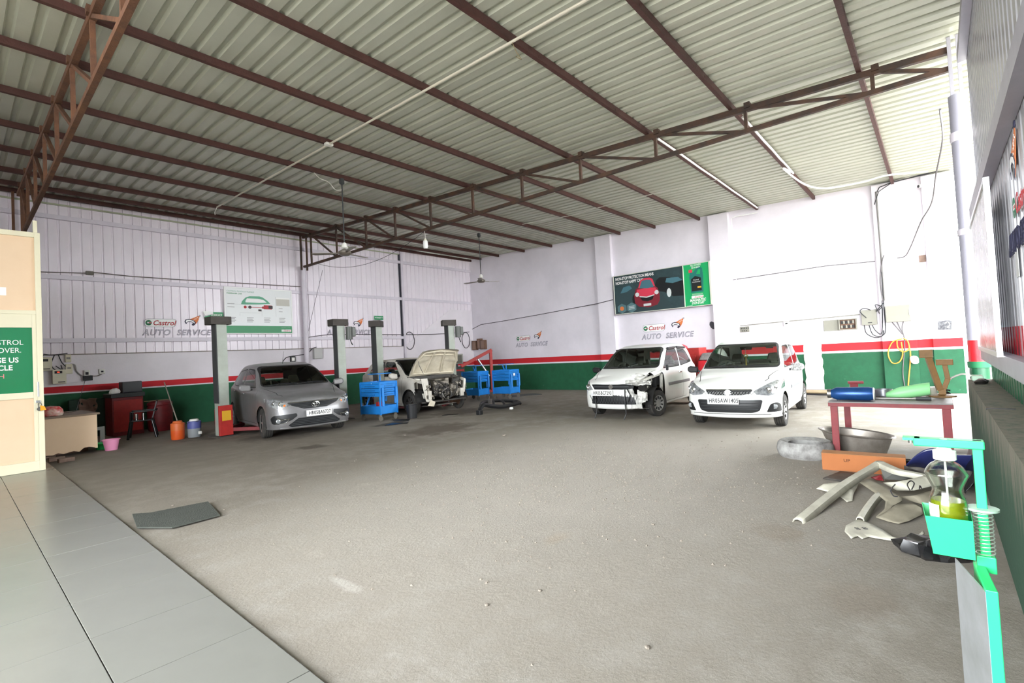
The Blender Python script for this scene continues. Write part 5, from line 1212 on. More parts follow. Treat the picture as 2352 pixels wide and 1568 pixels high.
# electrics on the wall above
def wbox(name, px, py, w, h, d, m, label, cat, wall='L', extra=None, group=None):
    q = WL(px, py) if wall == 'L' else WR(px, py); pos = (q.x, LW-.002, q.z) if wall == 'L' else (RW-.002, q.y, q.z)
    rr = wroot(name, pos, wall, label, cat, group); MB().bx(-w/2, w/2, -h/2, h/2, 0, d).build('case', m, rr, bevel=.008)
    for nm, x0, x1, y0, y1, mm in (extra or []): MB().bx(x0, x1, y0, y1, d, d+.006).build(nm, mm, rr)
    return rr
m_cb = mat('cream_box', 'dcd6c0', .5, 0, .3, 6, 'c4bda4')
led = mat('red_led', 'ff3020', .3, emit=1.5)
wbox('stabiliser', 104, 836, .22, .33, .14, m_cb, 'cream voltage stabiliser half hidden by the partition', 'stabiliser', extra=[('display', -.06, .04, .06, .12, m_black), ('vent', -.05, .07, -.13, -.11, m_black)])
wbox('stabiliser', 135, 865, .25, .35, .14, m_cb, 'cream voltage stabiliser with red display below the breaker boxes', 'stabiliser', extra=[('display', -.09, .05, .08, .14, m_black), ('led_digit', -.04, .0, .1, .12, led), ('vent', -.03, .1, -.14, -.12, m_black)])
wbox('breaker_box', 156, 823, .11, .19, .07, m_cb, 'upper small cream breaker box near the stabilisers', 'breaker box', extra=[('switch_window', -.035, .035, -.02, .03, m_steel)])
wbox('breaker_box', 158, 847, .125, .24, .07, m_cb, 'lower small cream breaker box near the stabilisers', 'breaker box', extra=[('switch_window', -.035, .035, .0, .04, m_steel)])
wbox('wall_socket', 199, 856, .12, .14, .045, m_white, 'white wall socket with black plug above the black adaptor', 'socket', extra=[('plug', -.03, .03, -.05, .02, m_black)])
wbox('wall_socket', 234, 853, .12, .12, .045, m_white, 'white wall socket right of the black adaptor', 'socket', extra=[('socket_hole', -.025, .025, -.02, .02, m_inter)])
wbox('power_adaptor', 201, 868, .19, .125, .07, m_black, 'black power adaptor plugged in above the green dado', 'adaptor')
cb = MB()
for pts in (((100, 813), (118, 815), (140, 813), (155, 811)), ((125, 815), (118, 835), (125, 848), (142, 850), (140, 838)), ((134, 815), (142, 832), (152, 842)), ((128, 840), (140, 848), (150, 851))):
    cb.tube(catmull([WL(x, y, LW-.05) for x, y in pts], 5), .01, 6)
cb.build('cable_bundle', m_wire, None, smooth=True, label='tangle of black cables between the stabilisers', cat='cables')
cb = MB(); cb.tube(catmull([WL(x, y, LW-.03) for x, y in ((162, 836), (172, 838), (176, 852), (188, 862), (200, 862), (222, 863), (234, 858))], 6), .014, 8); cb.build('flexible_conduit', mat('grey_conduit', '9c9793', .6), None, smooth=True, label='grey flexible conduit snaking from breaker box to sockets', cat='conduit')
cb = MB(); cb.tube([WL(196, 872, LW-.04), (1.75, 13.9, .79), (1.5, 13.6, .79)], .005, 6); cb.build('adaptor_lead', m_wire, None, label='thin black lead running from the adaptor down to the counter', cat='cable')
# red cabinet, chair, barrel
r = empty('red_cabinet', (2.9, 15.7, 0), R_(4), 'red cabinet with dark grey top against the left wall', 'cabinet')
MB().bx(-.32, .32, -.3, .3, 0, .95).build('body', m_dred, r, bevel=.01); MB().bx(-.35, .35, -.34, .32, .95, 1.05).build('top', m_ldark, r, bevel=.008)
MB().bx(-.29, .29, -.31, -.3, .1, .88).build('door', m_red, r, bevel=.004)
MB().bx(0, .42, -.1, .2, 0, .28).build('grey_machine', mat('charcoal_case', '3c3d40', .5), None, bevel=.02, loc=(2.83, 15.62, 1.052), rot=(0, 0, R_(4)), label='charcoal case standing on the red cabinet', cat='machine')
c = MB(); c.lathe([(0, 0), (.9, .0), (1, .3), (.8, .75), (.4, 1), (0, 1)], 9, frame((0, 0, 0), (.12, 0, .01), (.02, .08, 0), (0, .01, .13))); c.build('crumpled_paper', m_lwhite, None, loc=(2.68, 15.5, 1.053), label='crumpled white paper on the red cabinet', cat='paper')
m_chair = mat('black_chair_plastic', '17181a', .25)
r = empty('plastic_chair', (2.98, 14.35, 0), R_(165), 'black plastic armchair in front of the red cabinet', 'chair')
MB().bx(-.22, .22, -.22, .22, .4, .43).build('seat', m_chair, r, bevel=.012)
F = frame((-.22, 0, .42), Vector((.18, 0, 1)).normalized()*-1, (0, 1, 0), (-1, 0, .18))
b = MB(); b.prism(rnd([(0, -.23), (-.46, -.2), (-.48, .2), (0, .23)], .05), -.012, .012, frame((-.2, 0, .42), (.22, 0, -.97), (0, 1, 0), (.97, 0, .22))); b.build('backrest', m_chair, r)
for s in (-1, 1):
    a = MB(); a.bx(-.3, .2, s*.26-.025, s*.26+.025, .62, .645); a.bar((.19, s*.26, .64), (.2, s*.25, .42), .04, .03); a.build('armrest', m_chair, r, bevel=.008)
    for x, dx in ((.2, .06), (-.2, -.08)): MB().bar((x, s*.2, .41), (x+dx, s*.24, 0), .06, .035).build('leg', m_chair, r, bevel=.008)
for k, (x, y) in enumerate(((2.86, 14.3), (3.02, 14.4))): MB().lathe([(0, 0), (.03, 0), (.035, .14), (.032, .14), (.028, .01), (0, .01)], 14).build('steel_tumbler', m_chrome, None, smooth=True, loc=(x, y, .432), label='shiny steel tumbler on the black chair, %s one' % ('left', 'right')[k], cat='tumbler')
r = empty('barrel', (3.62, 15.55, 0), 0, 'dark red plastic barrel with lid by the left wall', 'barrel')
MB().lathe([(0, 0), (.24, 0), (.27, .04), (.28, .3), (.28, .62), (.25, .68), (.0, .68)], 28).build('drum', m_dred, r, smooth=True); MB().lathe([(.27, .67), (.28, .68), (.27, .74), (.2, .78), (0, .79)], 28).build('lid', m_dred, r, smooth=True); MB().box((.27, -.05, .5), (.03, .05, .09)).build('handle', m_white, r)
MB().bx(-.28, .28, -.06, .06, 0, .012).build('cardboard_strip', mat('cardboard', 'a08c6c', .8), None, loc=(3.55, 15.5, .792), rot=(0, 0, R_(15)), label='flat cardboard strip on the lid of the red barrel', cat='cardboard')
p0 = FL(405, 1000); MB().tube([(3.48, 13.15, .0), (3.92, 16.33, 1.24)], .013, 8).build('broom_stick', mat('pale_stick', 'b5b0a0', .6), None, label='thin pale stick leaning on the wall behind the orange cooler', cat='stick')
def cooler(loc, top, bot, label, tap):
    r = empty('water_cooler', loc, R_(10), label, 'water jug', 'water jugs by the lift post')
    MB().lathe([(0, 0), (.12, 0), (.13, .02), (.135, .2)], 24).build('lower_body', bot, r, smooth=True); MB().lathe([(.135, .2), (.14, .34), (.13, .36), (.1, .37)], 24).build('upper_body', top, r, smooth=True); MB().lathe([(.1, .365), (.09, .4), (.08, .41), (0, .41)], 24).build('lid', top if not tap else m_white, r, smooth=True)
    MB().tube([(-.13, 0, .3), (-.15, -.03, .34), (0, -.145, .36), (.15, -.03, .34), (.13, 0, .3)], .007, 6).build('carry_handle', m_ldark if tap else bot, r)
    if tap: MB().bx(.02, .09, -.15, -.12, .06, .13).build('tap', m_white, r, bevel=.01)
cooler((3.34, 12.98, 0), mat('orange_plastic', 'c8622e', .5), mat('orange_plastic2', 'd0551f', .5), 'orange plastic water jug left of the blue one', False)
cooler((3.665, 12.98, 0), mat('violet_blue_plastic', '545a96', .5), mat('grey_plastic', '8a8f92', .5), 'blue and grey water jug with tap beside the orange one', True)
m_pink = mat('pink_plastic', 'd78aac', .5)
r = empty('bucket', (2.12, 12.72, 0), 0, 'pink plastic bucket in front of the counter end', 'bucket'); MB().lathe([(0, 0), (.1, 0), (.135, .2), (.15, .205), (.15, .22), (.13, .215), (.098, .01), (0, .01)], 26).build('pail', m_pink, r, smooth=True); MB().tube([(.15*math.cos(a), .15*math.sin(a), .2-.06*math.sin(a)) for a in [k*math.pi/10 for k in range(11)]], .004, 6).build('bail', m_steel, r)
MB().lathe([(0, 0), (.15, 0), (.2, .12), (.21, .125), (.19, .12), (.14, .01), (0, .01)], 26).build('basin', mat('leaf_green_plastic', '2fae5a', .5), None, smooth=True, loc=(2.1, 13.12, 0), label='green plastic basin behind the pink bucket', cat='basin')
r = empty('picture_frame', (2.05, 13.9, 0), R_(3), 'pale grey empty frame leaning behind the pink bucket', 'frame')
for a in ((-.16, .16, .0, .07), (-.16, .16, .33, .4), (-.16, -.08, .07, .33), (.08, .16, .07, .33)): MB().bx(a[0], a[1], -.02, .02, a[2], a[3]).build('frame_bar', mat('pale_grey_frame', '8d928f', .6), r)
c = MB(); c.grid(lambda u, v: Vector(((u-.5)*.34+.04*pnoise(Vector((u*3, v*3, 1))), .1*pnoise(Vector((u*3, v*4, 5)))-.05*v, .38*v+.05*pnoise(Vector((u*4, 2, v*3))))), 10, 10)
c.build('hanging_rag', mat('dirty_pink_cloth', '8f7468', .9), None, smooth=True, solid=.008, loc=(2.25, 16.105, .58), label='dirty pinkish rag hanging on the green dado behind the counter', cat='rag')
c = MB(); c.bx(-.35, .35, -.06, .1, .0, .95); c.build('dark_shelf', mat('dark_green_shelf', '233a2f', .7), None, bevel=.01, loc=(2.25, 16.18, 0), label='dark green metal locker under the rag', cat='locker')

# ------------------------------------------------------------ junction boxes near the middle of the left wall
wbox('control_box', 727, 812, .3, .36, .14, mat('grey_control_box', 'b4b2b0', .5, .1), 'grey control box right of the round lavender post', 'control box')
wbox('fan_regulator', 671, 825, .16, .2, .08, m_ldark, 'dark switch unit behind the roof of the silver car', 'switch', extra=[('dial', -.05, .05, -.05, .06, m_steel)])
cb = MB(); cb.tube(catmull([WL(x, y, LW-.05) for x, y in ((650, 830), (660, 820), (690, 815), (706, 812), (718, 800), (727, 797))], 5), .012, 6); cb.build('wall_cable', m_wire, None, smooth=True, label='black cable from the dark switch unit to the grey control box', cat='cable')
cb = MB(); cb.tube(catmull([WL(x, y, LW-.07) for x, y in ((704, 775), (760, 768), (840, 768), (928, 768), (1000, 767), (1078, 762))], 4), .011, 6); cb.build('wall_cable', m_wire, None, smooth=True, label='black cable running along the low rail of the sheet wall', cat='cable')
q = [WR(x, y, RW-.02) for x, y in ((1082, 757), (1105, 745), (1150, 738), (1240, 722), (1330, 705))]+[WR(x, y, RW-.18) for x, y in ((1372, 697), (1408, 688))]
cb = MB(); cb.tube(q, .012, 6); cb.build('wall_cable', m_wire, None, smooth=True, label='dark cable rising along the right wall to the red car banner', cat='cable')
q = [WR(x, y, RW-.02) for x, y in ((1640, 648), (1700, 640), (1800, 625), (1900, 610), (2010, 600))]
cb = MB(); cb.tube(q, .01, 6); cb.build('wall_cable', mat('grey_cable', '625e60', .6), None, smooth=True, label='grey cable crossing the right wall beside the banner', cat='cable')
cb = MB(); cb.tube([WL(x, y, LW-.075) for x, y in ((92, 624), (200, 627), (215, 625), (300, 634), (400, 641), (690, 658))], .01, 6); cb.build('wall_cable', mat('brown_cable', '6b625c', .7), None, smooth=True, label='brown cable laid on the middle rail of the sheet wall', cat='cable')
MB().box((0, 0, 0), (.16, .06, .1)).build('cable_clamp', m_cast, None, bevel=.015, loc=WL(206, 627, LW-.09), label='pale cable clamp on the middle rail of the sheet wall', cat='clamp')
MB().tube([WL(x, y, LW-.08) for x, y in ((741, 620), (722, 700), (705, 775))], .006, 6).build('hanging_wire', m_wire, None, label='thin wire hanging from the truss end along the sheet wall', cat='wire')

# ------------------------------------------------------------ fans, bulb, conduits under the roof
m_fan = mat('fan_brown', '6e665c', .4, .3); m_fanb = mat('fan_blade_grey', '8a8378', .4, .2)
def fan(loc, ztop, a0, label):
    r = empty('ceiling_fan', loc, 0, label, 'fan', 'ceiling fans'); h = ztop-loc[2]
    MB().cyl((0, 0, .12), (0, 0, h), .014, n=10).build('down_rod', m_ldark, r, smooth=True); MB().lathe([(.014, h-.16), (.06, h-.12), (.055, h-.02), (.02, h)], 18).build('ceiling_canopy', m_ldark, r, smooth=True)
    MB().lathe([(.02, .24), (.06, .2), (.07, .12), (.02, .1)], 18).build('lower_canopy', m_white, r, smooth=True)
    MB().lathe([(0, -.06), (.1, -.05), (.14, -.01), (.14, .03), (.06, .08), (.02, .1)], 24).build('motor', m_fan, r, smooth=True)
    for k in range(3):
        a = a0+k*2*math.pi/3; F = frame((0, 0, 0), (math.cos(a), math.sin(a), 0), (-math.sin(a), math.cos(a), .12), (0, 0, 1))
        b = MB(); b.prism([(.16, -.03), (.3, -.06), (.68, -.07), (.72, -.03), (.72, .05), (.66, .07), (.3, .05), (.16, .03)], -.004, .004, F); b.build('blade', m_fanb, r); MB().bx(.1, .3, -.02, .02, -.012, -.004, F).build('blade_iron', m_fan, r)
fan((5.92, 10.03, 4.0), 5.72, R_(15), 'ceiling fan hanging left of the truss end above the silver car')
fan((12.1, 11.78, 4.1), 5.78, R_(-20), 'ceiling fan hanging in front of the right wall near the corner')
r = empty('led_bulb', (8.33, 10.1, 4.45), 0, 'white LED bulb hanging from the long truss', 'bulb'); MB().lathe([(0, -.02), (.05, -.015), (.065, .04), (.065, .16), (.05, .19)], 20).build('diffuser', m_lwhite, r, smooth=True); MB().lathe([(.05, .19), (.035, .22), (.02, .25)], 16).build('cap', m_cb, r, smooth=True); MB().tube([(0, 0, .25), (.01, .01, .36), (-.02, 0, .47)], .006, 6).build('flex', m_wirew, r)
m_pvc = mat('cream_pvc_pipe', 'd0c9b8', .5)
pp = [(4.74, y, zp(y)-.02) for y in (1.2, 2.41, 3.89, 5.63, 7.16, 8.5, 10.08, 11.58, 13.02, 14.3)]
MB().tube(pp, .018, 8).build('ceiling_conduit', m_pvc, None, smooth=True, label='long cream conduit pipe crossing under all purlins', cat='conduit')
MB().tube([(4.74, 14.3, zp(14.3)-.02), (4.7, 14.36, 5.72), (4.72, 14.4, 5.66)], .01, 6).build('loose_wire_end', m_wirew, None, label='white wire end dangling at the far tip of the ceiling conduit', cat='wire')
for (y, z) in ((8.5, 0),): MB().box((0, 0, 0), (.14, .1, .05)).build('junction_box', m_white, None, bevel=.01, loc=(4.74, y-.07, zp(y)-.025), label='white junction box on the ceiling conduit', cat='junction box')
for i, (y, x0, x1) in enumerate(((2.41, 9.2, 13.2), (3.89, 9.0, 15.9))):
    MB().tube([(x0+(x1-x0)*k/6, y-.05, zp(y)+.02+.01*(k % 2)) for k in range(7)], .022, 8).build('purlin_conduit', m_lwhite, None, smooth=True, label='white conduit tied along the %s purlin from the open side' % WN[i+1], cat='conduit', group='white conduits under purlins')
w = catmull([(13.0, 2.36, zp(2.4)+.0), FL(1800, 388, 5.28), FL(1850, 424, 5.2), FL(1900, 432, 5.18), FL(1980, 418, 5.24), FL(2040, 402, 5.3), FL(2130, 394, 5.33)], 8)
MB().tube(w, .022, 8).build('sagging_hose', m_lwhite, None, smooth=True, label='white hose sagging from the second purlin to the right wall', cat='hose')
MB().tube([WR(x, y, 11.5) for x, y in ((1200, 515), (1310, 495), (1370, 478), (1500, 445), (1650, 412))], .008, 6).build('ceiling_wire', m_wirew, None, label='thin white wire strung below the roof over the banner', cat='wire')
q = onp(1170, 100, 2, zp(3.89)-.03); MB().tube(catmull([(q.x, 3.86, zp(3.89)), (q.x+.02, 3.8, 5.3), (q.x+.05, 3.75, 5.2), (q.x-.02, 3.78, 5.22)], 4), .005, 5).build('dangling_twine', mat('twine', '8a7a5c', .9), None, label='bit of twine dangling from the purlin by the ceiling conduit', cat='twine')
q0 = Vector((5.5, 10.05, 5.6)); MB().tube(catmull([(5.3, 10.1, 5.72), (5.4, 10.05, 5.6), (5.6, 10.03, 5.55), (5.75, 10.03, 5.42), (5.92, 10.03, 5.45)], 5), .007, 6).build('fan_wire', m_wirew, None, smooth=True, label='white wire curling down to the fan above the silver car', cat='wire')
MB().tube(hang((8.33, 10.12, 4.9), (8.02, 15.3, 4.85), .45, 14), .006, 6).build('slack_wire', m_wire, None, label='slack thin wire strung from the bulb to the truss end', cat='wire')

# ------------------------------------------------------------ meter corner on the right wall
m_mb = mat('meter_box_white', '8a887d', .5, 0, .2, 5, '7b786d')
def WRb(px, py, d=.0): return WR(px, py, RW-d)
q = WR(1928, 746); r = wroot('fuse_box', (RW-.002, q.y, q.z), 'R', 'cream fuse box with open door showing breakers', 'fuse box')
MB().bx(-.37, .0, -.15, .15, 0, .02).build('open_door', m_mb, r, bevel=.006)
b = MB(); b.bx(.0, .4, -.15, .15, 0, .02)
for a in ((.0, .4, .13, .15), (.0, .4, -.15, -.13), (.0, .02, -.13, .13), (.38, .4, -.13, .13)): b.bx(a[0], a[1], a[2], a[3], .02, .1)
b.build('case', m_mb, r); MB().bx(.02, .38, -.13, .13, .02, .03).build('back_plate', m_wood, r)
for j in range(2):
    for k in range(6): MB().bx(.045+k*.052, .085+k*.052, .02-j*.12, .1-j*.12, .03, .075).build('breaker', m_mb if (k+j) % 2 else m_black, r)
wbox('meter_box', 1997, 729, .33, .4, .12, m_mb, 'cream meter box between the fuse box and the big box', 'meter box', 'R', extra=[('label_slot', -.03, .06, -.15, -.13, m_black)])
q = WR(2063, 720, RW-.15); r = wroot('meter_box', (RW-.142, q.y, q.z), 'R', 'large cream meter box on the pillar, rightmost of the row', 'meter box'); MB().bx(-.25, .25, -.21, .21, 0, .14).build('case', m_mb, r, bevel=.008); MB().bx(.22, .24, -.05, .08, .14, .155).build('door_latch', m_steel, r)
cb = MB()
for pts in (((1985, 746), (1990, 765), (2010, 775), (2028, 770), (2034, 755), (2030, 700), (2024, 600)), ((1996, 746), (2005, 768), (2025, 772), (2030, 758)), ((2003, 746), (2012, 760), (2026, 762), (2026, 690)), ((1990, 730), (1975, 715), (1985, 708), (2000, 712)), ((2020, 720), (2010, 700), (2025, 705), (2012, 715), (2030, 695))):
    cb.tube(catmull([WR(x, y, RW-.17) for x, y in pts], 5), .011, 6)
cb.build('meter_cables', m_wire, None, smooth=True, label='looping black cables under the meter boxes', cat='cables')
cb = MB(); cb.tube([WR(x, y, RW-.165) for x, y in ((2012, 440), (2022, 560), (2032, 690))], .02, 8); cb.build('riser_pipe', mat('grey_pvc', '6f6c6a', .5), None, smooth=True, label='grey riser pipe down to the meter boxes', cat='pipe')
cb = MB()
for pts in (((2060, 738), (2068, 755), (2076, 770), (2078, 800)), ((2075, 738), (2072, 755), (2077, 775), (2078, 800)), ((2048, 738), (2060, 752), (2074, 768)), ((2078, 800), (2075, 830), (2074, 860), (2078, 886))): cb.tube(catmull([WR(x, y, RW-.17) for x, y in pts], 4), .012, 6)
cb.build('earth_cables', mat('grey_cable', '8d888c'), None, smooth=True, label='grey cables hanging from the large meter box to the floor', cat='cables')
m_or = mat('orange_hose', 'e79a3c', .5)
cb = MB(); cb.tube(catmull([WR(x, y, RW-.2) for x, y in ((2072, 778), (2050, 785), (2040, 810), (2048, 832), (2064, 832), (2073, 815), (2070, 785))], 6), .014, 8); cb.tube(catmull([WR(x, y, RW-.2) for x, y in ((2060, 780), (2062, 798), (2075, 808), (2088, 800), (2084, 782), (2074, 777))], 6), .014, 8); cb.tube(catmull([WR(x, y, RW-.2) for x, y in ((2086, 785), (2091, 810), (2090, 840), (2087, 870), (2086, 886))], 6), .014, 8)
cb.build('coiled_hose', m_or, None, smooth=True, label='orange hose coiled on the green pillar below the large meter box', cat='hose')
q = WR(2099, 820, RW-.22); MB().lathe([(.1, .2), (.5, .16), (.9, .0), (1, -.3), (.9, -.75), (.5, -.98), (0, -1)], 14, frame((q.x, q.y, q.z), (.06, 0, 0), (0, .09, .0), (0, .02, .17))).build('carrier_bag', m_lwhite, None, smooth=True, label='white plastic carrier bag hanging beside the orange hose', cat='bag')
q = WR(2170, 747, RW-.142); r = wroot('wall_recess_box', (RW-.142, q.y, q.z), 'R', 'broken open electrical recess with loose wires at the wall end', 'electrical box'); MB().prism([(-.13, -.1), (.12, -.11), (.13, .1), (.06, .12), (-.12, .11)], 0, .012).build('broken_plate', mat('dark_recess', '45454b', .8, 0, .6, 20, 'a5a5a8'), r); MB().tube(catmull([(.0, .05, .02), (.06, .08, .04), (.09, 0, .05), (.04, -.05, .04), (.08, -.06, .03)], 5), .008, 6).build('loose_wire', m_lwhite, r)
wbox('wall_socket', 1807, 743, .15, .13, .04, m_white, 'single white wall socket left of the open fuse box', 'socket', 'R', extra=[('socket_hole', -.03, .03, -.02, .02, m_wire)])
wbox('switch_board', 1711, 756, .27, .17, .05, m_mb, 'cream switch board above the parked clean white car', 'switch board', 'R', extra=[('switch', -.1+k*.05, -.075+k*.05, .01, .05, m_wire) for k in range(5)]+[('socket_hole', -.08+k*.06, -.05+k*.06, -.06, -.03, m_wire) for k in range(3)])
cb = MB(); cb.tube([WR(x, y, RW-.02) for x, y in ((1700, 748), (1760, 742), (1860, 733), (1975, 722))], .012, 6); cb.build('wall_conduit', m_mb, None, label='thin cream conduit running to the fuse box', cat='conduit')
cb = MB(); cb.tube([WR(x, y, RW-.165) for x, y in ((1740, 488), (1690, 497), (1680, 502), (1684, 560), (1700, 745))], .012, 6); cb.build('wall_conduit', m_lwhite, None, label='white conduit bending down beside the second pillar', cat='conduit')
q = WR(2119, 594, RW-.0); MB().box((0, 0, 0), (.05, .13, .17)).build('stub_brick', m_brick, None, loc=(RW-.02, q.y, q.z), label='bare brick stub on the wall strip right of the meter boxes', cat='brick')
q = WR(1637, 747, RW); MB().lathe([(0, 0), (1, .0), (.8, .3), (0, .35)], 9, frame((RW-.001, q.y, q.z), (0, .1, .02), (0, .02, .13), (-.06, 0, 0))).build('soot_blotch', mat('soot', '4b4a50', .95), None, label='dark cable hole with soot on the right wall under the banner end', cat='hole')
q = WR(2120, 428, RW-.16); r = wroot('security_camera', (RW-.142, q.y, q.z), 'R', 'white bullet security camera high on the right wall end', 'camera'); MB().cyl((.1, 0, .06), (-.08, -.01, .16), .04, n=16).build('housing', m_white, r, smooth=True); MB().cyl((-.08, -.01, .16), (-.095, -.011, .168), .033, n=16).build('lens', m_black, r, smooth=True); MB().bx(.06, .12, -.02, .06, 0, .06).build('bracket', m_white, r)
cb = MB(); cb.tube(catmull([(8.85, -.2, 4.5)]+[WR(x, y, 11+i*.9) for i, (x, y) in enumerate(((2165, 320), (2150, 400), (2140, 465), (2115, 510), (2090, 570), (2075, 590), (2045, 592)))]+[WR(2030, 587, RW-.17), WR(2022, 640, RW-.17), WR(2028, 690, RW-.17)], 5), .013, 6); cb.build('supply_cable', mat('grey_cable', '8d888c'), None, smooth=True, label='grey supply cable sagging from the steel column to the meter boxes', cat='cable')
cb = MB(); cb.tube([WR(x, y, RW-.16) for x, y in ((2012, 445), (2020, 430), (2045, 420), (2110, 403), (2185, 385))], .012, 6); cb.tube([WR(x, y, RW-.19) for x, y in ((2008, 470), (2018, 440), (2050, 418), (2120, 402), (2185, 383))], .01, 6); cb.build('roof_edge_cables', m_wire, None, smooth=True, label='pair of black cables along the roof edge of the right wall', cat='cables')
# pipes and poles on the ground by the wall
random.seed(4)
m_bam = mat('dusty_bamboo', 'b5a385', .7, 0, .5, 6, '8f7d62')
for k in range(6):
    y0 = 2.95-k*.06; x = RW-.3-.09*k
    MB().tube([(x, 3.1+random.uniform(-.2, .2), .04+.03*(k % 2)), (x-.05, 1.2+random.uniform(-.3, .3), .04+.03*(k % 2))], random.uniform(.028, .045), 10).build('pole', m_bam if k > 1 else m_grey, None, smooth=True, label='dusty pole lying along the foot of the right wall, %s counted from the wall' % WN[k], cat='pole', group='poles on the ground by the right wall')
MB().tube(catmull([(15.3, 3.0, .015), (15.0, 2.2, .015), (15.1, 1.2, .015), (15.25, .5, .015)], 6), .015, 6).build('ground_cable', m_wire, None, smooth=True, label='dark cable lying in front of the poles', cat='cable')

# ------------------------------------------------------------ red machines behind the white cars
r = empty('washer_unit', (14.6, 5.75, 0), R_(0), 'red steel washer unit with pink cloth behind the damaged car', 'machine')
MB().bx(-.3, .3, -.5, .35, .05, 1.42).build('cabinet', m_red, r, bevel=.015); MB().bx(-.35, -.3, -.4, .1, .7, 1.2).build('front_panel', m_red, r, bevel=.01); MB().cyl((-.3, 0, .95), (-.42, 0, .95), .12).build('drum', m_steel, r, smooth=True); MB().tube(catmull([(-.36, .1, 1.2), (-.45, -.1, 1.1), (-.42, -.35, .9), (-.36, -.45, .6)], 5), .012).build('hose', m_wirew, r)
for x in (-.22, .22):
    for y in (-.4, .25): MB().cyl((x, y-.02, .05), (x, y+.02, .05), .05).build('castor', m_cast, r)
c = MB(); c.lathe([(0, 0), (1, 0), (.9, .5), (.5, .9), (0, 1)], 10, frame((0, 0, 0), (.1, 0, .02), (0, .2, 0), (0, .03, .12))); c.build('pink_cloth', mat('faded_red_cloth', 'd0505c', .8), None, smooth=True, loc=(14.5, 5.85, 1.422), label='faded red cloth on top of the washer unit', cat='cloth')
r = empty('air_compressor', (14.3, 4.75, 0), R_(0), 'red machine with plastic wrapped top and white letters between the white cars', 'machine')
MB().taper((0, 0, .1), (.7, 1.0), (.6, .9), .95).build('housing', mat('bright_machine_red', 'cc2630', .35), r, bevel=.03); MB().taper((0, 0, 1.06), (.58, .88), (.4, .7), .2).build('wrapped_top', mat('grey_plastic_wrap', '8f8a88', .25, 0, .8, 9, '5d5856'), r, bevel=.03)
text('BOL', .13, m_lwhite, r, loc=(-.345, .05, .86), rot=(R_(86), 0, R_(-90)), ext=.004, bold=.003)
for y in (-.35, .35): MB().cyl((-.1, y-.03, .1), (-.1, y+.03, .1), .1).build('wheel', m_rubber, r, smooth=True)

# ------------------------------------------------------------ things lying in the lift bays
m_bk = mat('matt_black_plastic', '1b1b1d', .55)
r = empty('bucket', (7.82, 10.35, 0), 0, 'tall black bucket in front of the dismantled car wheel', 'bucket'); MB().lathe([(0, 0), (.125, 0), (.14, .34), (.15, .345), (.15, .36), (.13, .355), (.115, .01), (0, .01)], 26).build('pail', m_bk, r, smooth=True)
MB().tube([(-.15, 0, .34), (-.1, -.1, .37), (0, -.15, .385), (.1, -.1, .37), (.15, 0, .34)], .004, 6).build('bail', m_steel, r)
r = empty('subframe', (9.9, 9.15, 0), R_(4), 'black car front subframe lying on the floor before the blue trolleys', 'car part')
def rail(pts, w, nm='rail'): MB().tube(catmull(pts, 5), w, 8).build(nm, m_bk, r, smooth=True)
rail([(-1.0, -.1, .06), (-.9, -.05, .14), (-.7, 0, .22), (-.4, .0, .16), (.0, -.1, .1), (.75, -.1, .12)], .055, 'side_member'); rail([(-.7, .1, .2), (-.3, .35, .24), (.3, .4, .22), (.8, .2, .16)], .045, 'side_member'); rail([(.75, -.12, .1), (.85, .05, .14), (.8, .25, .16)], .045, 'cross_member'); rail([(-.3, .0, .14), (-.05, .2, .22), (.1, .38, .22)], .035, 'cross_member'); rail([(.1, -.1, .1), (.3, .15, .2), (.45, .38, .2)], .035, 'cross_member')
MB().bx(-1.05, -.92, -.16, -.02, 0, .12).build('mount_foot', m_bk, r, bevel=.02); MB().box((-.2, .2, .27), (.08, .08, .1)).build('bush_tower', m_steel, r); MB().lathe([(0, 0), (.06, .01), (.05, .06), (0, .07)], 10, frame((.2, -.22, 0), (1, 0, 0), (0, 1, 0), (0, 0, 1))).build('white_cap', m_lwhite, r)
def scrap(name, pts, m, label, cat, th=.006, loc0=None, group=None, smooth=False, parent=None):
    """thin sheet through points given as image position and height above the floor"""
    P = [FL(x, y, z) for x, y, z in pts]; o = P[0].copy(); o.z = 0
    mb = MB().add([p-o for p in P], [tuple(range(len(P)))])
    me = bpy.data.meshes.new(name); me.from_pydata(mb.v, [], mb.f); bm = bmesh.new(); bm.from_mesh(me)
    bmesh.ops.triangulate(bm, faces=bm.faces); bmesh.ops.subdivide_edges(bm, edges=bm.edges, cuts=3, use_grid_fill=True); bmesh.ops.recalc_face_normals(bm, faces=bm.faces); bm.to_mesh(me); bm.free()
    ob = mk(name, me, m, parent, smooth, solid=th, loc=o, label=label, cat=cat, group=group); return ob
m_oil = mat('oil_black', '171513', .35)
for k, (pts, lab) in enumerate((([(884, 977), (935, 972), (938, 970), (900, 971)], 'front of the black bucket'), ([(1015, 954), (1050, 951), (1052, 950), (1025, 951)], 'front of the bare hub'), ([(900, 962), (942, 962), (938, 966), (905, 967)], 'foot of the black bucket'))):
    scrap('flat_black_strip', [(x, y, .008) for x, y in pts], m_oil, 'flat black rubber strip on the floor at the %s' % lab, 'strip', .006)
MB().bx(-.55, .55, -.35, .35, 0, .012).build('floor_plate', m_ldark, None, loc=FL(1205, 907)+Vector((0, 0, 0)), rot=(0, 0, R_(-30)), label='dark steel plate on the floor right of the trolley pair', cat='plate')
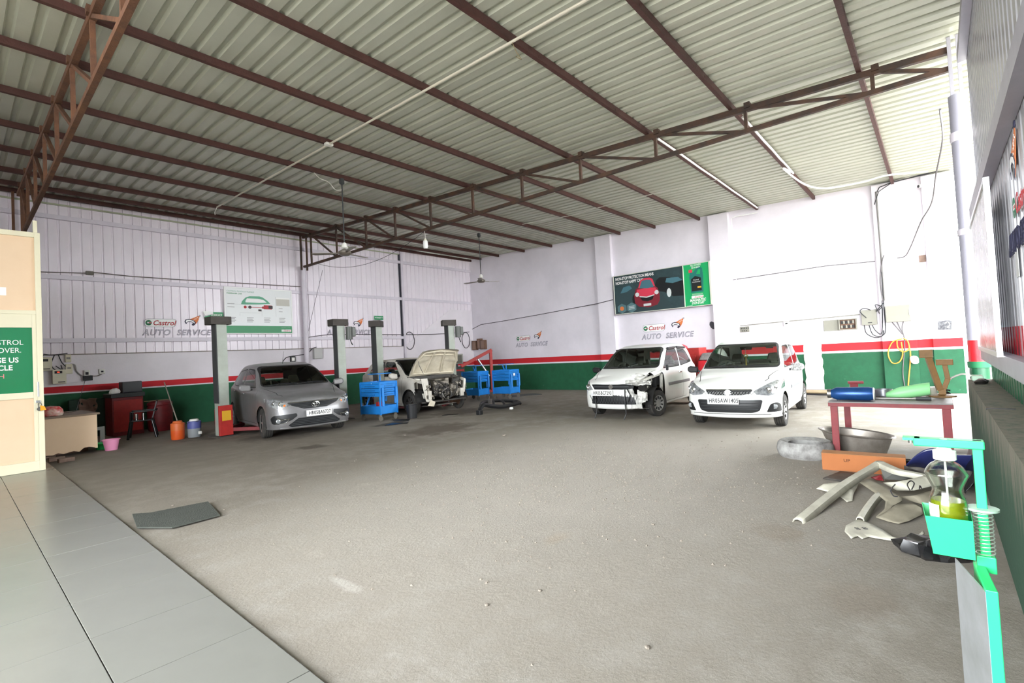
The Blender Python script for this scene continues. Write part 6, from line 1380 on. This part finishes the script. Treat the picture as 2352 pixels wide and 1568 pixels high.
# ------------------------------------------------------------ mat and small stones
m_mat = mat('worn_green_grey_mat', '454842', .95, 0, .6, 14, '363934', .5, 90)
Pm = [FL(x, y, .0) for x, y in ((304, 1186), (315, 1217), (395, 1217), (505, 1188), (478, 1157), (346, 1183))]
mb = MB(); o = FL(400, 1190); mb.prism([(p.x-o.x, p.y-o.y) for p in Pm], 0, .014); mb.build('floor_mat', m_mat, None, loc=(o.x, o.y, .016), label='worn grey green mat lying by the tiled walkway', cat='mat')
random.seed(31); m_st = mat('pale_stone', '8d8479', .9, 0, .5, 20, '6f665b')
st_me = []
for k in range(4):
    mb = MB(); mb.lathe([(0, 0), (.8, .1), (1, .45), (.7, .85), (0, 1)], 7); 
    mb.v = [tuple(Vector(v)*(1+.25*pnoise(Vector(v)*2+Vector((k*5, 0, 0))))) for v in mb.v]
    o = mb.build('stone', m_st, None); st_me.append(o.data); bpy.data.objects.remove(o)
for k, (px, py, s) in enumerate(((1158, 1001, .045), (397, 1161, .016), (515, 1171, .014), (1240, 1357, .015), (1118, 1390, .016), (1487, 1488, .018), (1500, 1205, .016), (930, 1000, .03))):
    o = mk('stone', st_me[k % 4], None, None, loc=FL(px, py), rot=(0, 0, random.uniform(0, 6)), label='small pale stone on the floor ' + ('before the black subframe, largest one', 'behind the grey green mat', 'right of the grey green mat', 'left of the floor middle near the camera', 'near the tiled walkway edge', 'close to the camera at the bottom edge', 'between floor middle and scrap heap', 'before the single blue trolley')[k], cat='stone', group='loose stones on the open floor'); o.scale = (s, s*.8, s*.7)
# gravel belt: far too many to count
g = MB(); random.seed(77)
for k in range(1700):
    a = random.gauss(0, .5); b = random.gauss(0, .5); c = FL(1380, 1085); x, y = c.x+a*2.6, c.y+b*2.3
    if not (1.3 < x < 13 and .2 < y < 12): continue
    s = random.choice((.004, .006, .006, .009, .013)); t = random.uniform(0, 3)
    pts = [Vector((x+s*math.cos(t+i*1.57)*random.uniform(.6, 1.3), y+s*math.sin(t+i*1.57)*random.uniform(.6, 1.3), 0)) for i in range(4)]
    g.add(pts+[Vector((x, y, s*.8))], [(0, 1, 4), (1, 2, 4), (2, 3, 4), (3, 0, 4)])
g.build('gravel', m_st, None, label='fine gravel scattered over the broken middle of the floor', cat='gravel', kind='stuff')

# ------------------------------------------------------------ work table with tools
r = empty('work_table', (0, 0, 0), 0, 'dark red angle iron work table with grey top near the parapet', 'table')
X0, X1, Y0, Y1, ZT = 7.2, 8.3, -.06, 1.06, .70
MB().bx(X0-.02, X1+.02, Y0-.02, Y1+.02, ZT-.015, ZT).build('table_top', mat('grey_plate_top', '716d6a', .5, .4, .5, 4, '55504c'), r)
for a in ((X0-.025, X0+.015, Y0-.02, Y1+.02), (X1-.015, X1+.025, Y0-.02, Y1+.02), (X0, X1, Y0-.025, Y0+.015), (X0, X1, Y1-.015, Y1+.025)): MB().bx(a[0], a[1], a[2], a[3], ZT-.06, ZT-.016).build('apron', m_dred, r)
for x in (X0, X1):
    for y in (Y0, Y1):
        sy = 1 if y == Y0 else -1; MB().bx(x-.03, x+.03, min(y, y+sy*.075), max(y, y+sy*.075), 0, ZT-.06).build('leg', m_dred, r, bevel=.004)
def tt(px, py): q = FL(px, py, ZT); return q
m_bl = mat('metallic_blue', '244f8a', .3, .4, .5, 6, '142c52')
q = FL(1946, 921, ZT); r = empty('blue_canister', (7.33, .86, ZT+.085), 0, 'metallic blue canister lying on the near edge of the work table', 'canister', rot=(0, 0, R_(2)))
F = frame((0, 0, 0), (0, 0, 1), (1, 0, 0), (0, -1, 0))
MB().lathe([(0, -.235), (.05, -.235), (.055, -.19), (.06, -.18), (.08, -.14), (.084, .19), (.074, .23), (0, .23)], 26, F).build('body', m_bl, r, smooth=True); MB().lathe([(.056, -.24), (.058, -.2), (.0, -.243)], 20, F).build('neck', m_steel, r, smooth=True); MB().lathe([(.074, .228), (.077, .238), (.066, .243), (0, .24)], 24, F).build('end_cap', m_white, r, smooth=True)
r = empty('bench_vise', (7.85, .87, ZT), R_(10), 'small red bench vise on the work table', 'vise')
MB().taper((0, 0, 0), (.14, .12), (.09, .09), .07).build('base', m_black, r); MB().bx(-.07, .12, -.05, .05, .07, .115).build('slide', m_dred, r, bevel=.006); MB().bx(-.03, .08, -.04, .05, .115, .17).build('body', m_dred, r, bevel=.006); MB().bx(-.05, .05, -.1, .07, .17, .2).build('jaw', m_dred, r, bevel=.005)
MB().lathe([(0, 0), (.1, 0), (.1, .085), (.094, .085), (.094, .01), (0, .01)], 26).build('steel_pan', mat('dull_aluminium', '9a9ba0', .35, .8), None, smooth=True, loc=(7.85, .57, ZT+.012), label='round dull metal pan on the work table', cat='pan')
MB().lathe([(0, 0), (.1, .0), (.155, .012), (.155, .018), (.1, .006), (0, .006)], 28).build('steel_plate', m_silver, None, smooth=True, loc=(7.88, .5, ZT+.001), label='steel plate under the metal pan on the work table', cat='plate')
r = empty('cut_jug', (7.78, .3, ZT+.075), 0, 'light green cut plastic jug lying on the work table', 'jug'); 
MB().lathe([(0, -.24), (.03, -.235), (.05, -.18), (.075, -.1), (.08, .1), (.075, .19), (.068, .19), (.07, .0)], 24, frame((0, 0, 0), (0, 0, 1), (1, 0, 0), (.15, -1, .18))).build('shell', mat('pale_green_plastic', '8fd492', .45), r, smooth=True)
MB().tube([(7.5, .95, ZT+.016), (7.5, .22, ZT+.016)], .012, 10).build('steel_rod', m_steel, None, smooth=True, label='long grey torque bar on the work table', cat='bar'); MB().cyl((7.5, .24, ZT+.02), (7.5, .1, ZT+.02), .02).build('rod_grip', m_ldark, None, smooth=True, label='dark handle at the end of the torque bar', cat='handle')
# brown forked stand
m_br = mat('brown_ochre_paint', '7d5a2e', .6, 0, .5, 8, '54401f')
r = empty('forked_stand', (7.95, .0, ZT), R_(0), 'brown forked steel prop standing on the work table', 'stand')
MB().lathe([(0, 0), (.13, 0), (.13, .015), (.05, .03), (0, .03)], 24).build('round_foot', m_br, r, smooth=True); MB().bar((0, 0, .02), (0, .0, .12), .07, .05).build('stem', m_br, r)
MB().bar((0, .02, .08), (-.02, .11, .5), .07, .06).build('fork_arm', m_br, r, bevel=.004); MB().bar((0, -.02, .1), (0, -.06, .22), .06, .05).build('fork_arm', m_br, r, bevel=.004); MB().bar((0, -.06, .21), (0, -.04, .4), .055, .05).build('fork_arm', m_br, r, bevel=.004)
MB().box((-.02, .125, .53), (.11, .13, .1)).build('fork_head', m_br, r, bevel=.006); MB().box((0, -.04, .42), (.09, .16, .07)).build('fork_head', m_br, r, bevel=.006)
MB().cyl((0, 0, 0), (0, 0, .1), .055).build('white_tub', m_white, None, smooth=True, loc=(8.17, .1, ZT+.001), label='white plastic tub behind the forked prop', cat='tub')
c = MB()
for k in range(6): c.tube(catmull([(random.uniform(-.07, .07), random.uniform(-.06, .06), .012+.01*k) for _ in range(5)], 4), .006, 5)
c.build('chain_tangle', m_ldark, None, loc=(8.2, -.02, ZT), label='small tangle of dark chain at the table corner', cat='chain')

# ------------------------------------------------------------ things under and before the table
m_tyw = mat('dusty_white_tyre', 'a9a8a5', .8, 0, .9, 7, '565250')
MB().lathe([(.19, .03), (.28, .0), (.31, .03), (.325, .1), (.31, .17), (.28, .2), (.19, .17), (.2, .1), (.19, .03)], 40).build('old_tyre', m_tyw, None, smooth=True, loc=(7.16, 1.36, 0), label='whitewashed old tyre lying flat by the carton', cat='tyre')
m_tub = mat('weathered_galvanised', 'a39c93', .4, .6, .7, 5, '6b625a')
MB().lathe([(0, 0), (.72, 0), (.93, .88), (1.0, .93), (1.03, .96), (1.0, 1), (.92, .95), (.70, .03), (0, .03)], 40, frame((0, 0, 0), (.28, 0, .0), (0, .4, .035), (0, .01, .27))).build('metal_tub', m_tub, None, smooth=True, loc=(7.62, .86, 0), label='large oval galvanised tub under the work table', cat='tub')
r = empty('carton', (6.62, .71, 0), R_(4), 'long brown cardboard carton on the floor before the table', 'box'); m_cart = mat('brown_cardboard', 'a8683c', .8, 0, .25, 5, '8f5630')
MB().bx(-.1, .1, -.375, .375, 0, .185).build('carton_body', m_cart, r, bevel=.004); MB().bx(-.1, .1, -.377, .377, .186, .189).build('flap', mat('light_cardboard', 'b98254', .8), r)
text('UP', .05, mat('dark_print', '4a2c1a', .8), r, loc=(-.103, .14, .12), rot=(R_(90), 0, R_(-90)), ext=.0008); MB().bx(-.001, .001, -.2, -.19, 0, .001).build('print_mark', m_black, r)
m_bp = mat('deep_blue_bumper', '272c58', .25, 0, .3, 5, '1d1f38', clear=.5); m_dk = mat('dusty_dark_plastic', '403c3a', .6, 0, .7, 7, '6a645d')
b = MB(); b.grid(lambda u, v: Vector((6.75-.25*math.sin(v*1.5)+.3*(u-.4)**2, .33-u*.55, .02+.3*v*(.35+.65*math.sin(min(1, u*1.6)*math.pi*.75)))), 24, 12); b.build('blue_bumper', m_bp, None, smooth=True, solid=.008, label='deep blue car bumper lying beside the carton', cat='bumper')
b = MB(); b.grid(lambda u, v: Vector((6.35-.12*math.sin(v*2)+.08*pnoise(Vector((u*3, v*2, 4))), .33-u*.5, .015+.16*v+.05*pnoise(Vector((u*4, v*3, 1))))), 20, 10); b.build('dark_bumper', m_dk, None, smooth=True, solid=.008, label='dusty dark bumper skin in front of the blue one', cat='bumper')
b = MB(); b.grid(lambda u, v: Vector((6.9-u*.9+.04*pnoise(Vector((u*5, v*3, 9))), -.1-.1*v, .02+.34*v*(1-.5*u)+.06*pnoise(Vector((u*4, v*2, 3))))), 20, 8); b.build('black_liner', mat('glossy_black_liner', '1e1e20', .3), None, smooth=True, solid=.006, label='black wheel liner leaning on the parapet behind the sanitiser', cat='liner')
c = MB()
for k in range(5): c.tube(catmull([(random.uniform(-.1, .1), random.uniform(-.12, .12), .01+.012*k) for _ in range(5)], 4), .008, 5)
c.build('strap_tangle', m_black, None, loc=(7.05, .38, 0), label='tangle of black straps between carton and blue bumper', cat='straps')
m_pan = mat('bare_white_panel', 'c9c6b6', .55, 0, .6, 5, '8f897b'); m_pan2 = mat('dusty_grey_panel', '98917f', .75, 0, .6, 6, '6c6557'); m_under = mat('panel_backside', '6e6f6a', .7)
# long pillar pressing: bent channel
P1 = [FL(1832, 1198, .01), FL(1890, 1150, .06), FL(1945, 1108, .1), FL(1998, 1076, .14), FL(2020, 1062, .17), FL(2060, 1080, .16), FL(2100, 1088, .15), FL(2140, 1097, .13)]
r = empty('door_frame_pressing', P1[0]*1, 0, 'long bent white door pillar pressing on the scrap heap', 'car panel'); r.location.z = 0
def chan(pts, w, nm='channel', m=m_pan):
    b = MB(); P = [p-Vector((r.location.x, r.location.y, 0)) for p in catmull(pts, 5)]; n = len(P); vs = []
    for i, p in enumerate(P):
        t = (P[min(n-1, i+1)]-P[max(0, i-1)]).normalized(); s = t.cross(Vector((0, 0, 1))).normalized()
        for a, h in ((-w, -.03), (-w*.7, .012), (0, .02), (w*.7, .012), (w, -.03)): vs.append(p+s*a+Vector((0, 0, h)))
    b.add(vs, [(i*5+k, i*5+k+1, i*5+5+k+1, i*5+5+k) for i in range(n-1) for k in range(4)]); b.build(nm, m, r, smooth=True, solid=.004)
chan(P1[:5], .045); chan(P1[4:], .05)
b = MB(); b.add([FL(x, y, z)-Vector((r.location.x, r.location.y, 0)) for x, y, z in ((2020, 1066, .16), (2060, 1082, .15), (2110, 1092, .14), (2112, 1096, .06), (2070, 1102, .05), (2030, 1100, .05))], [(0, 1, 2, 3, 4, 5)]); b.build('inner_web', m_under, r, solid=.004)
def panel_thing(name, pts, m, label, th=.006): return scrap(name, pts, m, label, 'car panel', th, group=None, smooth=2)
panel_thing('fender_scrap', [(1875, 1122, .04), (1892, 1111, .08), (1940, 1106, .09), (1975, 1102, .08), (1968, 1120, .04), (1960, 1135, .03), (1958, 1150, .01), (1945, 1152, .01), (1930, 1140, .02), (1905, 1130, .02)], m_pan, 'torn white fender piece lying under the long pillar pressing')
panel_thing('bracket_scrap', [(1975, 1108, .10), (1998, 1100, .11), (2040, 1120, .12), (2070, 1140, .1), (2072, 1150, .08), (2050, 1162, .06), (2044, 1175, .04), (2020, 1190, .02), (2012, 1186, .02), (2032, 1168, .06), (2034, 1150, .08), (2015, 1135, .1)], m_pan2, 'dusty grey Y shaped bracket panel in the middle of the scrap heap')
panel_thing('fender_scrap', [(2012, 1188, .02), (2040, 1172, .06), (2060, 1158, .08), (2098, 1155, .08), (2118, 1165, .06), (2120, 1180, .03), (2090, 1195, .02), (2064, 1202, .012), (2040, 1197, .012)], m_pan2, 'crumpled grey fender flap below the bracket panel')
panel_thing('rear_quarter_scrap', [(2028, 1108, .1), (2060, 1106, .14), (2100, 1098, .16), (2122, 1092, .17), (2148, 1100, .15), (2140, 1116, .1), (2100, 1126, .08), (2060, 1126, .06)], m_pan, 'curved cream quarter panel behind the sanitiser bottle')
panel_thing('inner_panel_scrap', [(2065, 1140, .05), (2100, 1138, .08), (2145, 1125, .09), (2150, 1145, .06), (2125, 1160, .03), (2090, 1150, .03)], m_pan2, 'flat grey inner panel with black scribble on the heap')
sc_ = panel_thing('door_skin_scrap', [(1940, 1220, .02), (1943, 1207, .03), (1962, 1197, .035), (1972, 1192, .035), (1984, 1196, .035), (2008, 1206, .04), (2030, 1218, .04), (2050, 1232, .03), (2085, 1242, .02), (2105, 1232, .03), (2120, 1218, .05), (2124, 1224, .04), (2098, 1246, .012), (2040, 1240, .012), (2010, 1235, .012), (1995, 1232, .012), (1980, 1237, .01), (1970, 1230, .015), (1955, 1236, .01)], m_pan, 'white flat door pillar scrap with scribbled number near the open floor')
r = empty('pillar_stub', (0, 0, 0), 0, 'thin white pillar stub rising from the flat scrap panel', 'car panel'); r.location = FL(1978, 1190); chan([FL(1975, 1194, .04), FL(1990, 1170, .06), FL(2008, 1146, .08), FL(2018, 1136, .09)], .03)
text('8 8', .07, m_wire, sc_, loc=(.05, -.1, .046), rot=(0, 0, R_(-50)), ext=.0005)
cb = MB()
for pts in (((2056, 1112), (2046, 1125), (2052, 1138), (2062, 1140)), ((2090, 1125), (2084, 1112), (2092, 1104), (2100, 1110), (2094, 1124)), ((2112, 1122), (2113, 1115), (2117, 1122))): cb.tube(catmull([FL(x, y, .17) for x, y in pts], 5), .005, 5)
cb.build('loose_black_wire', m_wire, None, label='curly black wires on the scrap heap', cat='wire')
panel_thing('maroon_scrap', [(2000, 1096, .06), (2024, 1090, .09), (2030, 1104, .05), (2012, 1102, .04)], m_dred, 'dark red sheet corner poking out of the heap')
panel_thing('grey_flap_scrap', [(1890, 1098, .012), (1930, 1082, .02), (1965, 1086, .02), (1970, 1100, .015), (1930, 1104, .012)], m_dk, 'grey plastic flap lying in front of the carton')
b = MB(); b.lathe([(0, 0), (.8, 0), (1, .2), (.95, .45), (.75, .8), (.5, .75), (.25, 1), (0, 1.05)], 26, frame((0, 0, 0), (.15, .05, 0), (.06, -.18, 0), (.0, 0, .13))); b.v = [tuple(Vector((v[0], v[1], v[2]*.8))*(1+.45*pnoise(Vector(v)*14))) for v in b.v]
q = FL(2115, 1268); b.build('black_bag', mat('shiny_black_film', '19191b', .25, 0, .5, 8, '3a3836'), None, smooth=True, loc=(q.x, q.y-.06, 0), label='crumpled shiny black plastic piece behind the sanitiser stand', cat='plastic')

# ------------------------------------------------------------ green foot operated sanitiser stand with bottle
m_sg = mat('bright_green_enamel', '27c873', .35, 0, .15, 8, '20ad63'); m_sheet = mat('worn_zinc_sheet', 'a5a8ab', .4, .5, .7, 6, '80847f')
r = empty('sanitiser_stand', (1.85, -.04, 0), 0, 'bright green foot operated sanitiser stand in the right foreground', 'stand')
o_ = Vector((1.85, -.04, 0)); sh = frame(-o_, (1, 0, 0), (0, 1, 0), (0, 0, 1))
MB().prism([(1.73, -.077), (1.73, -.053), (1.93, -.038), (1.945, -.06)], 0.012, .818, sh).build('upright_channel', m_sg, r, bevel=.002)
MB().prism([(1.731, -.0525), (1.945, .001), (1.945, -.002), (1.731, -.056)], .012, .812, sh).build('zinc_panel', m_sheet, r)
MB().bx(1.65, 2.1, -.14, .08, 0, .012, sh).build('foot_plate', m_sg, r)
b = MB(); zb_, zt_ = .845, .955
bot = [(1.86, -.042), (1.86, .046), (1.965, .046), (1.965, -.042)]; top = [(1.85, -.042), (1.845, .058), (1.985, .068), (1.985, -.042)]
vs = [sh(x, y, zb_) for x, y in bot]+[sh(x, y, zt_) for x, y in top]
b.add(vs, [(0, 1, 2, 3), (0, 4, 5, 1), (1, 5, 6, 2), (2, 6, 7, 3), (3, 7, 4, 0)]); b.build('bottle_tray', m_sg, r, solid=.002)
PX, PY = 1.92, -.066
MB().bx(PX-.011, PX+.011, PY-.011, PY+.011, .80, 1.168, sh).build('push_rod', m_sg, r, bevel=.002)
MB().bx(PX-.018, PX+.018, PY-.02, PY+.02, .80, .845, sh).build('rod_guide', m_sg, r, bevel=.002)
MB().bx(PX-.02, PX+.02, PY-.015, .075, 1.145, 1.168, sh).build('press_arm', m_sg, r, bevel=.003); MB().bx(PX-.016, PX+.022, .06, .1, 1.16, 1.168, sh).build('arm_tip', m_sg, r); MB().cyl(sh(PX, .08, 1.15), sh(PX, .08, 1.16), .008).build('arm_bolt', m_steel, r)
MB().cyl(sh(PX, PY, .972), sh(PX, PY, .978), .036, n=28).build('spring_washer', mat('washer_pale_green', 'a9c9b4', .4, .3), r, smooth=True)
MB().tube([sh(PX+.021*math.cos(t*.5236), PY+.021*math.sin(t*.5236), .846+.124*t/144) for t in range(145)], .0018, 6).build('spring', mat('spring_steel', 'b3c4b4', .3, .6), r, smooth=True)
BX, BY, BZ = 1.912, .006, .852
r = empty('soap_bottle', (BX, BY, BZ), 0, 'clear waisted bottle with yellow green liquid and white pump cap in the stand', 'bottle')
pr_ = [(0, .001), (.038, 0), (.043, .01), (.043, .125), (.034, .163), (.0355, .178), (.0475, .21), (.0475, .22), (.036, .24), (.021, .252), (.019, .262)]
prs = [(p.x, p.y) for p in catmull([(a, b, 0) for a, b in pr_], 4)]
MB().lathe(prs, 32).build('bottle_shell', mat('clear_plastic', 'e6eae4', .05, 0, trans=1, ior=1.42), r, smooth=True, solid=.0016)
lq = [(0, .004)]+[(a*.955, b) for a, b in prs if .004 < b < .138]+[(.0385, .14), (0, .14)]
MB().lathe(lq, 32).build('liquid', mat('yellow_green_liquid', 'b9c526', .1, 0, trans=.45, ior=1.2), r, smooth=True)
MB().lathe([(.022, .256), (.0265, .258), (.0265, .283), (.018, .285), (.015, .292), (.007, .293), (.007, .303), (.009, .304), (.009, .316), (0, .317)], 24).build('pump_cap', m_lwhite, r, smooth=True)
MB().cyl((0, 0, .02), (0, 0, .25), .0028, n=8).build('dip_tube', m_lwhite, r)
MB().add([(math.cos(a)*.0445, math.sin(a)*.0445, z) for z in (.015, .13) for a in [R_(104+k*6) for k in range(9)]], [(k, k+1, 10+k, 9+k) for k in range(8)]).build('paper_label', m_lwhite, r, smooth=True)

# ------------------------------------------------------------ white board and painted marks on the front sheet wall, ledge items
r = empty('whiteboard', (6.75, -.36, 1.28), 0, 'smeared white board in aluminium frame leaning on the sheet wall', 'whiteboard')
F = frame((0, 0, 0), (1, 0, 0), (0, 0, 1), (0, 1, 0))
MB().bx(-1.2, 1.2, 0, 1.42, -.02, .0, F).build('board', mat('smeared_board', '93918c', .25, 0, .8, 3, '74726d'), r)
for a in ((-1.22, 1.22, -.02, .02), (-1.22, 1.22, 1.4, 1.44), (-1.22, -1.18, .02, 1.4), (1.18, 1.22, .02, 1.4)): MB().bx(a[0], a[1], a[2], a[3], -.025, .012, F).build('frame_bar', m_silver, r)
root = wroot('painted_logo', (4.65, -.462, 2.05), 'F', 'painted logo lettering on the sheet wall beside the camera', 'logo', 'painted workshop logos'); brand(root, .0, .28, .22, box=False); tiger(root, -.15, .58, .42); text('AUTO SERVICE', .22, m_logo_k, root, loc=(0, .05, .006), shear=.25, outline=.006)
MB().bx(-.07, .07, .0, .3, 0, .004).build('paper_notice', mat('yellowed_paper', 'c9c9c6', .7), None, loc=(5.05, -.462, 1.85), rot=(R_(90), 0, R_(180)), label='paper notice stuck on the sheet wall beside the white board', cat='notice')
MB().bx(-.1, .1, -.05, .05, 0, .06).build('switch_block', mat('mint_box', 'a9c7b0', .6), None, bevel=.008, loc=(8.2, -.33, .881), label='pale green box on the end of the parapet', cat='box')
MB().tube(catmull([(8.25, -.28, .93), (8.3, -.2, .95), (8.35, -.1, .9), (8.33, -.05, .84)], 5), .012, 6).build('bent_tube', m_white, None, smooth=True, label='bent white tube sticking out over the parapet end', cat='tube')
for k, x in enumerate((7.6, 7.75)): MB().lathe([(0, 0), (.05, .0), (.06, .03), (.03, .05), (0, .05)], 10).build('dark_clod', m_oil, None, smooth=True, loc=(x, -.33-.02*k, .881), label='small dark lump on the parapet, %s one' % ('nearer', 'farther')[k], cat='lump')
